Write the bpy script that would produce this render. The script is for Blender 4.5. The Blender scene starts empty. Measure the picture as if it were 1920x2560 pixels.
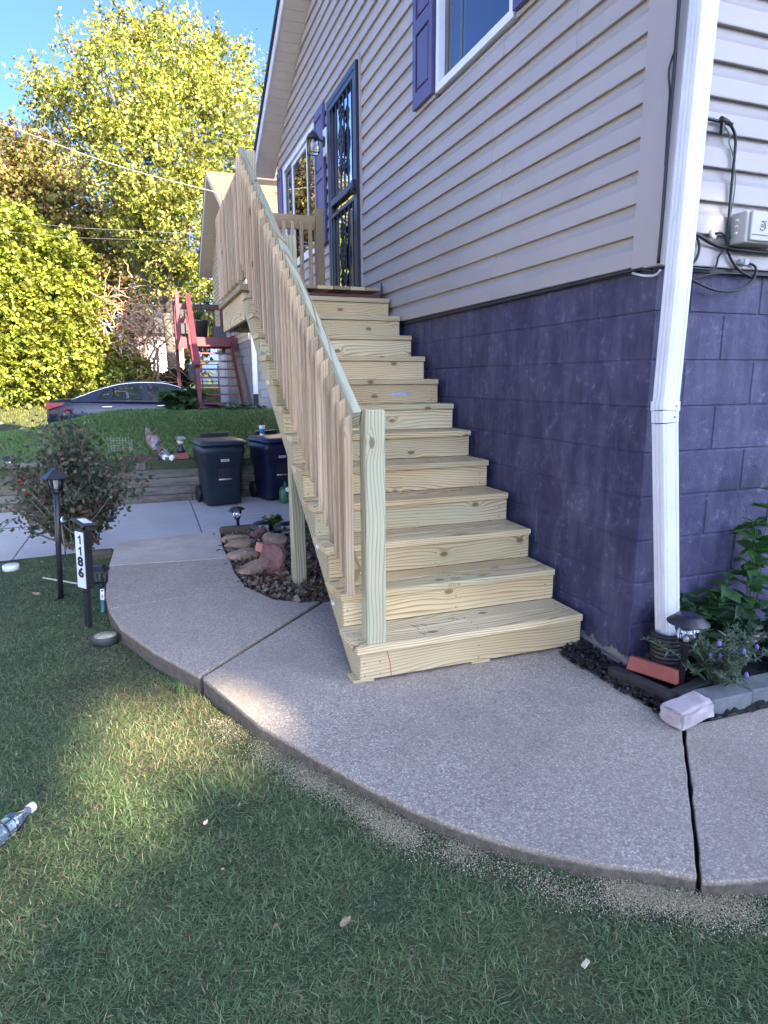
import bpy, bmesh, math, random
import numpy as np
from mathutils import Vector, Matrix, Euler
R = math.radians
rnd = random.Random(7)
npr = np.random.default_rng(11)
scn = bpy.context.scene
COL = scn.collection

# ------------------------------------------------------------------ camera
cam_d = bpy.data.cameras.new('camera')
cam = bpy.data.objects.new('camera', cam_d); COL.objects.link(cam)
YAW, PITCH, ROLL = 0.3496, 0.2032, -0.0054
_f = Vector((math.sin(YAW)*math.cos(PITCH), math.cos(YAW)*math.cos(PITCH), -math.sin(PITCH)))
_r = Vector((math.cos(YAW), -math.sin(YAW), 0)); _u = _r.cross(_f)
_c, _s = math.cos(ROLL), math.sin(ROLL)
_rr = _c*_r + _s*_u; _uu = -_s*_r + _c*_u
cam.matrix_world = Matrix(((_rr.x, _uu.x, -_f.x, -2.0701), (_rr.y, _uu.y, -_f.y, -2.2888), (_rr.z, _uu.z, -_f.z, 1.3639), (0, 0, 0, 1)))
cam_d.sensor_fit = 'VERTICAL'; cam_d.sensor_height = 24.0; cam_d.sensor_width = 18.0
cam_d.lens = 1604.57/2560*24.0
cam_d.clip_start = 0.05; cam_d.clip_end = 900
scn.camera = cam

# ------------------------------------------------------------------ light
SUN_EL, SX, SY = R(22), 0.40, -0.9165           # horizontal direction towards the sun
world = bpy.data.worlds.new('World'); scn.world = world; world.use_nodes = True
wn = world.node_tree; wn.nodes.clear()
sky = wn.nodes.new('ShaderNodeTexSky'); sky.sky_type = 'NISHITA'; sky.sun_disc = False
sky.sun_elevation = SUN_EL; sky.sun_rotation = math.atan2(SX, SY)
sky.altitude = 200; sky.air_density = 0.33; sky.dust_density = 3.5; sky.ozone_density = 6.5
bgn = wn.nodes.new('ShaderNodeBackground'); bgn.inputs['Strength'].default_value = 0.15
won = wn.nodes.new('ShaderNodeOutputWorld')
wn.links.new(sky.outputs[0], bgn.inputs[0]); wn.links.new(bgn.outputs[0], won.inputs[0])
sun_d = bpy.data.lights.new('sun', 'SUN'); sun_d.energy = 5.0; sun_d.angle = R(0.53); sun_d.color = (1.0, 0.86, 0.66)
sun = bpy.data.objects.new('sun', sun_d); COL.objects.link(sun); sun.location = (20, -25, 20)
SUNV = Vector((SX*math.cos(SUN_EL), SY*math.cos(SUN_EL), math.sin(SUN_EL))).normalized()
sun.rotation_euler = SUNV.to_track_quat('Z', 'Y').to_euler()
scn.view_settings.view_transform = 'Standard'; scn.view_settings.look = 'None'
scn.view_settings.exposure = 2.8; scn.view_settings.gamma = 1.0
scn.view_settings.use_curve_mapping = False
scn.cycles.max_bounces = 8; scn.cycles.transparent_max_bounces = 12

# ------------------------------------------------------------------ material helpers
def nt_new(name):
    m = bpy.data.materials.new(name); m.use_nodes = True
    nt = m.node_tree; nt.nodes.clear()
    out = nt.nodes.new('ShaderNodeOutputMaterial')
    b = nt.nodes.new('ShaderNodeBsdfPrincipled')
    nt.links.new(b.outputs[0], out.inputs[0])
    return m, nt, b
def N(nt, typ, props=None, **ins):
    n = nt.nodes.new('ShaderNode' + typ)
    for k, v in (props or {}).items(): setattr(n, k, v)
    for k, v in ins.items():
        key = k.replace('_', ' ')
        if k[0] == 'i' and k[1:].isdigit(): s = n.inputs[int(k[1:])]
        else: s = n.inputs[key]
        if hasattr(v, 'is_linked') or isinstance(v, bpy.types.NodeSocket): nt.links.new(v, s)
        else: s.default_value = v
    return n
def c4(c): return (c[0], c[1], c[2], 1.0)
def mix(nt, fac, a, b, mode='MIX'):
    n = nt.nodes.new('ShaderNodeMix'); n.data_type = 'RGBA'; n.blend_type = mode
    for s, v in ((n.inputs[0], fac), (n.inputs[6], a), (n.inputs[7], b)):
        if isinstance(v, bpy.types.NodeSocket): nt.links.new(v, s)
        elif isinstance(v, (tuple, list)): s.default_value = c4(v)
        else: s.default_value = v
    return n.outputs[2]
def ramp(nt, fac, stops, interp='LINEAR'):
    n = nt.nodes.new('ShaderNodeValToRGB'); n.color_ramp.interpolation = interp
    e = n.color_ramp.elements
    while len(e) < len(stops): e.new(0.5)
    for i, (p, c) in enumerate(stops):
        e[i].position = p; e[i].color = c4(c) if isinstance(c, (tuple, list)) else (c, c, c, 1)
    nt.links.new(fac, n.inputs[0]); return n.outputs[0]
def mth(nt, op, a, b=None, c=None, clamp=False):
    n = nt.nodes.new('ShaderNodeMath'); n.operation = op; n.use_clamp = clamp
    for i, v in enumerate((a, b, c)):
        if v is None: continue
        if isinstance(v, bpy.types.NodeSocket): nt.links.new(v, n.inputs[i])
        else: n.inputs[i].default_value = v
    return n.outputs[0]
def obj_coord(nt): return nt.nodes.new('ShaderNodeTexCoord').outputs['Object']
def world_coord(nt): return nt.nodes.new('ShaderNodeNewGeometry').outputs['Position']
def noise(nt, vec, scale, detail=4, rough=0.55, dist=0.0, out=0):
    n = N(nt, 'TexNoise', Vector=vec, Scale=scale, Detail=detail, Roughness=rough, Distortion=dist)
    return n.outputs[out]
def vmap(nt, vec, scale=(1,1,1), loc=(0,0,0), rot=(0,0,0)):
    n = nt.nodes.new('ShaderNodeMapping'); nt.links.new(vec, n.inputs[0])
    n.inputs['Location'].default_value = loc; n.inputs['Scale'].default_value = scale; n.inputs['Rotation'].default_value = rot
    return n.outputs[0]
def bump(nt, b, h, strength=0.3, dist=0.01):
    n = N(nt, 'Bump', Strength=strength, Distance=dist, Height=h); nt.links.new(n.outputs[0], b.inputs['Normal'])
def setin(nt, b, **kw):
    for k, v in kw.items():
        s = b.inputs[k.replace('_', ' ')]
        if isinstance(v, bpy.types.NodeSocket): nt.links.new(v, s)
        elif isinstance(v, tuple) and len(v) == 3: s.default_value = c4(v)
        else: s.default_value = v
MATS = {}
def plain(name, col, rough=0.6, var=0.25, scale=8.0, bmp=0.0, metallic=0.0, spec=0.5, coat=0.0, objv=0.0):
    if name in MATS: return MATS[name]
    m, nt, b = nt_new(name)
    v = world_coord(nt) if not objv else obj_coord(nt)
    f = noise(nt, v, scale, 5, 0.6)
    lo = tuple(max(0, c*(1-var)) for c in col); hi = tuple(min(1, c*(1+var)) for c in col)
    setin(nt, b, Base_Color=ramp(nt, f, [(0.3, lo), (0.7, hi)]), Metallic=metallic, Specular_IOR_Level=spec, Coat_Weight=coat,
          Roughness=mth(nt, 'ADD', mth(nt, 'MULTIPLY', f, 0.2), rough-0.1))
    if bmp: bump(nt, b, noise(nt, v, scale*6, 4), bmp, 0.004)
    MATS[name] = m; return m

# ------------------------------------------------------------------ wood
def wood(name, pale, mid, dark, green=(0.30,0.42,0.28), gamt=0.5, knot=1.0, ring=95.0, rough=0.75, weather=0.0, tvar=0.34, wobble=0.17):
    m, nt, b = nt_new(name)
    oc = obj_coord(nt)
    oi = nt.nodes.new('ShaderNodeObjectInfo')
    rv = N(nt, 'TexWhiteNoise', {'noise_dimensions': '1D'}, W=mth(nt, 'MULTIPLY', oi.outputs['Random'], 917.3))
    off = N(nt, 'VectorMath', {'operation': 'MULTIPLY'}, i0=rv.outputs['Color'], i1=(9.0, 7.0, 5.0)).outputs[0]
    p = N(nt, 'VectorMath', {'operation': 'ADD'}, i0=oc, i1=off).outputs[0]
    # slow wander of the pith along the board gives cathedral grain
    wx = noise(nt, vmap(nt, p, (0.9, 3.0, 3.0)), 1.0, 2.0, 0.4, 0, 1)
    wob = N(nt, 'VectorMath', {'operation': 'MULTIPLY_ADD'}, i0=wx, i1=(0.0, wobble, wobble), i2=oc).outputs[0]
    # pith distance
    pit = N(nt, 'VectorMath', {'operation': 'MULTIPLY_ADD'}, i0=rv.outputs['Color'], i1=(0.0, 0.10, 0.12), i2=(0.0, -0.10, -0.15)).outputs[0]
    q = N(nt, 'VectorMath', {'operation': 'SUBTRACT'}, i0=wob, i1=pit).outputs[0]
    sp = N(nt, 'SeparateXYZ', Vector=q)
    rr_ = mth(nt, 'SQRT', mth(nt, 'ADD', mth(nt, 'POWER', sp.outputs[1], 2.0), mth(nt, 'POWER', sp.outputs[2], 2.0)))
    # knots: sparse stretched cells
    sk = N(nt, 'SeparateXYZ', Vector=p)
    kv = N(nt, 'CombineXYZ', X=mth(nt, 'MULTIPLY', sk.outputs[0], 3.0), Y=mth(nt, 'MULTIPLY', mth(nt, 'ADD', sk.outputs[1], sk.outputs[2]), 5.6)).outputs[0]
    vo = N(nt, 'TexVoronoi', {'feature': 'F1', 'voronoi_dimensions': '2D'}, Vector=kv, Scale=1.0, Randomness=1.0)
    sel = mth(nt, 'GREATER_THAN', N(nt, 'SeparateColor', Color=vo.outputs['Color']).outputs[0], 0.48 if knot >= 1 else 0.80)
    kd = mth(nt, 'DIVIDE', vo.outputs['Distance'], 0.085)
    kn = mth(nt, 'MULTIPLY', mth(nt, 'SUBTRACT', 1.0, kd, clamp=True), sel)        # 0..1 in the knot core
    halo = mth(nt, 'MULTIPLY', mth(nt, 'POWER', mth(nt, 'SUBTRACT', 1.0, mth(nt, 'DIVIDE', vo.outputs['Distance'], 0.30), clamp=True), 2.0), sel)
    r2 = mth(nt, 'ADD', rr_, mth(nt, 'MULTIPLY', halo, 0.03))
    ph = mth(nt, 'FRACT', mth(nt, 'ADD', mth(nt, 'MULTIPLY', r2, ring), mth(nt, 'MULTIPLY', noise(nt, vmap(nt, p, (1.2, 16, 16)), 1.0, 2), 1.9)))
    late = ramp(nt, ph, [(0.0, 0.0), (0.55, 0.10), (0.88, 1.0), (0.96, 0.8), (1.0, 0.0)])
    fib = noise(nt, vmap(nt, p, (6, 240, 240)), 1.0, 4, 0.65)
    big = noise(nt, vmap(nt, p, (0.9, 3.0, 3.0)), 1.0, 3)
    c = mix(nt, ramp(nt, big, [(0.35, 0.0), (0.65, 1.0)]), pale, mid)
    c = mix(nt, mth(nt, 'MULTIPLY', late, ramp(nt, noise(nt, vmap(nt, p, (1.6, 6, 6), (5, 2, 1)), 1.0, 3), [(0.3, 0.5), (0.65, 1.0)])), c, dark)
    gm = ramp(nt, noise(nt, vmap(nt, p, (1.1, 5.0, 5.0), (3, 1, 7)), 1.0, 3), [(0.48, 0.0), (0.72, 1.0)])
    gm = mth(nt, 'MULTIPLY', gm, mth(nt, 'MULTIPLY', rv.outputs['Value'], gamt))
    c = mix(nt, gm, c, green)
    c = mix(nt, mth(nt, 'MULTIPLY', ramp(nt, fib, [(0.35, 0.0), (0.75, 1.0)]), 0.28), c, tuple(x*0.55 for x in mid))
    c = mix(nt, ramp(nt, kn, [(0.0, 0.0), (0.25, 0.75), (1.0, 1.0)]), c, (0.13, 0.065, 0.03))
    c = mix(nt, mth(nt, 'MULTIPLY', halo, 0.35), c, tuple(x*0.6 for x in mid))
    c = mix(nt, mth(nt, 'MULTIPLY', N(nt, 'SeparateColor', Color=rv.outputs['Color']).outputs[1], 0.45), c, N(nt, 'Mix', {'data_type': 'RGBA', 'blend_type': 'MULTIPLY'}, i0=1.0, i6=c, i7=(0.92, 0.74, 0.50, 1)).outputs[2])
    # tone differs from board to board
    tone = mth(nt, 'ADD', mth(nt, 'MULTIPLY', oi.outputs['Random'], tvar), 0.98-tvar*0.5)
    c = mix(nt, 1.0, c, N(nt, 'CombineColor', Red=tone, Green=tone, Blue=tone).outputs[0], 'MULTIPLY')
    if weather:
        st = ramp(nt, noise(nt, vmap(nt, p, (2.5, 14, 14)), 1.0, 5, 0.7), [(0.4, 0.0), (0.7, 1.0)])
        c = mix(nt, mth(nt, 'MULTIPLY', st, weather), c, (0.035, 0.032, 0.03))
    setin(nt, b, Base_Color=c, Roughness=rough, Specular_IOR_Level=0.3)
    bump(nt, b, mth(nt, 'ADD', mth(nt, 'MULTIPLY', late, 0.15), fib), 0.22, 0.0008)
    return m
M_TREATED = wood('treated_pine', (0.77, 0.67, 0.44), (0.65, 0.53, 0.31), (0.27, 0.15, 0.055), (0.50, 0.57, 0.38), 0.7, 1.0, 72.0, 0.75, 0.0, 0.36)
M_GREEN = wood('green_treated_pine', (0.58, 0.57, 0.40), (0.50, 0.51, 0.36), (0.25, 0.155, 0.065), (0.36, 0.51, 0.38), 1.0, 0.5, 60.0)
M_BALU = wood('baluster_pine', (0.68, 0.535, 0.365), (0.54, 0.40, 0.26), (0.34, 0.235, 0.13), (0.42, 0.42, 0.28), 0.35, 0.4, 85.0, 0.75, 0.0, 0.50, 0.06)
M_OLDRED = wood('old_stained_joist', (0.20, 0.07, 0.05), (0.14, 0.05, 0.04), (0.07, 0.03, 0.02), (0.1, 0.05, 0.04), 0.1, 0.4)
M_DECKOLD = wood('deck_pine', (0.52, 0.43, 0.27), (0.36, 0.25, 0.14), (0.20, 0.13, 0.06), (0.38, 0.40, 0.28), 0.4, 0.5)
M_TIMBER = wood('grey_timber', (0.30, 0.28, 0.245), (0.20, 0.185, 0.16), (0.08, 0.072, 0.065), (0.10, 0.11, 0.08), 0.4, 0.5, 140, 0.9, 0.75)
M_LOG = wood('dark_log', (0.14, 0.11, 0.08), (0.09, 0.075, 0.05), (0.04, 0.03, 0.025), (0.09, 0.11, 0.05), 0.6, 0.5, 140, 0.9, 0.5)

# ------------------------------------------------------------------ mesh helpers
_cache = {}
def link(name, me, mat, parent=None, M=None):
    o = bpy.data.objects.new(name, me); COL.objects.link(o)
    if mat is not None and len(me.materials) == 0: me.materials.append(mat)
    if M is not None: o.matrix_world = M
    if parent is not None:
        o.parent = parent
        P = Matrix.Identity(4); q = parent
        chain = []
        while q is not None: chain.append(q); q = q.parent
        W = Matrix.Identity(4)
        for q in reversed(chain): W = W @ q.matrix_parent_inverse @ q.matrix_basis
        o.matrix_parent_inverse = W.inverted()
        o.matrix_basis = M if M is not None else Matrix.Identity(4)
    return o
def empty(name, loc, label, cat, group=None):
    o = bpy.data.objects.new(name, None); COL.objects.link(o); o.location = loc
    o.empty_display_size = 0.1
    return tag(o, label, cat, group)
def tag(o, label=None, cat=None, group=None, kind=None):
    if label: o['label'] = label
    if cat: o['category'] = cat
    if group: o['group'] = group
    if kind: o['kind'] = kind
    return o
def structure(name): 
    o = bpy.data.objects.new(name, None); COL.objects.link(o); o['kind'] = 'structure'; return o
def box_mesh(sx, sy, sz, bev, mat, seg=1):
    key = (round(sx, 4), round(sy, 4), round(sz, 4), bev, mat.name if mat else None, seg)
    if key in _cache: return _cache[key]
    bm = bmesh.new(); bmesh.ops.create_cube(bm, size=1.0)
    for v in bm.verts: v.co = Vector((v.co.x*sx, v.co.y*sy, v.co.z*sz))
    if bev > 0: bmesh.ops.bevel(bm, geom=bm.edges[:], offset=bev, segments=seg, affect='EDGES', profile=0.5)
    me = bpy.data.meshes.new('box'); bm.to_mesh(me); bm.free()
    if mat: me.materials.append(mat)
    _cache[key] = me; return me
def box(name, x0, x1, y0, y1, z0, z1, mat, parent=None, bev=0.0, seg=1):
    """axis-aligned box; the mesh's own X runs along its longest side (so that grain follows the board)"""
    d = [abs(x1-x0), abs(y1-y0), abs(z1-z0)]; c = Vector(((x0+x1)/2, (y0+y1)/2, (z0+z1)/2))
    k = d.index(max(d))
    if k == 0: Rm = Matrix.Identity(3); s = (d[0], d[1], d[2])
    elif k == 1: Rm = Matrix(((0, -1, 0), (1, 0, 0), (0, 0, 1))); s = (d[1], d[0], d[2])
    else: Rm = Matrix(((0, 0, -1), (0, 1, 0), (1, 0, 0))); s = (d[2], d[1], d[0])
    me = box_mesh(*s, bev, mat, seg)
    return link(name, me, mat, parent, Matrix.Translation(c) @ Rm.to_4x4())
def board(name, a, b, w, t, mat, parent=None, up=(0, 0, 1), bev=0.003):
    """board from a to b; w measured along the side closest to 'up', t across"""
    a, b = Vector(a), Vector(b); d = b-a; L = d.length; x = d.normalized()
    y = Vector(up).cross(x).normalized(); z = x.cross(y)
    Mx = Matrix(((x.x, y.x, z.x, 0), (x.y, y.y, z.y, 0), (x.z, y.z, z.z, 0), (0, 0, 0, 1)))
    return link(name, box_mesh(L, t, w, bev, mat), mat, parent, Matrix.Translation((a+b)/2) @ Mx)
class MB:
    """collects shapes into ONE mesh object"""
    def __init__(s): s.bm = bmesh.new(); s.cl = None
    def box(s, x0, x1, y0, y1, z0, z1, M=None, bev=0.0, mi=0):
        r = bmesh.ops.create_cube(s.bm, size=1.0); vs = r['verts']
        for v in vs: v.co = Vector(((x0+x1)/2+v.co.x*(x1-x0), (y0+y1)/2+v.co.y*(y1-y0), (z0+z1)/2+v.co.z*(z1-z0)))
        fs = list({f for v in vs for f in v.link_faces})
        for f in fs: f.material_index = mi
        if bev > 0:
            es = list({e for f in fs for e in f.edges})
            r2 = bmesh.ops.bevel(s.bm, geom=es, offset=bev, segments=2, affect='EDGES', profile=0.5)
            vs = list({v for f in r2['faces'] for v in f.verts} | {v for v in vs if v.is_valid})
        if M is not None: bmesh.ops.transform(s.bm, matrix=M, verts=vs)
        return s
    def tube(s, pts, r, n=8, mi=0, caps=True, smooth=True):
        pts = [Vector(p) for p in pts]; rs = r if isinstance(r, (list, tuple)) else [r]*len(pts)
        rings = []; prev = None
        for i, p in enumerate(pts):
            d = (pts[min(i+1, len(pts)-1)]-pts[max(i-1, 0)])
            if d.length < 1e-9: d = Vector((0, 0, 1))
            d.normalize()
            if prev is None:
                u = d.orthogonal().normalized()
            else:
                u = prev - d*prev.dot(d)
                u = u.normalized() if u.length > 1e-6 else d.orthogonal().normalized()
            prev = u; w = d.cross(u)
            rings.append([s.bm.verts.new(p+rs[i]*(math.cos(2*math.pi*k/n)*u+math.sin(2*math.pi*k/n)*w)) for k in range(n)])
        for a, b in zip(rings, rings[1:]):
            for k in range(n):
                f = s.bm.faces.new((a[k], a[(k+1) % n], b[(k+1) % n], b[k])); f.smooth = smooth; f.material_index = mi
        if caps:
            for ring, rev in ((rings[0], True), (rings[-1], False)):
                try:
                    f = s.bm.faces.new(ring[::-1] if rev else ring); f.material_index = mi
                except ValueError: pass
        return s
    def lathe(s, prof, c=(0, 0, 0), n=24, mi=0, M=None, smooth=True, square=False):
        c = Vector(c); rings = []; vs = []
        for (r, z) in prof:
            ring = []
            for k in range(n):
                a = 2*math.pi*(k+0.5*square)/n
                v = s.bm.verts.new(c+Vector((r*math.cos(a), r*math.sin(a), z))); ring.append(v); vs.append(v)
            rings.append(ring)
        for a, b in zip(rings, rings[1:]):
            for k in range(n):
                f = s.bm.faces.new((a[k], a[(k+1) % n], b[(k+1) % n], b[k])); f.smooth = smooth; f.material_index = mi
        for ring, rev in ((rings[0], True), (rings[-1], False)):
            f = s.bm.faces.new(ring[::-1] if rev else ring); f.material_index = mi
        if M is not None: bmesh.ops.transform(s.bm, matrix=M, verts=vs)
        return s
    def prism(s, poly, axis, a, b, mi=0):
        """polygon in the two other axes, extruded from a to b along axis (0,1,2)"""
        def P(p, t):
            if axis == 0: return Vector((t, p[0], p[1]))
            if axis == 1: return Vector((p[0], t, p[1]))
            return Vector((p[0], p[1], t))
        A = [s.bm.verts.new(P(p, a)) for p in poly]; B = [s.bm.verts.new(P(p, b)) for p in poly]
        n = len(poly)
        fs = [s.bm.faces.new(A[::-1]), s.bm.faces.new(B)]
        for k in range(n): fs.append(s.bm.faces.new((A[k], A[(k+1) % n], B[(k+1) % n], B[k])))
        for f in fs: f.material_index = mi
        return s
    def face(s, pts, mi=0, smooth=False):
        f = s.bm.faces.new([s.bm.verts.new(Vector(p)) for p in pts]); f.material_index = mi; f.smooth = smooth; return s
    def ico(s, c, r, sub=2, jitter=0.0, scale=(1, 1, 1), rg=None, mi=0, smooth=True):
        rg = rg or rnd
        v = bmesh.ops.create_icosphere(s.bm, subdivisions=sub, radius=1.0)['verts']
        for x in v:
            k = r*(1+rg.uniform(-jitter, jitter)); x.co = Vector((x.co.x*k*scale[0]+c[0], x.co.y*k*scale[1]+c[1], x.co.z*k*scale[2]+c[2]))
        for f in {f for x in v for f in x.link_faces}: f.material_index = mi; f.smooth = smooth
        return s
    def build(s, name, mat, parent=None, bev=0.0, M=None, fix=True):
        if fix: bmesh.ops.recalc_face_normals(s.bm, faces=s.bm.faces[:])
        if bev > 0:
            es = [e for e in s.bm.edges if len(e.link_faces) == 2 and e.calc_face_angle(0) > 0.5]
            bmesh.ops.bevel(s.bm, geom=es, offset=bev, segments=1, affect='EDGES', profile=0.5)
        me = bpy.data.meshes.new(name); s.bm.to_mesh(me); s.bm.free()
        for m in (mat if isinstance(mat, (list, tuple)) else [mat]): me.materials.append(m)
        return link(name, me, None, parent, M)
def np_mesh(name, verts, faces, mat, parent=None, colors=None, smooth=False, k=4):
    """verts (n,3), faces (m,k) arrays; optional per-vertex colour"""
    me = bpy.data.meshes.new(name); nv, nf = len(verts), len(faces)
    me.vertices.add(nv); me.vertices.foreach_set('co', np.asarray(verts, np.float32).ravel())
    me.loops.add(nf*k); me.loops.foreach_set('vertex_index', np.asarray(faces, np.int32).ravel())
    me.polygons.add(nf); me.polygons.foreach_set('loop_start', np.arange(0, nf*k, k, dtype=np.int32))
    me.polygons.foreach_set('loop_total', np.full(nf, k, np.int32))
    if smooth: me.polygons.foreach_set('use_smooth', np.ones(nf, bool))
    if colors is not None:
        ca = me.color_attributes.new('Col', 'FLOAT_COLOR', 'POINT')
        cc = np.ones((nv, 4), np.float32); cc[:, :3] = colors; ca.data.foreach_set('color', cc.ravel())
    me.update(calc_edges=True); me.materials.append(mat)
    return link(name, me, None, parent)
def catmull(pts, n=8):
    P = [Vector(p) for p in pts]; out = []
    Q = [P[0]*2-P[1]]+P+[P[-1]*2-P[-2]]
    for i in range(1, len(Q)-2):
        for k in range(n):
            t = k/n; a, b, c, d = Q[i-1], Q[i], Q[i+1], Q[i+2]
            out.append(0.5*((2*b)+(c-a)*t+(2*a-5*b+4*c-d)*t*t+(3*b-a-3*c+d)*t**3))
    out.append(P[-1]); return out
def smooth01(t): t = np.clip(t, 0, 1); return t*t*(3-2*t)
# ================================================================== GROUND
LAWN = -0.075
def hfun(x, y):
    """terrain height (numpy)"""
    x = np.asarray(x, float); y = np.asarray(y, float)
    near = LAWN + 0.025*np.sin(x*1.3+0.5)*np.sin(y*1.1) - 0.02*smooth01((-x-3.0)/3) 
    far = 0.17 + 0.50*smooth01((y-7.98)/5.2)
    far = far - 0.42*smooth01((-x-2.4)/2.8)*smooth01((y-7.98)/4.0)
    back = 0.0 + 0.62*smooth01((y-18.3)/3.5) + 0.38*smooth01((y-21)/5)
    drv = 0.34*smooth01((-x-4.7)/1.2) - 0.12
    back = np.where(y < 18.6, drv + (back)*smooth01((y-18.0)/0.6), back)
    t = smooth01((y-14.25)/0.5)*smooth01((-x+0.1)/0.5)
    far = far*(1-t) + back*t
    far = np.where((y > 18.6), np.maximum(far*0+back, back), far)
    far = far + 0.035*np.sin(x*0.9+1)*np.sin(y*0.7)
    pad = (y > 3.62) & (y < 7.96)
    pad_x = pad
    z = np.where(y >= 7.96, far, near)
    z = np.where(pad_x, -0.50, z)
    return z
def axis_pts(segs):
    out = []
    for a, b, n in segs: out += list(np.linspace(a, b, n, endpoint=False))
    return np.array(out+[segs[-1][1]])
gx = axis_pts([(-160, -30, 10), (-30, -10, 20), (-10, 4, 100), (4, 30, 20), (30, 160, 10)])
gy = axis_pts([(-60, -6, 14), (-6, 3.60, 90), (3.60, 3.64, 1), (3.64, 7.94, 8), (7.94, 7.98, 1), (7.98, 19, 80), (19, 40, 24), (40, 260, 14)])
XX, YY = np.meshgrid(gx, gy); ZZ = hfun(XX, YY)
V = np.stack([XX, YY, ZZ], -1).reshape(-1, 3); nx, ny = len(gx), len(gy)
ii, jj = np.meshgrid(np.arange(nx-1), np.arange(ny-1)); a = (jj*nx+ii).ravel()
F = np.stack([a, a+1, a+1+nx, a+nx], 1)
# lawn soil material: mottled turf colours
m_lawn, nt, b = nt_new('lawn_turf')
wc = world_coord(nt)
n1 = noise(nt, wc, 2.2, 5, 0.6); n2 = noise(nt, wc, 40, 4, 0.7); n3 = noise(nt, wc, 0.9, 4, 0.6)
col = ramp(nt, n2, [(0.25, (0.035, 0.045, 0.025)), (0.55, (0.070, 0.090, 0.045)), (0.8, (0.13, 0.13, 0.075))])
col = mix(nt, ramp(nt, n1, [(0.55, 0.0), (0.75, 0.75)]), col, (0.16, 0.125, 0.06))
col = mix(nt, ramp(nt, n3, [(0.60, 0.0), (0.75, 0.5)]), col, (0.11, 0.10, 0.05))
setin(nt, b, Base_Color=col, Roughness=0.95, Specular_IOR_Level=0.1)
bump(nt, b, noise(nt, wc, 90, 3), 0.8, 0.02)
lawn = np_mesh('lawn', V, F, m_lawn, smooth=True); lawn['kind'] = 'structure'

# ------------------------------------------------------------------ walkway slabs
OUT = [(-2.394, 3.551), (-2.412, 3.263), (-2.424, 2.75), (-2.42, 2.4), (-2.409, 2.035), (-2.37, 1.74), (-2.301, 1.444), (-2.133, 1.041), (-1.924, 0.64), (-1.74, 0.12), (-1.569, -0.208), (-1.447, -0.429), (-1.346, -0.596), (-1.246, -0.727), (-1.102, -0.866), (-0.939, -0.997), (-0.807, -1.071), (-0.69, -1.150)]
def aggregate(name, smooth=False):
    m, nt, b = nt_new(name)
    wc = world_coord(nt)
    vo = N(nt, 'TexVoronoi', Vector=wc, Scale=135.0 if not smooth else 260.0)
    vo2 = N(nt, 'TexVoronoi', Vector=wc, Scale=310.0)
    cc = N(nt, 'SeparateColor', Color=vo.outputs['Color']).outputs[0]
    c2 = N(nt, 'SeparateColor', Color=vo2.outputs['Color']).outputs[1]
    st = ramp(nt, cc, [(0.0, (0.17, 0.14, 0.115)), (0.2, (0.37, 0.305, 0.25)), (0.5, (0.46, 0.39, 0.325)), (0.75, (0.53, 0.43, 0.33)), (0.9, (0.60, 0.52, 0.44)), (1.0, (0.76, 0.70, 0.61))])
    st2 = ramp(nt, c2, [(0.0, (0.20, 0.175, 0.155)), (0.5, (0.44, 0.375, 0.315)), (1.0, (0.70, 0.62, 0.52))])
    col = mix(nt, 0.3, st, st2)
    mort = ramp(nt, vo.outputs['Distance'], [(0.28, 0.0), (0.62, 1.0)])
    col = mix(nt, mth(nt, 'MULTIPLY', mort, 0.6), col, (0.17, 0.145, 0.125))
    if smooth:
        col = mix(nt, 0.72, col, ramp(nt, noise(nt, wc, 14, 6, 0.7), [(0.3, (0.40, 0.365, 0.32)), (0.7, (0.52, 0.475, 0.42))]))
    big = noise(nt, wc, 1.6, 5, 0.65)
    col = mix(nt, ramp(nt, big, [(0.33, 0.55), (0.62, 0.0)]), col, (0.20, 0.17, 0.145))
    med = noise(nt, wc, 0.55, 4, 0.6); col = mix(nt, ramp(nt, med, [(0.45, 0.0), (0.65, 0.22)]), col, (0.47, 0.40, 0.33))
    sp = noise(nt, wc, 5.0, 5, 0.7)
    col = mix(nt, ramp(nt, sp, [(0.68, 0.0), (0.80, 0.55)]), col, (0.50, 0.47, 0.40))
    dz = N(nt, 'SeparateXYZ', Vector=wc).outputs[2]
    col = mix(nt, ramp(nt, mth(nt, 'SUBTRACT', 0.0, mth(nt, 'ADD', dz, mth(nt, 'MULTIPLY', sp, 0.02))), [(0.0, 0.0), (0.012, 0.9)]), col, ramp(nt, noise(nt, wc, 34, 5, 0.75), [(0.3, (0.05, 0.043, 0.035)), (0.7, (0.15, 0.125, 0.10))]))     # soil stain on the exposed edge
    col = mix(nt, 1.0, col, (1.12, 1.11, 1.08), 'MULTIPLY')
    setin(nt, b, Base_Color=col, Roughness=0.85, Specular_IOR_Level=0.25)
    bump(nt, b, mth(nt, 'SUBTRACT', 1.0, mth(nt, 'MULTIPLY', mth(nt, 'POWER', vo.outputs['Distance'], 2.0), 1.2)), 0.22 if not smooth else 0.08, 0.002)
    return m
M_AGG = aggregate('exposed_aggregate'); M_SMOOTH = aggregate('broom_concrete', True)
walk = structure('walkway')
def slab(poly, mat, ztop=0.0, depth=0.16, tilt=0.0):
    m = MB(); n = len(poly)
    m.prism(poly, 2, -depth, ztop)
    o = m.build('slab', mat, walk, bev=0.003); return o
def lerp_y(y):
    for (x0, y0), (x1, y1) in zip(OUT, OUT[1:]):
        if y0 >= y >= y1: 
            t = (y0-y)/(y0-y1); return (x0+(x1-x0)*t, y)
    return OUT[-1]
def between(ya, yb): return [p for p in OUT if ya > p[1] > yb]
g = 0.004
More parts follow.
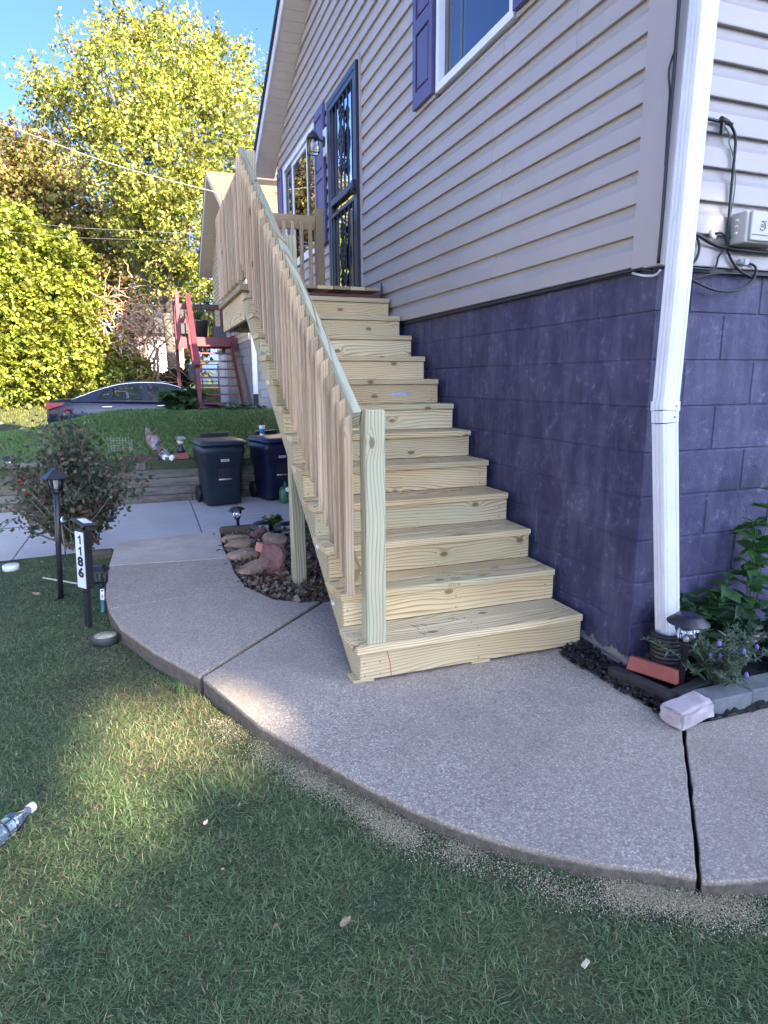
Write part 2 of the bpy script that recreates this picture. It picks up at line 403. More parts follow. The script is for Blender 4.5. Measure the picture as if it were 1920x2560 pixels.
# cross joints run slightly skew: left end y, right end point on the bed side
s1 = [OUT[0], lerp_y(3.3), lerp_y(2.815), (-1.556, 2.715), (-1.558, 3.091), (-1.512, 3.70)]
slab(s1, M_SMOOTH, 0.0, 0.55)
s2 = [lerp_y(2.795)]+between(2.79, 1.80)+[lerp_y(1.797), (-1.533, 1.928), (-1.561, 2.309), (-1.549, 2.632), (-1.556, 2.695)]
slab(s2, M_AGG)
s3 = [lerp_y(1.782)]+between(1.78, 0.655)+[(-1.93, 0.655), (-1.135, 1.462), (-1.253, 1.48), (-1.405, 1.602), (-1.522, 1.896), (-1.532, 1.914)]
slab(s3, M_AGG, 0.002)
_cr = random.Random(2)
CRK = [(-0.722+0.588*t/14, -1.137+0.655*t/14) for t in range(15)]
CRA = [(x+0.0075+_cr.uniform(-.004, .004)-.010, y+_cr.uniform(-.003, .003)+.006) for x, y in CRK]; CRB = [(x+0.007+_cr.uniform(-.003, .004), y+_cr.uniform(-.003, .003)-.004) for x, y in CRK]
s4 = [(-1.915, 0.632)]+between(0.632, -1.10)+CRA+[ (-0.16, -0.34), (-0.13, 0.0), (-0.16, 0.18), (-0.10, 0.30), (-0.05, 0.42), (-0.05, 1.44), (-1.115, 1.44)]
slab(s4, M_AGG, 0.0)
s5 = [(-0.70, -1.150), (-0.66, -1.165), (-0.533, -1.20), (-0.2, -1.27), (0.4, -1.31), (5.0, -1.33), (5.0, -0.50), (0.0, -0.50)]+CRB[::-1]
slab(s5, M_AGG, -0.004)
# soil under the joints, the planting bed by the steps and the bed round the corner of the house
m_soil, nt, b = nt_new('bed_soil')
wc = world_coord(nt); na = noise(nt, wc, 28, 6, 0.75); nb2 = noise(nt, wc, 3, 4)
vo = N(nt, 'TexVoronoi', Vector=wc, Scale=38.0)
cc = N(nt, 'SeparateColor', Color=vo.outputs['Color']).outputs[0]
col = ramp(nt, na, [(0.3, (0.035, 0.026, 0.020)), (0.6, (0.085, 0.062, 0.047)), (0.8, (0.16, 0.125, 0.10))])
col = mix(nt, ramp(nt, nb2, [(0.5, 0.0), (0.62, 0.6)]), col, (0.23, 0.095, 0.065))
col = mix(nt, ramp(nt, cc, [(0.85, 0.0), (0.9, 0.7)], 'CONSTANT'), col, (0.30, 0.24, 0.18))
setin(nt, b, Base_Color=col, Roughness=0.95, Specular_IOR_Level=0.15)
bump(nt, b, na, 1.0, 0.03)
def bumpy(name, poly, z, amp, mat, res=0.035, seed=1):
    """an uneven bed of earth clipped to a polygon"""
    xs = [p[0] for p in poly]; ys = [p[1] for p in poly]
    X = np.arange(min(xs), max(xs)+res, res); Y = np.arange(min(ys), max(ys)+res, res)
    rg = np.random.default_rng(seed); A, B = np.meshgrid(X, Y)
    Z = z+amp*(np.sin(A*17+seed)*np.sin(B*13)+0.6*np.sin(A*41)*np.sin(B*37+seed))*0.5+rg.normal(0, amp*0.25, A.shape)
    n = len(X); idx = []
    for j in range(len(Y)-1):
        for i in range(n-1):
            if inside(X[i]+res/2, Y[j]+res/2, poly): idx.append((j*n+i, j*n+i+1, (j+1)*n+i+1, (j+1)*n+i))
    o = np_mesh(name, np.stack([A, B, Z], -1).reshape(-1, 3), np.array(idx), mat, smooth=True); return o
def inside(x, y, poly):
    c = False; n = len(poly)
    for i in range(n):
        (x0, y0), (x1, y1) = poly[i], poly[i-1]
        if (y0 > y) != (y1 > y) and x < (x1-x0)*(y-y0)/(y1-y0)+x0: c = not c
    return c
def inside_np(x, y, poly):
    c = np.zeros(len(x), bool); n = len(poly)
    for i in range(n):
        (x0, y0), (x1, y1) = poly[i], poly[i-1]
        if y0 == y1: continue
        c ^= ((y0 > y) != (y1 > y)) & (x < (x1-x0)*(y-y0)/(y1-y0)+x0)
    return c
BED = [(-1.60, 3.74), (-1.62, 2.3), (-1.56, 1.86), (-1.45, 1.58), (-1.25, 1.44), (-1.0, 1.40), (-0.03, 1.40), (-0.03, 3.66)]
tag(bumpy('bed_soil', BED, -0.022, 0.035, m_soil, 0.03, 3), kind='structure')
m_mulch = plain('dark_mulch', (0.022, 0.020, 0.020), 0.95, 0.7, 60, 0.6)
CORNERBED = [(-0.21, 0.22), (-0.17, -0.34), (-0.16, -0.50), (2.6, -0.53), (2.6, 0.02), (0.02, 0.02), (0.02, 0.5), (-0.09, 0.5)]
tag(bumpy('corner_bed_soil', CORNERBED, 0.012, 0.03, m_mulch, 0.02, 5), kind='structure')
m = MB(); m.box(-1.95, -0.1, -1.2, 1.45, -0.13, -0.09); m.box(-2.42, -1.3, 1.3, 3.4, -0.13, -0.092)
tag(m.build('joint_soil', m_soil), kind='structure')
# driveway pad, lower, of big concrete panels
pad = structure('driveway_pad')
m_pad, nt, b = nt_new('pad_concrete')
wc = world_coord(nt); na = noise(nt, wc, 1.2, 6, 0.65); nb2 = noise(nt, wc, 60, 3, 0.7)
col = ramp(nt, na, [(0.3, (0.43, 0.41, 0.38)), (0.7, (0.56, 0.535, 0.50))])
col = mix(nt, mth(nt, 'MULTIPLY', nb2, 0.35), col, (0.30, 0.29, 0.275))
setin(nt, b, Base_Color=col, Roughness=0.85, Specular_IOR_Level=0.3); bump(nt, b, nb2, 0.15, 0.003)
px = [-9.0, -5.6, -3.5, -1.545, -0.02]; py = [3.72, 6.55, 7.93]
for i in range(len(px)-1):
    for j in range(len(py)-1):
        box('slab', px[i]+0.006, px[i+1]-0.006, py[j]+0.006, py[j+1]-0.006, -0.56, -0.45, m_pad, pad, 0.004)
# neighbour's driveway and path edging
m_drive = plain('driveway_concrete', (0.42, 0.36, 0.30), 0.9, 0.15, 3)
gxs = np.linspace(-40, -0.6, 60); gys = np.linspace(14.75, 18.4, 14)
A, B = np.meshgrid(gxs, gys); Z = hfun(A, B)+0.02
n = len(gxs); idx = np.array([(j*n+i, j*n+i+1, (j+1)*n+i+1, (j+1)*n+i) for j in range(len(gys)-1) for i in range(n-1)])
tag(np_mesh('driveway', np.stack([A, B, Z], -1).reshape(-1, 3), idx, m_drive, smooth=True), kind='structure')

# ================================================================== HOUSE
house = empty('house', (3.0, 4.0, 0), 'greige vinyl sided house with purple painted block foundation behind the new wooden steps', 'house')
LAP, Z0S = 0.1315, 1.836
m_purple, nt, b = nt_new('purple_block_paint')
wc = world_coord(nt)
n1 = noise(nt, wc, 2.4, 6, 0.62); n2 = noise(nt, vmap(nt, wc, (3.5, 3.5, 0.9)), 2.2, 6, 0.68); n3 = noise(nt, wc, 26, 6, 0.72); n4 = noise(nt, wc, 8, 6, 0.7, 0.6)
oi = nt.nodes.new('ShaderNodeObjectInfo')
col = ramp(nt, n1, [(0.3, (0.029, 0.026, 0.068)), (0.7, (0.054, 0.048, 0.108))])
col = mix(nt, ramp(nt, n2, [(0.44, 0.0), (0.70, 0.65)]), col, (0.12, 0.118, 0.18))
col = mix(nt, mth(nt, 'MULTIPLY', ramp(nt, n4, [(0.45, 0.0), (0.70, 0.35)]), ramp(nt, n3, [(0.3, 0.3), (0.6, 1.0)])), col, (0.15, 0.15, 0.25))
col = mix(nt, mth(nt, 'MULTIPLY', ramp(nt, n3, [(0.52, 0.0), (0.72, 0.45)]), ramp(nt, n4, [(0.48, 0.0), (0.62, 1.0)])), col, (0.36, 0.36, 0.45))
tone = mth(nt, 'ADD', mth(nt, 'MULTIPLY', oi.outputs['Random'], 0.14), 0.93)
col = mix(nt, 1.0, col, N(nt, 'CombineColor', Red=tone, Green=tone, Blue=tone).outputs[0], 'MULTIPLY')
sz = N(nt, 'SeparateXYZ', Vector=wc).outputs[2]
low = mth(nt, 'SUBTRACT', mth(nt, 'MULTIPLY', noise(nt, wc, 14, 6, 0.8), 0.20), sz)      # bare concrete where the paint has flaked off near the soil
col = mix(nt, ramp(nt, low, [(0.035, 0.0), (0.05, 1.0)]), col, (0.30, 0.28, 0.25))
fl = noise(nt, wc, 5.0, 7, 0.78); col = mix(nt, ramp(nt, fl, [(0.755, 0.0), (0.77, 1.0)]), col, (0.45, 0.43, 0.40))
setin(nt, b, Base_Color=col, Roughness=0.62, Specular_IOR_Level=0.4)
bump(nt, b, mth(nt, 'ADD', noise(nt, wc, 110, 4, 0.7), mth(nt, 'MULTIPLY', noise(nt, wc, 18, 4), 0.8)), 0.55, 0.006)
CH = 0.2032; ZB = 0.017
box('foundation_wall', 0.0045, 0.18, 0.0045, 7.85, -0.6, 1.84, m_purple, house)
box('foundation_wall', 0.185, 9.0, 0.005, 0.18, -0.6, 1.839, m_purple, house)
def blk(x0, x1, y0, y1, n):
    j = rnd.uniform(-0.0012, 0.0012); gg = 0.0035
    box('block', x0+j, x1, y0, y1, ZB+CH*n+gg, ZB+CH*(n+1)-gg, m_purple, house, 0.005)
for n in range(-1, 9):
    gg = 0.0035
    if n % 2: # header at the corner
        blk(0.0, 0.39-gg, 0.0, 0.2-gg, n); y = 0.2; x = 0.39
    else:
        blk(0.0, 0.19-gg, 0.0, 0.4064-gg, n); y = 0.4064; x = 0.19
    while y < 3.3: blk(0.0, 0.03, y+gg, y+0.4064-gg, n); y += 0.4064
    while x < 2.3: blk(x+gg, x+0.4064-gg, 0.0, 0.03, n); x += 0.4064
# ---- siding
m_siding, nt, b = nt_new('greige_vinyl')
wc = world_coord(nt); n1 = noise(nt, wc, 1.3, 4); n2 = noise(nt, vmap(nt, wc, (5, 5, 120)), 1.0, 4, 0.7)
oi = nt.nodes.new('ShaderNodeObjectInfo')
col = ramp(nt, n1, [(0.3, (0.365, 0.332, 0.312)), (0.7, (0.41, 0.373, 0.352))])
tone = mth(nt, 'ADD', mth(nt, 'MULTIPLY', oi.outputs['Random'], 0.05), 0.97)
col = mix(nt, 1.0, col, N(nt, 'CombineColor', Red=tone, Green=tone, Blue=tone).outputs[0], 'MULTIPLY')
st = ramp(nt, noise(nt, vmap(nt, wc, (2.2, 2.2, 0.5)), 1.5, 6, 0.7), [(0.55, 0.0), (0.85, 0.22)])
col = mix(nt, st, col, (0.34, 0.30, 0.27))
setin(nt, b, Base_Color=col, Roughness=0.48, Specular_IOR_Level=0.45); bump(nt, b, n2, 0.12, 0.001)
PROF = [(0.0012, 0.0075), (0.0225, 0.004), (0.024, 0.008), (0.0215, 0.078), (0.0135, 0.089), (0.0065, 0.100), (0.0025, 0.114), (0.0008, LAP+0.018)]
def lap_mesh(L0, L1, za, zb,  slope_lo=None, slope_hi=None):
    """profile points clipped between za..zb (relative to the lap's bottom)"""
    pts = []
    for (d0, h0), (d1, h1) in zip(PROF, PROF[1:]):
        for d, h in ((d0, h0), (d1, h1)):
            pass
    P = [p for p in PROF if za <= p[1] <= zb]
    def at(h):
        for (d0, h0), (d1, h1) in zip(PROF, PROF[1:]):
            if h0 <= h <= h1 and h1 > h0: return d0+(d1-d0)*(h-h0)/(h1-h0)
        return PROF[-1][0]
    if za > 0.001: P = [(at(za), za)]+P
    if zb < LAP: P = P+[(at(zb), zb)]
    return P
GAB0, GABS, GMID = 4.48, 0.48, 3.93     # gable: wall top at y=0, slope, middle
def gable_y(z):
    """y range of the gable wall at height z"""
    if z <= GAB0: return 0.0, 7.86
    d = (z-GAB0)/GABS; return d, 7.86-d
OPEN = [(3.90, 4.95, 2.13, 4.22), (5.50, 7.40, 2.84, 4.28), (1.18, 2.24, 3.28, 4.30)]    # y0,y1,z0,z1 on the gable
def lap(face, s0, s1, z0, za, zb, proud):
    P = lap_mesh(s0, s1, za, zb)
    if len(P) < 2: return
    bm = bmesh.new(); rows = []
    for (d, h) in P:
        z = z0+h; a, c = s0, s1
        if face == 'gable':
            lo, hi = gable_y(z+0.02); a = max(a, lo); c = min(c, hi)
            if c <= a: c = a+1e-4
            rows.append((bm.verts.new((-(d+proud), a, z)), bm.verts.new((-(d+proud), c, z))))
        else:
            rows.append((bm.verts.new((a, -(d+proud), z)), bm.verts.new((c, -(d+proud), z))))
    for r0, r1 in zip(rows, rows[1:]):
        f = bm.faces.new((r0[0], r0[1], r1[1], r1[0])); f.smooth = False
    # end returns so that butt joints read
    for k in (0, 1):
        for r0, r1 in zip(rows, rows[1:]):
            w = 0.02
            p = [r0[k].co.copy(), r1[k].co.copy()]
            q = [Vector((0.0, v.y, v.z)) if face == 'gable' else Vector((v.x, 0.0, v.z)) for v in p]
            try: bm.faces.new((r0[k], r1[k], bm.verts.new(q[1]), bm.verts.new(q[0])))
            except ValueError: pass
    bmesh.ops.recalc_face_normals(bm, faces=bm.faces[:])
    me = bpy.data.meshes.new('siding_panel'); bm.to_mesh(me); bm.free()
    link('siding_panel', me, m_siding, house)
rj = random.Random(5)
k = 0; joint = None
for k in range(36):
    z0 = Z0S+k*LAP
    if k % 2 == 0 or joint is None:
        joint = sorted([rj.uniform(0.5, 1.9), rj.uniform(2.4, 3.8), rj.uniform(5.2, 7.4)])
        if k in (8, 9): joint[0] = 0.62
        if k in (4, 5): joint[0] = 1.28
    lo, hi = gable_y(z0)
    if hi-lo < 0.1: break
    segs = []; edges = [0.13]+joint+[7.80]
    for s0, s1 in zip(edges, edges[1:]): segs.append((s0, s1))
    for n_, (s0, s1) in enumerate(segs):
        parts_ = [(s0, s1, 0.0, LAP+0.018)]
        for (oy0, oy1, oz0, oz1) in OPEN:
            new = []
            for (a_, c_, za, zb) in parts_:
                if c_ <= oy0 or a_ >= oy1 or z0+za >= oz1 or z0+zb <= oz0: new.append((a_, c_, za, zb)); continue
                if a_ < oy0: new.append((a_, oy0, za, zb))
                if c_ > oy1: new.append((oy1, c_, za, zb))
                m0, m1 = max(a_, oy0), min(c_, oy1)
                if z0+za < oz0: new.append((m0, m1, za, oz0-z0))
                if z0+zb > oz1: new.append((m0, m1, oz1-z0, zb))
            parts_ = new
        for (a_, c_, za, zb) in parts_:
            if c_-a_ > 0.01: lap('gable', a_, c_, z0, za, zb, 0.0028*(n_ % 2))
    if k < 20:
        for n_, (s0, s1) in enumerate([(0.115, 1.9+0.3*(k//2 % 3)), (1.9+0.3*(k//2 % 3), 5.5), (5.5, 9.0)]):
            lap('front', s0, s1, z0-0.006, 0.0, LAP+0.018, 0.0012*(n_ % 2))
# wall behind the siding
m_sheath = plain('wall_sheathing', (0.20, 0.18, 0.16), 0.9)
m = MB(); 
def gpoly(y0, y1, z0, z1): return [(y0, z0), (y1, z0), (y1, z1), (y0, z1)]
m.box(0.001, 0.1, 0.02, 1.18, 1.84, 4.48); m.box(0.001, 0.1, 2.24, 3.90, 1.84, 4.48); m.box(0.001, 0.1, 4.95, 5.50, 1.84, 4.48); m.box(0.001, 0.1, 7.40, 7.84, 1.84, 4.48)
m.box(0.001, 0.1, 1.18, 2.24, 1.84, 3.28); m.box(0.001, 0.1, 1.18, 2.24, 4.30, 4.48); m.box(0.001, 0.1, 5.5, 7.4, 1.84, 2.84); m.box(0.001, 0.1, 5.5, 7.4, 4.28, 4.48)
m.box(0.001, 0.1, 3.90, 4.95, 1.84, 2.13); m.box(0.001, 0.1, 3.90, 4.95, 4.22, 4.48)
m.prism([(0.02, 4.48), (7.84, 4.48), (GMID, 6.35)], 0, 0.0012, 0.1)
m.box(0.102, 9.0, 0.001, 0.1, 1.84, 4.45); m.box(0.102, 9.0, 7.74, 7.84, -0.5, 4.45); m.box(8.9, 9.0, 0.1, 7.74, -0.5, 4.45)
m.build('wall', m_sheath, house)
m = MB(); m.box(0.9, 0.94, 0.2, 7.7, 1.9, 4.4); m.build('inner_wall', plain('room_dark', (0.10, 0.095, 0.09), 0.9), house)
m = MB(); m.box(0.1, 0.9, 0.2, 7.7, 2.05, 2.1); m.build('inner_floor', plain('room_dark', (0.10, 0.095, 0.09), 0.9), house)
# corner post (wide vinyl trim), starter strip
m_trim = plain('greige_trim', (0.37, 0.335, 0.316), 0.5, 0.06, 2)
m = MB(); m.prism([(-0.030, -0.032), (0.118, -0.032), (0.118, -0.004), (0.001, -0.004), (0.001, 0.13), (-0.030, 0.13)], 2, Z0S-0.012, 4.36)
m.build('corner_post', m_trim, house, bev=0.004)
m_black = plain('black_plastic', (0.014, 0.014, 0.016), 0.5, 0.3, 20)
m_flash = plain('dark_flashing', (0.03, 0.028, 0.03), 0.6)
box('starter_strip', -0.012, 0.0, 0.10, 7.8, 1.815, 1.8375, m_flash, house)
box('starter_strip', 0.10, 9.0, -0.012, 0.0, 1.812, 1.8315, m_flash, house)
# ---- roof: soffit panels, fascia, shingle deck
m_soffit = plain('soffit_vinyl', (0.58, 0.51, 0.45), 0.55, 0.08, 3)
m_white = plain('white_aluminium', (0.70, 0.71, 0.73), 0.4, 0.09, 5)
m_shing = plain('dark_shingle', (0.06, 0.055, 0.055), 0.9, 0.5, 30, 0.5)
OH = 0.29
def rake(y): return GAB0+GABS*y if y < GMID else GAB0+GABS*(7.86-y)
slen = math.hypot(1, GABS)
yy = -0.30
while yy < 8.16:
    y1_ = min(yy+0.118, 8.16)
    if yy < GMID < y1_: y1_ = GMID
    a_ = (yy, rake(yy)); c_ = (y1_-0.006, rake(y1_-0.006))
    m = MB(); m.prism([(a_[0], a_[1]+0.004), (c_[0], c_[1]+0.004), (c_[0], c_[1]+0.016), (a_[0], a_[1]+0.016)], 0, -OH+0.004, 0.0)
    m.prism([(c_[0]-0.001, rake(y1_)+0.012), (y1_+0.003, rake(y1_)+0.012), (y1_+0.003, rake(y1_)+0.02), (c_[0]-0.001, rake(y1_)+0.02)], 0, -OH+0.004, 0.0)
    m.build('soffit_panel', m_soffit, house); yy = y1_
def rakeboard(x0, x1, dz0, dz1, name, mat):
    m = MB()
    m.prism([(-0.30, rake(-0.30)+dz0), (GMID, rake(GMID)+dz0), (GMID, rake(GMID)+dz1), (-0.30, rake(-0.30)+dz1)], 0, x0, x1)
    m.prism([(GMID+0.001, rake(GMID)+dz0), (8.16, rake(8.16)+dz0), (8.16, rake(8.16)+dz1), (GMID+0.001, rake(GMID)+dz1)], 0, x0, x1)
    m.build(name, mat, house)
rakeboard(-OH-0.018, -OH, 0.0, 0.14, 'fascia', m_white)
rakeboard(-OH-0.045, -OH-0.0185, 0.142, 0.165, 'drip_edge', m_flash)
rakeboard(-OH-0.045, 9.3, 0.17, 0.20, 'roof', m_shing)
m = MB(); m.box(-OH, 9.0, -0.32, -0.30, 4.22, 4.48); m.build('eave_fascia', m_white, house)
m = MB(); m.box(-OH, 9.0, -0.298, -0.03, 4.245, 4.255); m.build('eave_soffit', m_soffit, house)
m = MB(); m.box(-OH, 9.0, 7.90, 8.15, 4.245, 4.255); m.build('eave_soffit', m_soffit, house)
# ---- openings
def glass_mat(name, tint, rough=0.02, trans=0.0, ior=1.45):
    m, nt, b = nt_new(name); out = [n for n in nt.nodes if n.type == 'OUTPUT_MATERIAL'][0]
    g_ = N(nt, 'BsdfGlossy', Roughness=rough); g_.inputs['Color'].default_value = (0.9, 0.93, 1, 1)
    t_ = nt.nodes.new('ShaderNodeBsdfTransparent'); t_.inputs[0].default_value = c4(tint)
    fr = N(nt, 'Fresnel', IOR=ior)
    fac = mth(nt, 'ADD', mth(nt, 'MULTIPLY', fr.outputs[0], 1.0), trans, clamp=True)
    mx = nt.nodes.new('ShaderNodeMixShader'); nt.links.new(fac, mx.inputs[0]); nt.links.new(t_.outputs[0], mx.inputs[1]); nt.links.new(g_.outputs[0], mx.inputs[2])
    nt.links.new(mx.outputs[0], out.inputs[0]); return m
M_GLASS = glass_mat('window_glass', (0.75, 0.8, 0.82), 0.01, 0.08)
m_vinyl = plain('white_vinyl', (0.78, 0.80, 0.83), 0.35, 0.04, 3)
m_shut = plain('purple_shutter', (0.078, 0.062, 0.155), 0.45, 0.12, 5)
m_screen = plain('insect_screen', (0.16, 0.20, 0.25), 0.8, 0.1, 60)
m_dkframe = plain('grey_frame', (0.10, 0.105, 0.12), 0.5)
def ring(name, y0, y1, z0, z1, w, x0, x1, mat, parent, bev=0.003):
    m = MB()
    m.box(x0, x1, y0, y1, z0, z0+w); m.box(x0, x1, y0, y1, z1-w, z1)
    m.box(x0+0.0005, x1-0.0005, y0, y0+w, z0+w, z1-w); m.box(x0+0.0005, x1-0.0005, y1-w, y1, z0+w, z1-w)
    return m.build(name, mat, parent)
# near window (slider), its recessed sash and the patterned blind behind the glass
w1 = ring('window', 1.195, 2.215, 3.30, 4.29, 0.048, -0.034, 0.03, m_vinyl, house)
ring('sash', 1.245, 1.90, 3.35, 4.24, 0.022, -0.004, 0.010, m_dkframe, w1); ring('sash', 1.885, 2.165, 3.35, 4.24, 0.05, 0.0105, 0.028, m_dkframe, w1)
box('pane', 0.001, 0.005, 1.268, 1.876, 3.385, 4.205, M_GLASS, w1); box('pane', 0.016, 0.020, 1.94, 2.11, 3.385, 4.205, M_GLASS, w1)
m_blind, nt, b = nt_new('ribbed_blind'); oc = world_coord(nt)
wv = N(nt, 'TexWave', {'wave_type': 'BANDS', 'bands_direction': 'Z'}, Vector=oc, Scale=11.0, Distortion=1.2)
setin(nt, b, Base_Color=ramp(nt, wv.outputs[1], [(0, (0.11, 0.17, 0.27)), (1, (0.17, 0.25, 0.37))]), Roughness=0.7); bump(nt, b, wv.outputs[1], 0.4, 0.01)
box('blind', 0.05, 0.056, 1.25, 1.86, 3.34, 4.26, m_blind, w1)
box('curtain', 0.07, 0.075, 1.87, 2.20, 3.30, 4.28, plain('grey_curtain', (0.12, 0.13, 0.15), 0.8, 0.5, 5), w1)
# picture window
w2 = ring('window', 5.53, 7.37, 2.86, 4.26, 0.06, -0.036, 0.03, m_vinyl, house)
ring('sash', 5.60, 6.02, 2.93, 4.19, 0.04, -0.012, 0.01, m_dkframe, w2); ring('sash', 6.03, 6.90, 2.93, 4.19, 0.045, -0.010, 0.012, m_vinyl, w2); ring('sash', 6.91, 7.30, 2.93, 4.19, 0.04, -0.012, 0.01, m_dkframe, w2)
for y0_, y1_ in ((5.64, 5.98), (6.075, 6.855), (6.95, 7.26)): box('pane', 0.0, 0.004, y0_, y1_, 2.975, 4.145, M_GLASS, w2)
box('curtain', 0.08, 0.085, 5.55, 7.35, 2.88, 4.24, plain('grey_curtain', (0.12, 0.13, 0.15), 0.8, 0.5, 5), w2)
def shutter(y0, y1, z0, z1):
    m = MB(); w = 0.055; x0, x1 = -0.056, -0.027; zm = z0+(z1-z0)*0.52
    m.box(x0, x1, y0, y0+w, z0, z1); m.box(x0, x1, y1-w, y1, z0, z1)
    for za, zb in ((z0, z0+0.10), (zm-0.045, zm+0.045), (z1-0.09, z1)): m.box(x0+0.0005, x1, y0+w, y1-w, za, zb)
    o = m.build('shutter', m_shut, house)
    for za, zb in ((z0+0.10, zm-0.045), (zm+0.045, z1-0.09)):
        mm = MB(); mm.box(x0+0.014, x1, y0+w, y1-w, za, zb); mm.box(x0+0.003, x0+0.0135, y0+w+0.022, y1-w-0.022, za+0.022, zb-0.022, bev=0.004)
        mm.build('panel', m_shut, o)
shutter(2.235, 2.575, 3.31, 4.31); shutter(0.83, 1.17, 3.31, 4.31)
shutter(5.11, 5.50, 2.87, 4.29); shutter(7.385, 7.70, 2.87, 4.27)
# ---- security storm door
m_iron = plain('dark_blue_iron', (0.012, 0.014, 0.028), 0.4, 0.15, 6)
ring('door_trim', 3.885, 4.965, 2.135, 4.25, 0.03, -0.034, -0.002, m_trim, house)
dr = ring('door', 3.92, 4.93, 2.145, 4.21, 0.055, -0.062, -0.012, m_iron, house)
ring('door_leaf', 3.98, 4.87, 2.20, 4.15, 0.05, -0.058, -0.028, m_iron, dr)
box('cross_rail', -0.060, -0.026, 4.03, 4.82, 3.17, 3.235, m_iron, dr, 0.003)
box('cross_rail', -0.059, -0.026, 4.03, 4.82, 3.05, 3.09, m_iron, dr, 0.003)
for q in range(6):
    y_ = 4.03+0.79*(q+0.5)/6
    for za, zb in ((3.235, 4.10), (2.25, 3.05)):
        m = MB(); m.box(-0.051, -0.040, y_-0.0055, y_+0.0055, za, zb); m.build('bar', m_iron, dr)
def scroll(y, zc):
    m = MB()
    for dz, r_ in ((0.26, 0.035), (0.20, 0.028), (0.09, 0.03), (0.0, 0.05), (-0.05, 0.045), (0.05, 0.045), (-0.10, 0.03), (-0.20, 0.028), (-0.26, 0.035)):
        pts = [(-0.056, y+r_*math.cos(t)*1.6, zc+dz+r_*1.3*math.sin(t)) for t in np.linspace(0, 2*math.pi, 13)]
        m.tube(pts, 0.010, 6)
    m.tube([(-0.056, y, zc-0.32), (-0.056, y, zc+0.32)], 0.012, 6)
    m.build('scroll', m_iron, dr)
scroll(4.425, 3.70); scroll(4.425, 2.62)
box('pane', -0.022, -0.018, 4.03, 4.82, 2.25, 4.10, glass_mat('door_glass', (0.55, 0.6, 0.65), 0.01, 0.62), dr)
m = MB(); m.tube([(-0.062, 4.00, 3.13), (-0.10, 4.00, 3.13)], 0.028, 10); m.tube([(-0.10, 4.00, 3.13), (-0.105, 4.10, 3.12)], 0.014, 8); m.box(-0.085, -0.0625, 3.975, 4.025, 3.10, 3.22)
m.build('handle', m_black, dr)
box('inner_door', 0.03, 0.06, 3.95, 4.90, 2.14, 4.2, plain('inner_door', (0.22, 0.23, 0.25), 0.5), dr)
# ================================================================== NEW WOODEN STEPS AND LANDING
st = empty('wooden_staircase', (-0.65, 0.3, 0), 'new pressure treated pine steps and landing climbing along the purple wall to the door', 'staircase')
Y1, RUN, ZT1, RISE, NT = 0.282, 0.2557, 0.184, 0.1690, 12
XL, XR = -1.262, -0.047
TT = 0.036
def ty(i): return Y1+i*RUN
def tz(i): return ZT1+i*RISE
def stringer(x0, x1, mat):
    P = [(ty(0)+0.045, 0.0)]
    for i in range(NT):
        P.append((ty(i)+0.045, tz(i)-TT-0.001)); 
        if i < NT-1: P.append((ty(i+1)+0.045, tz(i)-TT-0.001))
    P.append((3.36, tz(NT-1)-TT-0.001)); P.append((3.36, 0.66*3.36-0.279)); P.append((0.4227, 0.0))
    m = MB(); 
    L = math.hypot(1, 0.66)
    # local frame whose X runs along the slope, so the grain follows the board
    ang = math.atan(0.66); c_, s_ = math.cos(ang), math.sin(ang); o0 = Vector((0.3, 0.0))
    Q = [((p[0]-o0.x)*c_+(p[1]-o0.y)*s_, -(p[0]-o0.x)*s_+(p[1]-o0.y)*c_) for p in P]
    m.prism([(q[0], q[1]) for q in Q], 1, -(x1-x0)/2, (x1-x0)/2)
    # local x -> (0,c,s), local y -> (-1,0,0), local z -> (0,-s,c)
    Mx = Matrix(((0, -1, 0, (x0+x1)/2), (c_, 0, -s_, o0.x), (s_, 0, c_, o0.y), (0, 0, 0, 1)))
    return m.build('stringer', mat, st, M=Mx)
stringer(-1.247, -1.209, M_GREEN); stringer(-0.66, -0.622, M_TREATED); stringer(-0.088, -0.050, M_TREATED)
for i in range(NT):
    dx = rnd.uniform(-0.007, 0.004); dx2 = rnd.uniform(-0.007, 0.004); e1 = rnd.uniform(-0.005, 0.003)
    y0 = ty(i); d = 0.137
    box('tread_board', XL+dx, XR+e1, y0, y0+d, tz(i)-TT, tz(i), M_TREATED, st, 0.005, 2)
    box('tread_board', XL+dx2, XR+e1+rnd.uniform(-0.003, 0.003), y0+d+0.004, y0+d*2+0.002, tz(i)-TT, tz(i)+rnd.uniform(-0.001, 0.001), M_TREATED, st, 0.005, 2)
    zb = tz(i-1) if i else 0.016
    box('riser_board', XL+0.017, XR-0.002, y0+0.018, y0+0.0445, zb+0.0015, tz(i)-TT-0.0015, M_TREATED, st, 0.002)
for x_ in (-1.225, -0.62, -0.085): box('shim', x_-0.05, x_+0.05, 0.31, 0.40, 0.0, 0.014, M_TREATED, st, 0.002)
# posts
def post(x, y, z0, z1, mat, s=0.089): return box('post', x, x+s, y, y+s, z0, z1, mat, st, 0.005)
post(-1.207, 0.300, ZT1, 1.240, M_GREEN)
post(-1.206, 1.885, -0.05, 2.245, M_GREEN)
post(-1.206, 3.235, 1.87, 3.135, M_GREEN)
post(-1.206, 4.735, 1.87, 3.13, M_BALU)
post(-0.255, 4.735, 1.87, 3.135, M_DECKOLD)
post(-0.140, 3.235, -0.05, 2.05, M_TREATED)
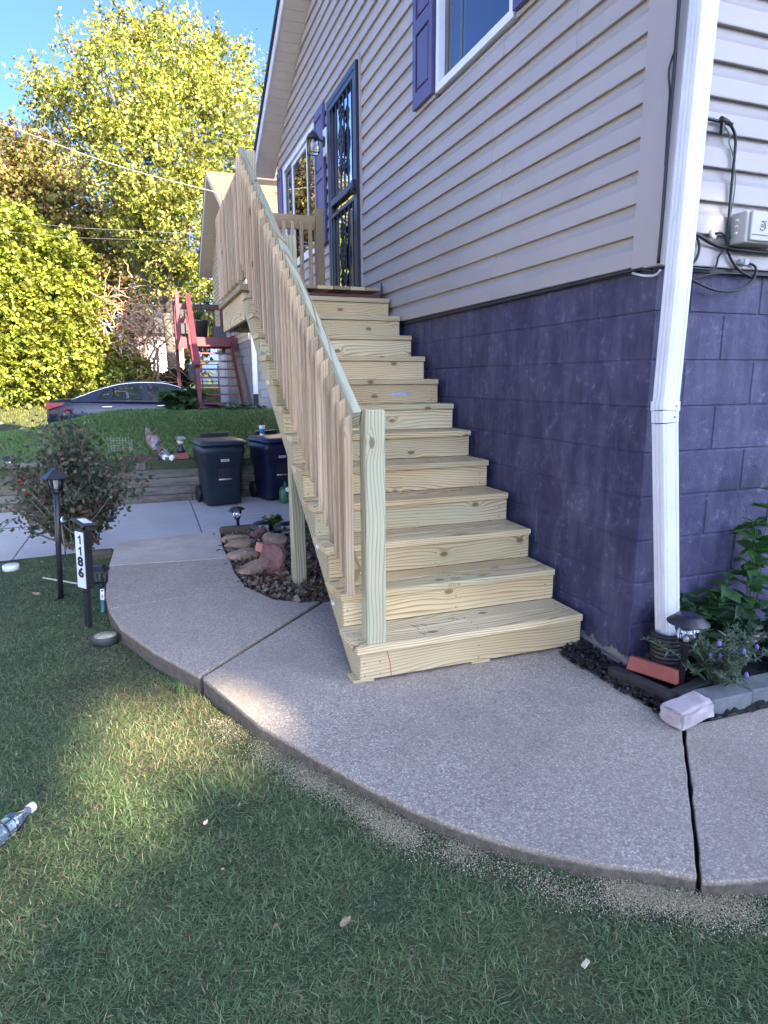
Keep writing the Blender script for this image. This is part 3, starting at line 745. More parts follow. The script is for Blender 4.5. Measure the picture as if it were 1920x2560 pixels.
# sloping handrail in two lengths, bottom rail
def zr(y): return 1.235+0.66*(y-0.365)
def rail(name, ya, yb, dz, w, x0, x1, mat):
    ang = math.atan(0.66); hw = w/2
    a = Vector(((x0+x1)/2, ya, zr(ya)-dz-hw*math.cos(ang)*1.0)); b = Vector(((x0+x1)/2, yb, zr(yb)-dz-hw*math.cos(ang)))
    return board(name, a, b, w, x1-x0, mat, st, (0, 0, 1), 0.004)
rail('handrail', 0.362, 1.905, 0.0, 0.089, -1.2475, -1.2095, M_GREEN)
rail('handrail', 1.862, 3.262, -0.004, 0.089, -1.2480, -1.2100, M_GREEN)
rail('bottom_rail', 0.40, 1.88, 0.73, 0.089, -1.2470, -1.2090, M_TREATED)
rail('bottom_rail', 1.95, 3.24, 0.73, 0.089, -1.2470, -1.2090, M_TREATED)
# landing rails
board('handrail', (-1.229, 3.28, 2.985), (-1.229, 4.83, 2.985), 0.089, 0.038, M_BALU, st, bev=0.004)
board('bottom_rail', (-1.229, 3.33, 2.235), (-1.229, 4.83, 2.235), 0.089, 0.038, M_BALU, st, bev=0.004)
board('handrail', (-1.115, 4.78, 2.985), (-0.256, 4.78, 2.985), 0.14, 0.038, M_DECKOLD, st, bev=0.004)
board('bottom_rail', (-1.115, 4.78, 2.235), (-0.256, 4.78, 2.235), 0.089, 0.038, M_DECKOLD, st, bev=0.004)
# balusters: square section, both ends cut at 45 degrees on the outer side
def baluster_mesh(L, mat, flip=False):
    key = ('bal', round(L, 3), mat.name)
    if key in _cache: return _cache[key]
    h, w = L/2, 0.0185; m = MB()
    # local X along the length, local Y across (y of the world), local Z outward/inward
    poly = [(-h+0.018, w), (h, w), (h, w-0.004), (h-0.026, -w), (-h, -w), (-h, -w+0.002)]
    m.prism([(p[0], p[1]) for p in [(-h, w), (h, w), (h-0.024, -w), (-h+0.02, -w)]], 1, -0.0185, 0.0185)
    bmesh.ops.recalc_face_normals(m.bm, faces=m.bm.faces[:])
    bmesh.ops.bevel(m.bm, geom=[e for e in m.bm.edges], offset=0.0022, segments=1, affect='EDGES', profile=0.5)
    me = bpy.data.meshes.new('baluster'); m.bm.to_mesh(me); m.bm.free(); me.materials.append(mat)
    _cache[key] = me; return me
def baluster(x, y, z0, z1, mat, rz=0.0, lean=0.0):
    me = baluster_mesh(z1-z0, mat)
    Mx = Matrix(((0, 0, 1, x), (0, 1, 0, y), (1, 0, 0, (z0+z1)/2), (0, 0, 0, 1)))
    Mx = Matrix.Translation((x, y, (z0+z1)/2)) @ Matrix.Rotation(rz, 4, 'Z') @ Matrix.Rotation(lean, 4, 'X') @ Matrix(((0, 0, 1, 0), (0, 1, 0, 0), (1, 0, 0, 0), (0, 0, 0, 1)))
    link('baluster', me, mat, st, Mx)
k = 0
while True:
    y = 0.368+k*0.0898
    if y > 3.20: break
    zt = 1.223+0.661*(y-0.368)+rnd.uniform(-0.006, 0.006); 
    baluster(-1.2668+rnd.uniform(-0.001, 0.001), y+rnd.uniform(-0.003, 0.003), zt-0.822, zt, M_BALU, 0, rnd.uniform(-0.003, 0.003)); k += 1
for q in range(16):
    y = 3.30+q*0.095
    baluster(-1.2668, y, 2.15+rnd.uniform(-0.004, 0.004), 2.972+rnd.uniform(-0.006, 0.006), M_BALU)
for q in range(9):
    x = -1.07+q*0.094
    if x > -0.29: break
    baluster(x, 4.742, 2.17, 2.99, M_BALU, R(90))
# landing frame and deck
board('fascia_board', (-1.2315, 3.335, 1.972), (-1.2315, 4.845, 1.972), 0.225, 0.036, M_TREATED, st)
board('trim_board', (-1.252, 3.24, 2.108), (-1.252, 4.85, 2.108), 0.045, 0.07, M_DECKOLD, st)
board('fascia_board', (-1.21, 4.846, 1.972), (-0.03, 4.846, 1.972), 0.225, 0.036, M_TREATED, st)
board('joist', (-1.19, 3.385, 2.03), (-0.045, 3.385, 2.03), 0.135, 0.036, M_OLDRED, st)
board('rim_joist', (-1.205, 3.346, 2.072), (-0.045, 3.346, 2.072), 0.056, 0.03, M_OLDRED, st)
for x_ in (-1.0, -0.7, -0.4, -0.08): board('joist', (x_, 3.41, 2.0), (x_, 4.82, 2.0), 0.18, 0.036, M_TREATED, st)
for q in range(8):
    x0 = -1.212+q*0.147
    box('deck_board', x0+0.003, min(x0+0.144, -0.05), 3.325+rnd.uniform(-0.004, 0.004), 4.84, 2.1315, 2.160+rnd.uniform(0, 0.001), M_DECKOLD if q % 2 else M_TREATED, st, 0.003)
m = MB(); m.box(-0.047, -0.041, 3.29, 3.315, 2.05, 2.20); m.build('bracket', m_flash, st)
# carpenter's marks: pencil ticks, red line, blue chalk, lumber stamp, white level caps
m_pencil = plain('pencil_mark', (0.10, 0.09, 0.07), 0.9); m_redln = plain('red_crayon', (0.50, 0.10, 0.06), 0.9); m_blue = plain('blue_chalk', (0.36, 0.38, 0.60), 0.9, 0.2, 30)
m_tag = plain('white_tag', (0.75, 0.76, 0.78), 0.5)
def mark(a, b, w, mat, up): board('mark', a, b, 0.0006, w, mat, st, up, 0.0)
zz = ZT1+0.0006
for (ax, ay, bx, by) in ((-0.93, .46, -0.91, .40), (-0.88, .455, -0.865, .415), (-0.93, .445, -0.80, .435), (-0.93, .37, -0.915, .32), (-0.885, .365, -0.865, .325), (-0.92, .345, -0.865, .34), (-0.72, .48, -0.70, .45), (-0.70, .48, -0.68, .45)):
    mark((ax, ay, zz), (bx, by, zz), 0.004, m_pencil, (0, 0, 1))
for i in (2, 3):
    z_ = tz(i)+0.0006; y_ = ty(i)+0.19
    for (ax, bx) in ((-1.03, -1.01), (-1.0, -0.98), (-0.85, -0.835), (-0.83, -0.815)): mark((ax, y_, z_), (bx, y_-0.035, z_), 0.004, m_pencil, (0, 0, 1))
yf = Y1+0.018-0.0006
for a_, b_ in (((-1.115, yf, 0.145), (-1.10, yf, 0.08)), ((-1.10, yf, 0.08), (-1.095, yf, 0.02))): board('mark', a_, b_, 0.0006, 0.0045, m_redln, st, (0, -1, 0), 0.0)
yb_ = ty(7)+0.018-0.0006; board('mark', (-0.42, yb_, tz(7)-0.105), (-0.26, yb_, tz(7)-0.103), 0.0006, 0.018, m_blue, st, (0, -1, 0), 0.0)
for (i, x_) in ((1, -1.268), (2, -1.275), (4, -1.272), (7, -1.27)):
    box('tag', x_-0.004, x_+0.006, ty(i)+0.12, ty(i)+0.145, tz(i)-0.03-0.06*(i == 1), tz(i)-0.012-0.06*(i == 1), m_tag, st)
for i in (2, 5): box('tag', XR, XR+0.016, ty(i)+0.03, ty(i)+0.05, tz(i)-0.035, tz(i)-0.012, m_tag, st)
# screw heads on riser and tread ends
m_screw = plain('screw_head', (0.16, 0.15, 0.12), 0.5, metallic=0.4)
m = MB()
for i in range(NT):
    for x_ in (-1.225, -1.15, -0.64, -0.10):
        for dy in (0.035, 0.10, 0.175): m.box(x_-0.003, x_+0.003, ty(i)+dy-0.003, ty(i)+dy+0.003, tz(i)-0.001, tz(i)+0.0016)
        for dz in (0.05, 0.11): m.box(x_-0.003, x_+0.003, ty(i)+0.016, ty(i)+0.0185, tz(i)-TT-dz-0.003, tz(i)-TT-dz+0.003)
for y_ in (0.38, 2.0, 3.3):
    pass
o = m.build('screws', m_screw, st); o['kind'] = 'stuff'
# lumber mark branded in the front edge of the second tread
def text(name, s, size, M, mat, parent=None, depth=0.0004, bold=0.0):
    cu = bpy.data.curves.new(name, 'FONT'); cu.body = s; cu.size = size; cu.align_x = 'CENTER'; cu.align_y = 'CENTER'; cu.extrude = depth; cu.offset = bold; cu.resolution_u = 3
    tmp = bpy.data.objects.new('tmp_text', cu); COL.objects.link(tmp)
    me = bpy.data.meshes.new_from_object(tmp); bpy.data.objects.remove(tmp)
    me.materials.clear(); me.materials.append(mat)
    return link(name, me, None, parent, M)
def face_M(loc, right, up):
    r_ = Vector(right).normalized(); n_ = r_.cross(Vector(up)).normalized(); u_ = n_.cross(r_)
    return Matrix(((r_.x, u_.x, n_.x, loc[0]), (r_.y, u_.y, n_.y, loc[1]), (r_.z, u_.z, n_.z, loc[2]), (0, 0, 0, 1)))
text('lettering', '077116', 0.022, face_M((-0.66, ty(1)-0.0005, tz(1)-TT/2), (1, 0, 0), (0, 0, 1)), plain('stamp_ink', (0.16, 0.10, 0.04), 0.9), st)

# ================================================================== DOWNSPOUT, UTILITY BOX, CABLES, LANTERN
ds = empty('downspout', (0.08, -0.14, 0), 'white ribbed aluminium downspout with an elbow on the house corner', 'downspout')
def spout(a, b, w, d, name='pipe'):
    a, b = Vector(a), Vector(b); z = (b-a); L = z.length; z.normalize()
    x = Vector((1, 0, 0)); y = z.cross(x).normalized(); x = y.cross(z)
    P = []
    def side(p0, p1, ribs):
        if ribs == 0: P.append(Vector(p0)); return
        for k_ in range(ribs*4):
            t = k_/(ribs*4); q = Vector(p0).lerp(Vector(p1), t); n_ = Vector((p1[1]-p0[1], -(p1[0]-p0[0]))).normalized()
            P.append(q+n_*(0.0025 if k_ % 4 in (1, 2) else 0.0))
    hw, hd = w/2, d/2
    side((-hw, -hd), (-hw*.3, -hd), 2); side((-hw*.3, -hd), (hw*.55, -hd), 0); side((hw*.55, -hd), (hw, -hd), 1); side((hw, -hd), (hw, hd), 3); side((hw, hd), (-hw, hd), 4); side((-hw, hd), (-hw, -hd), 3)
    m = MB(); m.prism([(p.x, p.y) for p in P], 2, 0, L)
    Mx = Matrix(((x.x, y.x, z.x, a.x), (x.y, y.y, z.y, a.y), (x.z, y.z, z.z, a.z), (0, 0, 0, 1)))
    return m.build(name, m_white, ds, M=Mx)
spout((0.088, -0.142, 0.20), (-0.022, -0.135, 1.18), 0.084, 0.062)
spout((-0.022, -0.135, 1.182), (-0.024, -0.132, 1.232), 0.086, 0.064, 'elbow')
spout((-0.024, -0.132, 1.234), (0.066, -0.092, 4.2), 0.084, 0.062)
spout((-0.026, -0.1345, 1.23), (-0.023, -0.130, 1.268), 0.092, 0.069, 'collar')
m = MB(); 
for (x_, z_) in ((0.0, 1.25), (-0.005, 1.205)): m.lathe([(0.0035, 0), (0.0035, 0.004)], n=8, M=Matrix.Translation((x_, -0.166, z_)) @ Matrix.Rotation(R(90), 4, 'X'))
m.build('screw', m_screw, ds)
dp = empty('drain_pipe', (0.085, -0.14, 0), 'black corrugated drain pipe under the foot of the downspout', 'drain pipe')
prof = []; z_ = 0.0
while z_ < 0.235:
    prof += [(0.066, z_), (0.073, z_+0.006), (0.073, z_+0.012), (0.066, z_+0.018)]; z_ += 0.0205
m = MB(); m.lathe(prof+[(0.058, z_), (0.05, z_-0.04)], (0, 0, 0), 28, M=Matrix.Translation((0.09, -0.155, 0.0)) @ Matrix.Rotation(R(-4), 4, 'Y'))
m.build('pipe', m_black, dp)
# utility box
m_box = plain('beige_plastic', (0.50, 0.49, 0.44), 0.5, 0.06, 8)
ub = empty('utility_box', (0.42, -0.02, 1.99), 'beige plastic cable demarcation box on the siding beside the downspout', 'utility box')
m = MB(); m.box(0.352, 0.62, -0.105, -0.024, 1.925, 2.052, bev=0.006); m.build('case', m_box, ub)
m = MB(); m.box(0.368, 0.612, -0.118, -0.1055, 1.932, 2.050, bev=0.005); lid = m.build('lid', m_box, ub)
m = MB(); m.box(0.375, 0.60, -0.1225, -0.1185, 1.955, 1.957); m.build('seam', plain('beige_dark', (0.36, 0.35, 0.31), 0.6), lid)
for z_ in (2.02, 1.995, 1.968):
    m = MB(); m.tube([(0.343, -0.06, z_), (0.353, -0.06, z_)], 0.006, 8); m.build('grommet', m_white, ub)
m_emb = plain('beige_dark', (0.36, 0.35, 0.31), 0.6)
m = MB(); pts = [(0.43+0.016*math.cos(t), -0.119, 1.99+0.016*math.sin(t)) for t in np.linspace(-2.6, 1.0, 10)]; m.tube(pts, 0.0025, 5); m.tube([(0.418, -0.119, 1.99), (0.44, -0.119, 1.988)], 0.002, 5); m.tube([(0.42, -0.119, 1.997), (0.442, -0.119, 1.995)], 0.002, 5); m.tube([(0.422, -0.119, 2.008), (0.448, -0.119, 2.010)], 0.003, 5)
m.build('emblem', m_emb, lid)
def cable(name, pts, r, mat, label, sub=6):
    m = MB(); m.tube(catmull(pts, sub), r, 6)
    o = m.build(name, mat); return tag(o, label, 'cable')
m_cab = plain('black_cable', (0.012, 0.012, 0.014), 0.45, 0.2, 10)
m_grn = plain('green_wire', (0.03, 0.16, 0.11), 0.5); m_wcab = plain('white_cable', (0.6, 0.6, 0.62), 0.5)
cable('cable', [(0.13, -0.035, 2.40), (0.19, -0.04, 2.395), (0.235, -0.04, 2.393), (0.285, -0.04, 2.385), (0.318, -0.038, 2.345), (0.325, -0.036, 2.28), (0.325, -0.036, 2.15), (0.328, -0.036, 2.0), (0.335, -0.036, 1.93), (0.36, -0.036, 1.87), (0.42, -0.034, 1.825), (0.50, -0.03, 1.80)], 0.0065, m_cab, 'thick black cable running down the siding past the utility box')
m = MB(); m.tube([(0.222, -0.045, 2.402), (0.262, -0.045, 2.392)], 0.011, 10); m.tube([(0.266, -0.045, 2.391), (0.285, -0.045, 2.386)], 0.009, 8); m.box(0.232, 0.242, -0.05, -0.035, 2.345, 2.395)
tag(m.build('cable_connector', m_black), 'black coaxial connector with ground clamp at the top of the siding cable', 'connector')
cable('ground_wire', [(0.238, -0.045, 2.385), (0.28, -0.042, 2.35), (0.285, -0.04, 2.32), (0.315, -0.036, 2.28), (0.342, -0.034, 2.2), (0.345, -0.034, 2.12), (0.335, -0.034, 2.02), (0.35, -0.034, 1.95)], 0.0028, m_grn, 'thin green ground wire beside the thick black siding cable')
m = MB(); m.lathe([(0.020, 0), (0.020, 0.008), (0.008, 0.01)], n=16, M=Matrix.Translation((0.258, -0.026, 1.965)) @ Matrix.Rotation(R(90), 4, 'X'))
tag(m.build('cable_bushing', m_white), 'round white bushing where cables leave the siding', 'bushing')
cable('cable', [(0.258, -0.036, 1.967), (0.285, -0.05, 1.965), (0.315, -0.045, 1.935), (0.31, -0.04, 1.90), (0.29, -0.036, 1.875), (0.283, -0.034, 1.84), (0.255, -0.03, 1.822), (0.10, -0.03, 1.825)], 0.005, m_cab, 'black cable curling out of the white bushing down to the siding bottom')
cable('cable', [(0.12, -0.03, 1.965), (0.175, -0.034, 1.952), (0.25, -0.036, 1.925), (0.32, -0.04, 1.912), (0.42, -0.05, 1.905), (0.55, -0.045, 1.905), (0.8, -0.03, 1.91)], 0.0085, m_cab, 'thick black cable sagging sideways behind the downspout under the box')
cable('cable', [(0.165, -0.034, 1.945), (0.178, -0.036, 1.915), (0.178, -0.034, 1.88), (0.165, -0.032, 1.85), (0.13, -0.03, 1.826)], 0.006, m_cab, 'short black cable dropping from the siding right of the downspout')
cable('cable', [(0.08, -0.03, 1.806), (0.18, -0.036, 1.765), (0.30, -0.04, 1.735), (0.42, -0.04, 1.745), (0.50, -0.038, 1.79), (0.51, -0.036, 1.84), (0.47, -0.034, 1.858), (0.44, -0.034, 1.858)], 0.0055, m_cab, 'black cable looping low over the purple blocks with a white plug')
cable('cable', [(0.10, -0.022, 1.76), (0.25, -0.03, 1.80), (0.40, -0.03, 1.812), (0.9, -0.026, 1.81)], 0.0055, m_cab, 'black cable lying along the top purple blocks right of the downspout')
m = MB(); m.tube([(0.405, -0.036, 1.862), (0.455, -0.038, 1.857)], 0.011, 8); m.box(0.425, 0.448, -0.052, -0.036, 1.848, 1.87)
tag(m.build('cable_plug', plain('grey_plug', (0.45, 0.46, 0.5), 0.5)), 'small grey and black cable plug under the utility box', 'plug')
cable('cable', [(-0.036, -0.045, 3.6), (-0.036, -0.045, 2.75), (-0.036, -0.047, 2.55), (-0.040, -0.048, 2.3), (-0.04, -0.048, 2.0), (-0.036, -0.04, 1.83)], 0.0075, m_cab, 'black cable running down the corner trim beside the downspout')
cable('cable', [(-0.036, -0.046, 2.62), (-0.041, -0.028, 2.57), (-0.042, -0.026, 2.53), (-0.040, -0.036, 2.47), (-0.042, -0.04, 2.38), (-0.042, -0.044, 2.2)], 0.0045, m_cab, 'thin black cable bowing away from the corner trim by the downspout')
cable('cable', [(-0.02, 0.0, 1.805), (-0.026, 0.06, 1.822), (-0.028, 0.10, 1.826), (-0.026, 0.6, 1.822), (-0.024, 1.5, 1.818), (-0.022, 2.9, 1.816)], 0.0065, m_cab, 'black cable tacked under the bottom edge of the siding above purple blocks')
cable('cable', [(-0.04, -0.06, 1.80), (-0.03, -0.02, 1.786), (-0.026, 0.05, 1.795), (-0.028, 0.12, 1.815)], 0.0055, m_wcab, 'white cable hanging at the corner under the siding')
# lantern
m_bronze = plain('dark_bronze', (0.035, 0.038, 0.036), 0.45, 0.2, 10)
ln = empty('wall_lantern', (-0.05, 5.02, 3.85), 'dark bronze wall lantern with clear panes on a white block between door and window', 'lantern')
m = MB(); m.box(-0.066, -0.02, 4.96, 5.085, 3.74, 4.0, bev=0.01); m.build('mounting_block', m_vinyl, ln)
m = MB(); m.lathe([(0.052, 0), (0.052, 0.012), (0.02, 0.02)], n=20, M=Matrix.Translation((-0.066, 5.02, 3.87)) @ Matrix.Rotation(R(-90), 4, 'Y')); m.tube(catmull([(-0.08, 5.02, 3.87), (-0.12, 5.02, 3.885), (-0.16, 5.02, 3.91), (-0.19, 5.02, 3.915)], 4), 0.011, 8); m.build('arm', m_bronze, ln)
m = MB(); m.lathe([(0.012, 3.965), (0.016, 3.95), (0.05, 3.93), (0.068, 3.895), (0.068, 3.885)], (-0.19, 5.02, 0), 20); m.build('cap', m_bronze, ln)
m = MB()
for a_ in range(4):
    t = R(45+90*a_); c0, s0 = math.cos(t), math.sin(t)
    m.tube([(-0.19+0.062*c0, 5.02+0.062*s0, 3.89), (-0.19+0.075*c0, 5.02+0.075*s0, 3.74)], 0.005, 5)
    t2 = R(135+90*a_); m.tube([(-0.19+0.075*c0, 5.02+0.075*s0, 3.74), (-0.19+0.075*math.cos(t2), 5.02+0.075*math.sin(t2), 3.74)], 0.006, 5)
m.build('cage', m_bronze, ln)
m_bulb = plain('frosted_bulb', (0.75, 0.75, 0.72), 0.3); m = MB(); m.lathe([(0.012, 3.88), (0.026, 3.84), (0.028, 3.81), (0.015, 3.78)], (-0.19, 5.02, 0), 14); m.build('bulb', m_bulb, ln)
m = MB()
for a_ in range(4):
    t = R(45+90*a_); t2 = R(135+90*a_)
    m.face([(-0.19+0.058*math.cos(t), 5.02+0.058*math.sin(t), 3.885), (-0.19+0.058*math.cos(t2), 5.02+0.058*math.sin(t2), 3.885), (-0.19+0.071*math.cos(t2), 5.02+0.071*math.sin(t2), 3.745), (-0.19+0.071*math.cos(t), 5.02+0.071*math.sin(t), 3.745)])
m.build('pane', glass_mat('clear_glass', (0.93, 0.94, 0.94), 0.02, 0.08), ln)
# ================================================================== GARDEN PROPS
# ---- retaining wall of weathered timbers
rw = empty('timber_wall', (-3.0, 7.98, -0.45), 'grey weathered timber retaining wall behind the trash carts', 'retaining wall')
rt = random.Random(3)
H = 0.128
for c in range(5):
    z0 = -0.47+c*H; x = -9.0+rt.uniform(-1, 0)
    first = True
    while x < 0.6:
        L = rt.uniform(1.5, 2.6); x1 = x+L
        if c == 4 and x1 > -2.62 and x < -2.62: x1 = -2.62
        dz = 0.0
        if c == 4 and x < -2.63: dz = -0.0
        jj = rt.uniform(-0.008, 0.008)
        box('timber', x+0.004, x1-0.004, 7.93+0.012*c+jj, 8.07+0.012*c+jj, z0+0.003, z0+H-0.003, M_TIMBER, rw, 0.008)
        x = x1
for (x_, c) in ((-2.30, 4), (-2.28, 2), (-3.55, 3), (-1.0, 3)): box('timber', x_, x_+0.15, 7.915+0.012*c, 8.6, -0.47+c*H+0.004, -0.47+(c+1)*H-0.004, M_TIMBER, rw, 0.008)
box('timber', -9.0, -3.15, 7.90, 8.03, 0.172, 0.235, M_TIMBER, rw, 0.01)
box('timber', -2.48, -1.95, 8.02, 8.12, 0.176, 0.262, M_LOG, rw, 0.012)
# ---- trash carts
def cart(x, y, rz, body, label, wmul=1.0, plate=True):
    e = empty('trash_cart', (x, y, -0.45), label, 'trash cart', 'wheeled trash carts by the timber wall')
    MT = Matrix.Translation((x, y, -0.45)) @ Matrix.Rotation(rz, 4, 'Z')
    def rr(w, d, r, n=5):
        P = []
        for cx, cy, a0 in ((w/2-r, d/2-r, 0), (-w/2+r, d/2-r, 90), (-w/2+r, -d/2+r, 180), (w/2-r, -d/2+r, 270)):
            for q in range(n): a = R(a0+90*q/(n-1)); P.append((cx+r*math.cos(a), cy+r*math.sin(a)))
        return P
    def loft(secs, mat, name, parent):
        m = MB(); rings = []
        for (w, d, r, z, oy) in secs: rings.append([m.bm.verts.new((p[0], p[1]+oy, z)) for p in rr(w, d, r)])
        n = len(rings[0])
        for a, b in zip(rings, rings[1:]):
            for k in range(n): f = m.bm.faces.new((a[k], a[(k+1) % n], b[(k+1) % n], b[k])); f.smooth = True
        m.bm.faces.new(rings[0][::-1]); m.bm.faces.new(rings[-1])
        return m.build(name, mat, parent, M=MT)
    w = 0.60*wmul
    b_ = loft([(w*.78, .50, .09, 0.02, 0), (w*.79, .52, .09, 0.05, 0), (w*.88, .60, .085, 0.60, 0), (w*.89, .61, .08, .605, 0), (w*.95, .66, .08, .62, 0), (w*.955, .665, .08, .76, 0), (w*1.0, .69, .08, .775, 0), (w*1.0, .70, .08, .90, 0)], body, 'body', e)
    loft([(w*1.06, .75, .09, .900, -.01), (w*1.08, .77, .10, .912, -.01), (w*1.07, .76, .10, .935, -.01), (w*.98, .66, .12, .965, 0), (w*.80, .5, .1, .985, .02)], body, 'lid', e)
    m = MB(); m.box(-0.20*wmul, 0.20*wmul, 0.20, 0.30, 0.965, 1.045, bev=0.015); m.build('lid_hinge', m_black, e, M=MT)
    m = MB(); m.tube([(-w/2+.02, .36, .93), (-w/2+.02, .43, .94), (w/2-.02, .43, .94), (w/2-.02, .36, .93)], 0.014, 8); m.build('handle', body, e, M=MT)
    for sx in (-1, 1):
        m = MB(); m.lathe([(0.04, -.025), (.125, -.025), (.13, -.01), (.13, .01), (.125, .025), (.04, .025)], n=22, M=Matrix.Translation((sx*(w*.39+.03), .25, .13)) @ Matrix.Rotation(R(90), 4, 'Y')); m.build('wheel', m_black, e, M=MT)
    # recessed pocket with a steel lift bar, and raised ribs on the front
    m = MB(); m.box(-w*.15, w*.15, -.302, -.28, .33, .56); m.build('pocket', m_black, e, M=MT)
    m = MB(); m.tube([(-w*.15, -.312, .405), (w*.15, -.312, .405)], .011, 8); m.build('lift_bar', plain('zinc', (.55, .56, .58), .4, metallic=.6), e, M=MT)
    m = MB(); m.box(-w*.42, w*.42, -.3295, -.30, .735, .752, bev=.006); m.build('grip', body, e, M=MT)
    m = MB(); m.box(-.055, .065, -.352, -.335, .70, .735) if False else m.box(-.055, .065, -.3335, -.330, .665, .70); pl = m.build('plate', plain('plate_white', (.55, .56, .56), .5), e, M=MT)
    return e, MT, pl
m_c1 = plain('dark_teal_plastic', (0.012, 0.022, 0.034), 0.45, 0.15, 6)
m_c2 = plain('navy_plastic', (0.010, 0.012, 0.045), 0.45, 0.15, 6)
m_ink = plain('black_ink', (0.01, 0.01, 0.012), 0.6)
e1, MT1, pl1 = cart(-1.11, 7.52, R(8), m_c1, 'dark teal wheeled trash cart standing by the timber wall', 1.06)
text('number', '24096', 0.032, MT1 @ face_M((0.005, -0.3345, 0.683), (1, 0, 0), (0, 0, 1)), m_ink, pl1)
e2, MT2, pl2 = cart(-0.28, 7.66, R(14), m_c2, 'navy wheeled trash cart with a paper cup on its lid', 0.92)
text('number', '698374', 0.030, MT2 @ face_M((0.005, -0.3345, 0.683), (1, 0, 0), (0, 0, 1)), m_ink, pl2)
# ---- cup on the navy cart
cup = empty('paper_cup', (-0.43, 7.68, 0.52), 'white and blue paper cup with straw on the navy cart lid', 'cup')
m = MB(); m.lathe([(0.030, 0.505), (0.031, 0.51), (0.036, 0.56), (0.042, 0.63), (0.046, 0.665)], (-0.43, 7.66, 0), 20); m.build('cup_body', plain('cup_white', (.8, .82, .84), .4), cup)
m = MB(); m.lathe([(0.0366, 0.565), (0.0430, 0.635), (0.0435, 0.64)], (-0.43, 7.66, 0), 20); m.build('print', plain('cup_blue', (.03, .30, .62), .4, .3, 40), cup)
m = MB(); m.lathe([(0.050, 0.665), (0.051, 0.672), (0.047, 0.684), (0.03, 0.686)], (-0.43, 7.66, 0), 20); m.build('cup_lid', plain('cup_white', (.8, .82, .84), .4), cup)
m = MB(); m.tube([(-0.43, 7.66, 0.68), (-0.436, 7.66, 0.77), (-0.437, 7.655, 0.80)], 0.004, 6); m.build('straw', m_black, cup)
# ---- watering can
wcn = empty('watering_can', (-0.2, 7.2, -0.45), 'green plastic watering can with white rose on the pad', 'watering can')
m_can = plain('green_plastic', (0.03, 0.14, 0.07), 0.4, 0.15, 8)
m = MB(); m.lathe([(0.08, -0.45), (0.088, -0.44), (0.09, -0.38), (0.088, -0.26), (0.07, -0.22), (0.05, -0.205)], (-0.2, 7.2, 0), 22); m.build('body', m_can, wcn)
m = MB(); m.tube(catmull([(-0.2, 7.13, -0.36), (-0.205, 7.02, -0.30), (-0.215, 6.96, -0.22)], 4), 0.014, 8); m.build('spout', m_can, wcn)
m = MB(); m.lathe([(0.014, 0), (0.034, 0.03), (0.034, 0.036)], n=14, M=Matrix.Translation((-0.214, 6.965, -0.225)) @ Matrix.Rotation(R(60), 4, 'X')); m.build('rose', plain('cup_white', (.8, .82, .84), .4), wcn)
m = MB(); m.tube(catmull([(-0.2, 7.14, -0.22), (-0.2, 7.15, -0.15), (-0.2, 7.22, -0.135), (-0.2, 7.28, -0.20), (-0.2, 7.29, -0.32)], 5), 0.012, 8); m.build('handle', m_can, wcn)
# ---- tall solar lamp post
m_lampblk = plain('black_lamp_plastic', (0.018, 0.018, 0.022), 0.4, 0.3, 12)
M_CLEAR = glass_mat('clear_plastic', (0.85, 0.88, 0.90), 0.05, 0.10)
m_solar = plain('solar_cell', (0.015, 0.02, 0.05), 0.15, 0.4, 60)
lp = empty('lamp_post', (-2.71, 2.36, -0.07), 'tall thin black solar lamp post in the lawn before the rose bush', 'lamp post')
def hexlamp(c, r0, r1, z0, z1, parent, n=6):
    m = MB()
    for k in range(n):
        t = 2*math.pi*k/n; t2 = 2*math.pi*(k+1)/n
        m.tube([(c[0]+r0*math.cos(t), c[1]+r0*math.sin(t), z0), (c[0]+r1*math.cos(t), c[1]+r1*math.sin(t), z1)], 0.005, 5)
    m.build('cage', m_lampblk, parent)
    m = MB()
    for k in range(n):
        t = 2*math.pi*k/n; t2 = 2*math.pi*(k+1)/n
        m.face([(c[0]+r0*.95*math.cos(t), c[1]+r0*.95*math.sin(t), z0), (c[0]+r0*.95*math.cos(t2), c[1]+r0*.95*math.sin(t2), z0), (c[0]+r1*.95*math.cos(t2), c[1]+r1*.95*math.sin(t2), z1), (c[0]+r1*.95*math.cos(t), c[1]+r1*.95*math.sin(t), z1)])
    m.build('pane', M_CLEAR, parent)
LX, LY = -2.665, 2.36
m = MB(); m.tube([(-2.712, 2.36, -0.10), (-2.69, 2.36, 0.3), (LX, LY, 0.65)], [0.017, 0.018, 0.020], 10); m.build('pole', m_lampblk, lp)
m = MB(); m.lathe([(0.02, 0.64), (0.034, 0.655), (0.034, 0.665)], (LX, LY, 0), 12); m.build('collar', m_lampblk, lp)
hexlamp((LX, LY), 0.034, 0.056, 0.662, 0.745, lp)
m = MB(); m.lathe([(0.084, 0.742), (0.088, 0.748), (0.022, 0.800), (0.012, 0.815), (0.0, 0.82)], (LX, LY, 0), 6, smooth=False); m.build('cap', m_lampblk, lp)
m = MB(); m.lathe([(0.008, 0.665), (0.016, 0.68), (0.016, 0.73), (0.008, 0.74)], (LX, LY, 0), 10); m.build('bulb', m_bulb, lp)
m = MB(); m.tube([(-2.711, 2.36, -0.055), (-2.60, 2.33, -0.05)], 0.006, 6); m.tube([(-2.711, 2.36, -0.055), (-2.74, 2.28, -0.065)], 0.006, 6); m.build('foot', m_lampblk, lp)
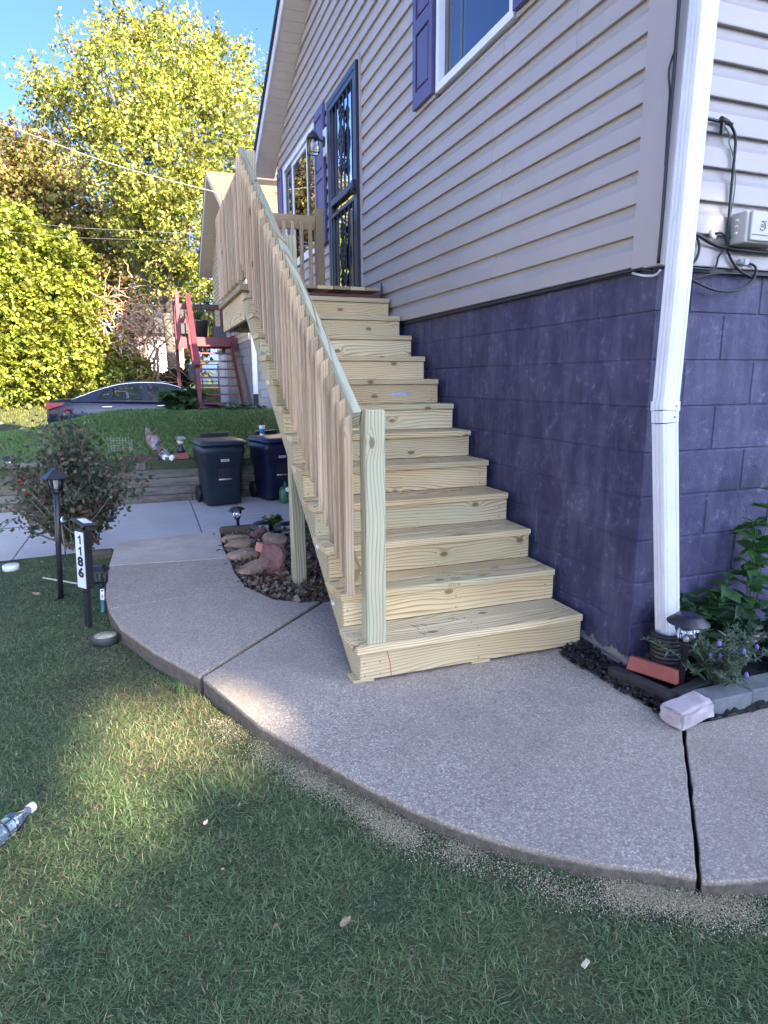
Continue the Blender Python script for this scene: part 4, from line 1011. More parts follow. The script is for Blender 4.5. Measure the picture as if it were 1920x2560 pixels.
# ---- house number sign
sg = empty('house_number_sign', (-2.51, 1.74, -0.09), 'black lighted house number sign 1186 with white panel on a stake', 'number sign')
SR = Matrix.Translation((-2.49, 1.74, 0)) @ Matrix.Rotation(R(-46), 4, 'Z') @ Matrix.Rotation(R(3.5), 4, 'Y')
m = MB(); m.box(-0.017, 0.017, -0.012, 0.012, -0.12, 0.18); m.build('stake', m_lampblk, sg, M=SR)
m = MB(); m.box(-0.042, 0.042, -0.028, 0.022, 0.165, 0.525, bev=0.004); m.build('case', m_lampblk, sg, M=SR)
m_panel = plain('sign_white', (0.66, 0.70, 0.86), 0.35, 0.05, 20)
m = MB(); m.box(-0.034, 0.034, -0.0305, -0.0285, 0.175, 0.515); pn = m.build('panel', m_panel, sg, M=SR)
for q, ch in enumerate('1186'):
    NM_ = SR @ face_M((0, -0.0312, 0.470-0.0680*q), (1, 0, 0), (0, 0, 1))
    if ch == '1':
        m = MB(); m.prism([(0.002, -0.027), (0.0125, -0.027), (0.0125, 0.027), (0.004, 0.027), (-0.001, 0.019), (-0.011, 0.013), (-0.011, 0.004), (0.002, 0.010)], 2, -0.0008, 0.0008); m.build('numeral', m_ink, pn, M=NM_)
    else: text('numeral', ch, 0.078, NM_ @ Matrix.Scale(1.15, 4, (1, 0, 0)), m_ink, pn, 0.0008, 0.0035)
m = MB(); m.box(-0.01, 0.01, -0.012, 0.008, 0.525, 0.565); m.build('neck', m_lampblk, sg, M=SR)
m = MB(); m.box(-0.055, 0.06, -0.055, 0.05, 0.0, 0.012, bev=0.003); cp = m.build('solar_panel', m_lampblk, sg, M=SR @ Matrix.Translation((0.01, 0, 0.565)) @ Matrix.Rotation(R(16), 4, 'Y') @ Matrix.Rotation(R(-8), 4, 'X'))
m = MB(); m.box(-0.03, 0.03, -0.03, 0.03, 0.0125, 0.0135); m.build('solar_cell', plain('pale_cell', (.55, .6, .68), .2), cp, M=SR @ Matrix.Translation((0.01, 0, 0.565)) @ Matrix.Rotation(R(16), 4, 'Y') @ Matrix.Rotation(R(-8), 4, 'X'))
# ---- small square solar lantern on a teal stake
sl = empty('solar_lantern', (-2.44, 2.0, -0.08), 'small square solar lantern on a teal stake at the walkway edge', 'solar light')
SX0, SY0 = -2.425, 2.0
m = MB(); m.lathe([(0.066, 0.187), (0.062, 0.196), (0.036, 0.222), (0.034, 0.228), (0.0, 0.23)], (SX0, SY0, 0), 4, smooth=False, square=False, M=Matrix.Translation((SX0, SY0, 0)) @ Matrix.Rotation(R(27), 4, 'Z') @ Matrix.Translation((-SX0, -SY0, 0))); m.build('cap', m_lampblk, sl)
def sq(r, z, a0=27): return [(SX0+r*math.cos(R(a0+90*k)), SY0+r*math.sin(R(a0+90*k)), z) for k in range(4)]
m = MB(); A, B = sq(0.052, 0.186), sq(0.040, 0.105)
for k in range(4): m.tube([A[k], B[k]], 0.005, 5); m.tube([B[k], B[(k+1) % 4]], 0.005, 5)
m.build('cage', m_lampblk, sl)
m = MB(); A, B = sq(0.050, 0.186), sq(0.038, 0.105)
for k in range(4): m.face([A[k], A[(k+1) % 4], B[(k+1) % 4], B[k]])
m.build('pane', glass_mat('smoked_plastic', (0.4, 0.42, 0.42), 0.15, 0.15), sl)
m = MB(); m.lathe([(0.012, 0.07), (0.026, 0.085), (0.030, 0.103)], (SX0, SY0, 0), 10); m.build('collar', m_lampblk, sl)
m_teal = plain('teal_stake', (0.03, 0.20, 0.24), 0.5)
m = MB(); m.box(-0.010, 0.010, -0.010, 0.010, -0.10, 0.075, M=Matrix.Translation((SX0, SY0, 0)) @ Matrix.Rotation(R(4), 4, 'Y')); m.build('stake', m_teal, sl)
m = MB(); m.box(-0.0115, 0.0115, -0.0122, -0.0108, 0.0, 0.07, M=Matrix.Translation((SX0, SY0, 0)) @ Matrix.Rotation(R(4), 4, 'Y')); stk = m.build('sticker', plain('cup_white', (.8, .82, .84), .4), sl)
for zq in (0.055, 0.028, 0.018, 0.009):
    m = MB(); m.box(-0.006, 0.006, -0.0132, -0.0126, zq, zq+0.005+0.006*(zq > .05), M=Matrix.Translation((SX0, SY0, 0)) @ Matrix.Rotation(R(4), 4, 'Y')); m.build('print', m_ink, stk)
# ---- round path lights
def path_light(name_label, x, y, z0, ztop, r, lean=0.0, stem=True, cat='solar light', group=None):
    e = empty('path_light', (x, y, z0), name_label, cat, group)
    MT = Matrix.Translation((x, y, z0)) @ Matrix.Rotation(lean, 4, 'Y')
    h = ztop-z0
    m = MB(); m.lathe([(r, h-0.42*r), (r, h-0.36*r), (r*.62, h-0.05*r), (r*.58, h), (0.0, h)], n=22); cap = m.build('cap', m_lampblk, e, M=MT)
    m = MB(); m.lathe([(r*.5, h+.001), (r*.0, h+.002)], n=4, smooth=False); m.build('solar_cell', m_solar, cap, M=MT)
    m = MB(); m.lathe([(r*.30, h-1.45*r), (r*.42, h-1.35*r), (r*.66, h-0.43*r)], n=18); m.build('globe', M_CLEAR, e, M=MT)
    m = MB(); m.lathe([(r*.12, h-1.42*r), (r*.13, h-1.2*r), (r*.05, h-1.1*r)], n=10); m.build('bulb', plain('amber_globe', (.55, .5, .4), .3), e, M=MT)
    m = MB(); m.lathe([(0.014, -0.06), (0.014, h-1.7*r), (r*.34, h-1.46*r), (r*.34, h-1.40*r)], n=12); m.build('stem', m_lampblk, e, M=MT)
    return e
path_light('round black solar path light among the stones of the bed under the steps', -1.335, 3.70, -0.08, 0.215, 0.078, R(-4))
path_light('large round black solar light in the corner bed in front of the downspout', 0.025, -0.30, 0.02, 0.375, 0.086, R(2))
path_light('small black solar light standing on top of the timber wall left of the rose bush', -3.94, 8.0, 0.20, 0.34, 0.11)
# ---- discs in the grass
def disc(x, y, z, r, col, rim, label):
    e = empty('ground_light', (x, y, z), label, 'ground light')
    m = MB(); m.lathe([(r, -0.03), (r, 0.012), (r*.93, 0.018), (r*.86, 0.016)], n=26, M=Matrix.Translation((x, y, z))); m.build('rim', rim, e)
    m = MB(); m.lathe([(r*.85, 0.012), (r*.85, 0.0165), (0, 0.018)], n=26, M=Matrix.Translation((x, y, z))); m.build('lens', col, e)
m_disc = plain('dried_disc', (0.40, 0.37, 0.24), 0.8, 0.4, 60); m_rim = plain('dark_rim', (0.05, 0.055, 0.05), 0.5)
disc(-2.385, 1.455, -0.055, 0.068, m_disc, m_rim, 'round in-ground light with tan lens in the lawn at the walkway edge')
disc(-2.475, 2.86, -0.045, 0.062, plain('grey_lens', (.25, .27, .29), .2), m_rim, 'round dark in-ground light on a log between walkway and rose bush')
disc(-3.16, 3.26, -0.055, 0.060, plain('pale_lens', (.62, .65, .68), .3), m_white, 'round white disc lying in the lawn left of the rose bush')
tag(box('log', -2.66, -2.42, 3.30, 3.42, -0.10, -0.01, M_LOG, None, 0.015), 'short dark log end lying between the rose bush and the walkway', 'log')
tag(box('log', -2.60, -2.435, 2.78, 2.93, -0.12, -0.05, M_LOG, None, 0.015), 'short squared log under the dark in-ground light', 'log')
# ---- bed under the steps: log edging, stones, black lamps
tag(box('log', -1.52, -0.55, 3.60, 3.72, -0.10, 0.035, M_LOG, None, 0.02), 'dark weathered log edging the bed beside the driveway pad', 'log')
def rock(x, y, z, sx, sy, sz, mat, label, seed, rz=0.0, sub=3):
    rg = random.Random(seed); m = MB()
    bmesh.ops.create_icosphere(m.bm, subdivisions=sub, radius=1.0)
    pl = []
    for _ in range(8):
        v = Vector((rg.gauss(0, 1), rg.gauss(0, 1), rg.gauss(0, 1))).normalized(); pl.append((v, rg.uniform(0.50, 0.85)))
    for v in m.bm.verts:
        d = v.co.normalized(); k = 1.0
        for n_, h_ in pl:
            q = d.dot(n_)
            if q > 0.05: k = min(k, h_/q)
        v.co = d*(k+rg.uniform(-0.03, 0.03))
    for v in m.bm.verts: v.co = Vector((v.co.x*sx, v.co.y*sy, v.co.z*sz))
    for f in m.bm.faces: f.smooth = False
    o = m.build('rock', mat, M=Matrix.Translation((x, y, z)) @ Matrix.Rotation(rz, 4, 'Z'))
    return tag(o, label, 'rock')
m_tan = plain('tan_sandstone', (0.27, 0.185, 0.125), 0.9, 0.35, 14, 0.6); m_red = plain('red_sandstone', (0.19, 0.095, 0.08), 0.9, 0.45, 14, 0.8); m_brn = plain('brown_stone', (0.25, 0.18, 0.13), 0.9, 0.4, 14, 0.6)
m_pinkb = plain('pink_brick', (0.48, 0.20, 0.165), 0.85, 0.2, 20, 0.3)
rock(-1.42, 3.30, 0.0, 0.13, 0.10, 0.05, m_tan, 'flat tan stone just in front of the dark log in the bed', 1)
rock(-1.42, 3.02, 0.005, 0.14, 0.10, 0.06, m_tan, 'tan stone second along the left edge of the bed', 2, 0.2)
rock(-1.43, 2.70, 0.01, 0.13, 0.16, 0.055, m_tan, 'pale flat stone in the middle of the bed edge', 3, 0.4)
rock(-1.40, 2.32, 0.005, 0.15, 0.16, 0.06, m_tan, 'tan pinkish stone nearest the walkway in the bed', 4, 0.1)
rock(-1.12, 3.02, 0.03, 0.11, 0.13, 0.09, m_brn, 'grey brown angular stone behind the pink brick', 5, 0.5)
rock(-1.20, 3.32, 0.02, 0.10, 0.10, 0.07, m_red, 'small reddish stone in front of the black spotlights', 6)
rock(-1.27, 2.27, 0.06, 0.11, 0.135, 0.13, m_red, 'big dark red boulder leaning by the support post of the steps', 7, 0.3, 4)
m = MB(); m.box(-0.10, 0.10, -0.05, 0.05, -0.035, 0.035, bev=0.006)
tag(m.build('brick', m_pinkb, M=Matrix.Translation((-1.25, 2.56, 0.085)) @ Matrix.Rotation(R(20), 4, 'Z') @ Matrix.Rotation(R(14), 4, 'Y')), 'pinkish red brick leaning against the big red boulder', 'brick')
def spot(x, y, z, r, label, face):
    e = empty('spotlight', (x, y, z), label, 'spotlight')
    m = MB(); m.ico((x, y, z+r*.55), r, 3, 0.0, (1.15, 1.0, 0.85)); m.build('housing', m_lampblk, e)
    m = MB(); m.box(-r*.5, r*.5, -0.004, 0.004, -r*.42, r*.42, bev=.002); m.build('lens', plain('grey_lens', (.25, .27, .29), .2), e, M=Matrix.Translation((x+face*r*.25, y-r*.93, z+r*.62)) @ Matrix.Rotation(R(-20), 4, 'X'))
    return e
spot(-1.17, 3.45, 0.0, 0.085, 'black spotlight with square grey lens lying in the bed', 0.6)
spot(-0.99, 3.36, 0.0, 0.082, 'shiny black round spotlight lying beside the other in the bed', 0.8)
cable('cable', [(-1.36, 3.38, 0.0), (-1.2, 3.30, 0.03), (-1.05, 3.28, 0.05), (-0.85, 3.22, 0.06), (-0.6, 3.2, 0.03)], 0.009, m_cab, 'black cord lying over the stones of the bed')
m = MB(); m.box(-0.82, -0.45, 4.3, 4.75, -0.45, -0.425); tag(m.build('step_mat', plain('grey_grate', (.5, .53, .58), .6, .3, 60)), 'grey plastic tray lying on the pad behind the support post', 'tray')
# ---- things on the timber wall
ow = empty('owl_statue', (-1.95, 8.15, 0.2), 'brown and grey owl garden statue on the timber wall', 'statue')
m_st = plain('statue_brown', (0.23, 0.15, 0.12), 0.85, 0.5, 22, 0.4); m_stg = plain('statue_grey', (0.25, 0.26, 0.29), 0.85, 0.5, 26, 0.4)
m = MB(); m.lathe([(0.05, -0.02), (0.075, 0.03), (0.095, 0.12), (0.10, 0.20), (0.08, 0.27), (0.045, 0.31), (0.0, 0.32)], n=16, M=Matrix.Translation((-1.93, 8.12, 0.30)) @ Matrix.Rotation(R(-24), 4, 'Y')); m.build('body', m_st, ow)
m = MB(); m.ico((-2.06, 8.11, 0.60), 0.062, 2, 0.05, (1, 1, 1.0)); m.build('head', m_st, ow)
m = MB(); m.ico((-2.10, 8.05, 0.605), 0.018, 1); m.tube([(-2.09, 8.1, 0.645), (-2.10, 8.1, 0.675)], [0.016, 0.003], 6); m.tube([(-2.03, 8.1, 0.645), (-2.03, 8.1, 0.675)], [0.016, 0.003], 6); m.build('face', m_stg, ow)
m = MB(); m.ico((-1.99, 8.04, 0.44), 0.075, 2, 0.06, (0.8, 0.5, 1.5)); m.build('breast', m_stg, ow)
m = MB(); m.lathe([(0.085, 0.20), (0.09, 0.27), (0.06, 0.32), (0.05, 0.36)], (-1.87, 8.12, 0), 12); m.tube([(-1.85, 8.12, 0.13), (-1.86, 8.12, 0.22)], 0.03, 8); m.build('perch', m_stg, ow)
wl = empty('solar_lamp', (-1.63, 8.1, 0.3), 'small black solar lamp standing on a red brick on the timber wall', 'solar light')
m = MB(); m.lathe([(0.07, 0.285), (0.062, 0.33), (0.045, 0.39), (0.03, 0.41)], (-1.62, 8.05, 0), 14); m.build('base', m_lampblk, wl)
m = MB(); m.lathe([(0.032, 0.41), (0.05, 0.44), (0.05, 0.48)], (-1.62, 8.05, 0), 14); m.build('globe', plain('amber_globe', (.55, .5, .4), .3), wl)
m = MB(); m.lathe([(0.078, 0.48), (0.082, 0.50), (0.05, 0.525), (0, 0.53)], (-1.62, 8.05, 0), 8, smooth=False); m.build('cap', plain('grey_cap', (.25, .27, .29), .5), wl)
tag(box('brick', -1.72, -1.52, 7.97, 8.07, 0.19, 0.285, plain('dull_red_brick', (0.22, 0.085, 0.06), 0.85, 0.3, 20, 0.4), None, 0.005), 'dull red brick under the small solar lamp on the timber wall', 'brick')
rock(-1.84, 8.02, 0.215, 0.065, 0.05, 0.05, m_white, 'left white stone beside the red brick on the timber wall', 15)
rock(-1.755, 8.0, 0.21, 0.05, 0.05, 0.05, m_white, 'right white stone touching the red brick on the timber wall', 16)
mc = empty('wire_cage', (-2.55, 9.0, 0.2), 'small pale wire mesh cage in the grass behind the rose bush', 'wire cage')
m = MB()
for q in range(9):
    x = -2.70+q*0.045; m.tube([(x, 9.0, 0.2), (x, 9.0, 0.47)], 0.0025, 4)
for q in range(7): m.tube([(-2.70, 9.0, 0.22+q*0.04), (-2.34, 9.0, 0.22+q*0.04)], 0.0025, 4)
for q in range(7): m.tube([(-2.34, 9.0, 0.22+q*0.04), (-2.34, 9.3, 0.22+q*0.04)], 0.0025, 4)
o = m.build('mesh', plain('galvanised', (.35, .40, .38), .5), mc)
# ---- corner bed edging by the house
m_rub = plain('dark_edging', (0.028, 0.026, 0.026), 0.8, 0.4, 30, 0.3)
m = MB(); m.box(-0.165, 0.165, -0.028, 0.028, -0.035, 0.035, bev=0.006)
tag(m.build('edging_block', m_rub, M=Matrix.Translation((-0.105, -0.215, 0.028)) @ Matrix.Rotation(R(-78), 4, 'Z')), 'long dark edging block between the slab and the red brick', 'edging block')
m = MB(); m.box(-0.13, 0.13, -0.026, 0.026, -0.035, 0.04, bev=0.006)
tag(m.build('edging_block', m_rub, M=Matrix.Translation((0.06, -0.335, 0.03)) @ Matrix.Rotation(R(12), 4, 'Z')), 'shorter dark edging block behind the tumbled grey paver', 'edging block')
m_rb = plain('red_paver', (0.30, 0.085, 0.062), 0.8, 0.18, 16, 0.35)
m = MB(); m.prism([(-0.115, -0.045), (0.115, -0.045), (0.115, 0.045), (-0.115, 0.045)], 2, -0.03, 0.035)
for v in m.bm.verts:
    if v.co.z > 0 and v.co.y > 0: v.co.z -= 0.012
    if v.co.z > 0: v.co.x *= 0.93
tag(m.build('brick', m_rb, bev=0.005, M=Matrix.Translation((-0.012, -0.19, 0.085)) @ Matrix.Rotation(R(-66), 4, 'Z') @ Matrix.Rotation(R(-12), 4, 'X')), 'red brick lying in the corner bed beside the corrugated pipe', 'brick')
m_tum = plain('tumbled_paver', (0.46, 0.40, 0.39), 0.85, 0.22, 14, 0.5)
rg = random.Random(4); m = MB(); m.box(-0.10, 0.10, -0.055, 0.055, -0.035, 0.045)
bmesh.ops.bevel(m.bm, geom=m.bm.edges[:], offset=0.012, segments=2, affect='EDGES'); bmesh.ops.subdivide_edges(m.bm, edges=[e for e in m.bm.edges if e.calc_length() > 0.05], cuts=3)
for v in m.bm.verts: v.co += Vector((rg.gauss(0, .0022), rg.gauss(0, .0022), rg.gauss(0, .0022)))
tag(m.build('paver', m_tum, M=Matrix.Translation((-0.105, -0.468, 0.04)) @ Matrix.Rotation(R(7), 4, 'Z') @ Matrix.Rotation(R(-4), 4, 'Y')), 'pale pinkish tumbled paver block on the corner of the bed edging', 'paver')
m_gp = plain('grey_edger', (0.15, 0.165, 0.165), 0.85, 0.25, 12, 0.4)
for q, (xa, xb, lab) in enumerate(((0.012, 0.235, 'grey concrete edging block right of the pale tumbled paver'), (0.242, 0.60, 'grey concrete edging block at the far right of the bed edge'), (0.607, 0.97, 'grey concrete edging block beyond the picture edge of the bed'))):
    if q < 2: tag(box('edging_block', xa, xb, -0.485+0.01*q, -0.375+0.01*q, -0.03, 0.072, m_gp, None, 0.006), lab, 'edging block')
# ---- water bottle lying in the lawn
bt = empty('water_bottle', (-2.62, -0.20, -0.03), 'clear plastic water bottle with green and navy label lying in the lawn', 'bottle')
BM = Matrix.Translation((-2.525, -0.125, -0.012)) @ Matrix.Rotation(R(-33.5), 4, 'Z') @ Matrix.Rotation(R(-91), 4, 'X')
BMx = Vector((0, 0, 0))
M_PET = glass_mat('clear_pet', (0.90, 0.94, 0.97), 0.04, 0.16)
prof = [(0.013, -0.004), (0.013, -0.018), (0.017, -0.03), (0.027, -0.055), (0.032, -0.075), (0.0325, -0.085), (0.031, -0.087), (0.031, -0.125), (0.0325, -0.127), (0.0325, -0.135), (0.030, -0.14), (0.0325, -0.146), (0.030, -0.153), (0.0325, -0.16), (0.030, -0.168), (0.0325, -0.176), (0.0325, -0.20), (0.026, -0.208)]
m = MB(); m.lathe(prof, n=24); m.build('bottle_body', M_PET, bt, M=BM)
m = MB(); m.lathe([(0.0150, 0.010), (0.0155, 0.008), (0.0155, -0.008), (0.014, -0.010)], n=20); m.build('bottle_cap', plain('cup_white', (.8, .82, .84), .4), bt, M=BM)
m_navy = plain('label_navy', (0.02, 0.03, 0.13), 0.4); m_lgrn = plain('label_green', (0.35, 0.55, 0.18), 0.4); m_lwht = plain('label_white', (.72, .76, .74), .4)
def band(a0, a1, z0, z1, r, mat, name, parent):
    m = MB(); n = 8
    for k in range(n):
        t0 = a0+(a1-a0)*k/n; t1 = a0+(a1-a0)*(k+1)/n
        m.face([(r*math.cos(t0), r*math.sin(t0), z0), (r*math.cos(t1), r*math.sin(t1), z0), (r*math.cos(t1), r*math.sin(t1), z1), (r*math.cos(t0), r*math.sin(t0), z1)])
    return m.build(name, mat, parent, M=BM)
lb = band(0, 2*math.pi, -0.124, -0.088, 0.0313, m_lwht, 'label', bt)
for za_, zb_ in ((-0.124, -0.119), (-0.093, -0.088)): band(0, 2*math.pi, za_, zb_, 0.0316, m_navy, 'stripe', lb)
for a0 in (0.1, 1.15, 2.2, 3.25, 4.3, 5.35): band(a0+.8, a0+0.92, -0.119, -0.093, 0.0317, m_navy, 'print', lb)
for a0 in (0.3, 2.4, 4.5): band(a0, a0+0.45, -0.114, -0.098, 0.0320, m_lgrn, 'print', lb)
# ---- litter: leaves, chips, sawdust
m_leafd = plain('dry_leaf', (0.36, 0.25, 0.15), 0.85, 0.4, 40); m_chip = plain('wood_chip', (0.62, 0.50, 0.33), 0.85, 0.2, 40)
def dleaf(x, y, z, s, rz, label, mat, cat='leaf'):
    m = MB(); P = [(-1, 0, .1), (-.5, .42, .05), (.2, .5, .12), (.75, .25, .05), (1.05, 0, .15), (.7, -.3, .08), (.1, -.45, .1), (-.55, -.35, .02)]
    for k in range(8): m.face([(0, 0, 0), P[k], P[(k+1) % 8]])
    tag(m.build('fallen_leaf', mat, M=Matrix.Translation((x, y, z)) @ Matrix.Rotation(rz, 4, 'Z') @ Matrix.Scale(s, 4), fix=False), label, cat)
dleaf(-1.68, -0.905, -0.03, 0.021, 0.6, 'curled tan leaf in the shaded lawn near the bottom', m_leafd)
dleaf(-2.86, 2.40, -0.04, 0.045, 2.2, 'brown leaf in the lawn at the left of the lamp post', m_leafd)
dleaf(-1.99, -0.37, -0.035, 0.014, 1.1, 'pale wood sliver in the middle of the lawn', m_chip, 'wood chip')
m = MB(); m.box(-0.012, 0.012, -0.005, 0.005, -0.003, 0.003); tag(m.build('wood_chip', m_chip, M=Matrix.Translation((-1.17, -1.23, -0.025)) @ Matrix.Rotation(R(25), 4, 'Z')), 'small cut wood block in the grass at the lower right', 'wood chip')
dleaf(-0.30, 0.315, 0.05, 0.016, 0.3, 'pale chip beside the end of the bottom riser', m_chip, 'wood chip')
m = MB(); m.tube([(-2.86, 2.72, -0.02), (-2.62, 2.50, -0.025)], 0.007, 6); tag(m.build('stick', plain('pale_stick', (.5, .46, .38), .8)), 'pale bare stick lying in the lawn by the lamp post', 'stick')
# ================================================================== VEGETATION
CAMP = np.array([-2.0701, -2.2888, 1.3639]); FW, RT, UP = np.array(_f), np.array(_rr), np.array(_uu)
def in_view(P, mx=1.10):
    d = P-CAMP; z = d@FW; zz = np.maximum(z, 1e-3)
    return (z > 0.1) & (np.abs(d@RT/zz) < 960/1604.57*mx) & (np.abs(d@UP/zz) < 1280/1604.57*mx)
def leaf_mat(name, trans=0.35, rough=0.55):
    m, nt, b = nt_new(name); out = [n for n in nt.nodes if n.type == 'OUTPUT_MATERIAL'][0]
    at = N(nt, 'VertexColor', {'layer_name': 'Col'})
    setin(nt, b, Base_Color=at.outputs[0], Roughness=rough, Specular_IOR_Level=0.35)
    tr = nt.nodes.new('ShaderNodeBsdfTranslucent')
    hs = N(nt, 'HueSaturation', Saturation=1.15, Value=1.35, Color=at.outputs[0]); nt.links.new(hs.outputs[0], tr.inputs[0])
    mx = nt.nodes.new('ShaderNodeMixShader'); mx.inputs[0].default_value = trans
    nt.links.new(b.outputs[0], mx.inputs[1]); nt.links.new(tr.outputs[0], mx.inputs[2]); nt.links.new(mx.outputs[0], out.inputs[0])
    return m
M_LEAF = leaf_mat('leaf_foliage'); M_BLADE = leaf_mat('grass_blade', 0.22, 0.5)
m_bark = plain('bark', (0.10, 0.08, 0.06), 0.95, 0.5, 20, 0.5)
def leaf_quads(C, D, Nn, L, W, fold=0.25):
    """rhombic leaves: C base, D direction, Nn face normal, L length, W half width; split along the midrib (two tris as two quads-in-one)"""
    S = np.cross(D, Nn); S /= np.linalg.norm(S, axis=1, keepdims=True)+1e-9
    L = L[:, None]; W = W[:, None]
    v0 = C; v1 = C+D*L*0.45+S*W+Nn*W*fold; v2 = C+D*L-Nn*L*0.06; v3 = C+D*L*0.45-S*W+Nn*W*fold
    V = np.stack([v0, v1, v2, v3], 1).reshape(-1, 3); n = len(C)
    F = np.arange(n*4).reshape(n, 4); return V, F
def unit(v): return v/(np.linalg.norm(v, axis=1, keepdims=True)+1e-9)
def colmix(n, cols, w, rg, jit=0.18):
    idx = rg.choice(len(cols), n, p=np.array(w)/sum(w)); c = np.array(cols)[idx]
    return np.clip(c*(1+rg.normal(0, jit, (n, 1))), 0.004, 0.95)
def crown(name, lobes, nspray, nleaf, size, cols, w, rg, parent, spray=0.8, up=0.5, flat=0.6, wid=0.42, keep=None, kind=None, twig=None):
    """feathery crown: leafy sprays that grow out of the lobes. lobes: (x,y,z,rx,ry,rz)"""
    vol = np.array([l[3]*l[4]*l[5] for l in lobes])**0.75; idx = rg.choice(len(lobes), nspray, p=vol/vol.sum())
    Lb = np.array(lobes)[idx]
    u = unit(rg.normal(0, 1, (nspray, 3))); r = rg.uniform(0.45, 1.0, (nspray, 1))**0.6
    base = Lb[:, :3]+u*r*Lb[:, 3:6]
    d = unit(u*0.8+np.array([0, 0, up])+rg.normal(0, 0.35, (nspray, 3)))
    ln = spray*rg.uniform(0.5, 1.25, nspray)
    t = rg.uniform(0.0, 1.0, (nspray, nleaf, 1))
    droop = np.array([0, 0, -0.25])
    P = base[:, None, :]+d[:, None, :]*ln[:, None, None]*t+droop*(t**2)*ln[:, None, None]+rg.normal(0, 0.10*spray, (nspray, nleaf, 3))*(1.1-t*0.75)
    P = P.reshape(-1, 3); n = len(P)
    D = unit(np.repeat(d, nleaf, 0)*0.5+rg.normal(0, 0.7, (n, 3))+np.array([0, 0, -0.25]))
    Nn = unit(rg.normal(0, 1-flat*0.7, (n, 3))+np.array([0, 0, flat*1.2]))
    Nn = unit(Nn-D*np.sum(Nn*D, 1, keepdims=True))
    L = size*rg.uniform(0.6, 1.3, n)
    col = colmix(n, cols, w, rg)*np.repeat(rg.uniform(0.35, 1.35, (nspray, 1)), nleaf, 0)
    if keep is not None:
        k = keep(P); P, D, Nn, L, col = P[k], D[k], Nn[k], L[k], col[k]
    V, F = leaf_quads(P, D, Nn, L, L*wid)
    o = np_mesh(name, V, F, M_LEAF, parent, np.repeat(np.clip(col, 0, 1), 4, 0)); return o, base, d, ln
def limbs(root, lobes, r0, rg, mat, parent, zfork=0.35, name='trunk', sub=3):
    m = MB(); root = Vector(root); cz = sum(l[2] for l in lobes)/len(lobes)
    fork = Vector((sum(l[0] for l in lobes)/len(lobes)*0.5+root.x*0.5, sum(l[1] for l in lobes)/len(lobes)*0.5+root.y*0.5, root.z+(cz-root.z)*zfork))
    m.tube(catmull([root-Vector((0, 0, 0.3)), root+(fork-root)*0.5+Vector((0.1*r0, 0.05, 0)), fork], 4), [r0*1.25, r0*1.1, r0, r0, r0*.95, r0*.9, r0*.88, r0*.85, r0*.82], 9)
    for l in lobes:
        c = Vector(l[:3]); mid = fork.lerp(c, 0.5)+Vector((rg.normal(0, .3), rg.normal(0, .3), rg.normal(0.2, .3)))
        pts = catmull([fork, mid, c], 4); m.tube(pts, [r0*0.55*(1-0.85*i/(len(pts)-1)) for i in range(len(pts))], 6)
        for q in range(sub):
            e = c+Vector(rg.normal(0, 0.55, 3)*np.array(l[3:6])); s = pts[rg.integers(3, len(pts)-1)]
            pp = catmull([s, s.lerp(e, .5)+Vector((0, 0, rg.normal(.1, .15))), e], 3); m.tube(pp, [r0*0.16*(1-0.8*i/(len(pp)-1)) for i in range(len(pp))], 4)
    return m.build(name, mat, parent)
def pxl(px, py, r, y, ry=1.0, sq=1.0):
    """lobe at a depth y whose bearing/elevation were read off the photograph"""
    x = -2.07+(y+2.29)*(-0.1304+0.000606*(px-97)); z = 1.364+(823-py)*0.000592*(y+2.29); s = r*0.0006*(y+2.29)
    return (x, y, z, s, s*ry, s*sq)
rg = np.random.default_rng(21)
YG = [(0.31, 0.30, 0.055), (0.23, 0.26, 0.045), (0.37, 0.33, 0.075), (0.11, 0.145, 0.03)]
# --- tall tree behind the neighbour's house
t1 = empty('maple_tree', (-0.9, 27, 1.0), 'tall yellow green tree with upright shoots behind the neighbouring house', 'tree')
lob = [pxl(*a[:3], 27+a[3], 1.1) for a in ((335, 130, 55, 0), (300, 210, 85, -1), (215, 250, 62, .5), (425, 140, 90, 1), (525, 160, 85, .6), (475, 270, 115, -.5), (375, 345, 115, -1.2), (275, 330, 66, 0), (430, 470, 105, -1), (345, 480, 75, 0), (465, 590, 50, -.5), (395, 590, 60, .6), (165, 230, 36, 0), (560, 330, 70, 1))]
for (qx, qy, qr, dy) in ((305, 45, 62, 0), (345, 75, 45, .4), (400, 70, 50, .8), (425, 95, 40, .2), (512, 105, 50, .6), (548, 75, 45, .9), (205, 75, 30, .2), (225, 95, 32, .5), (265, 100, 40, -.4), (150, 180, 28, .3), (475, 140, 40, .2)):
    l = pxl(qx, qy+10, qr, 27+dy); lob.append((l[0], l[1], l[2]-.2, 0.28, 0.28, l[3]*.95))
limbs((-0.9, 27, 0.9), lob, 0.20, rg, m_bark, t1, 0.3)
crown('crown', lob, 3200, 20, 0.155, YG, (0.30, 0.30, 0.20, 0.20), rg, t1, 1.2, 0.8, 0.45, 0.30)
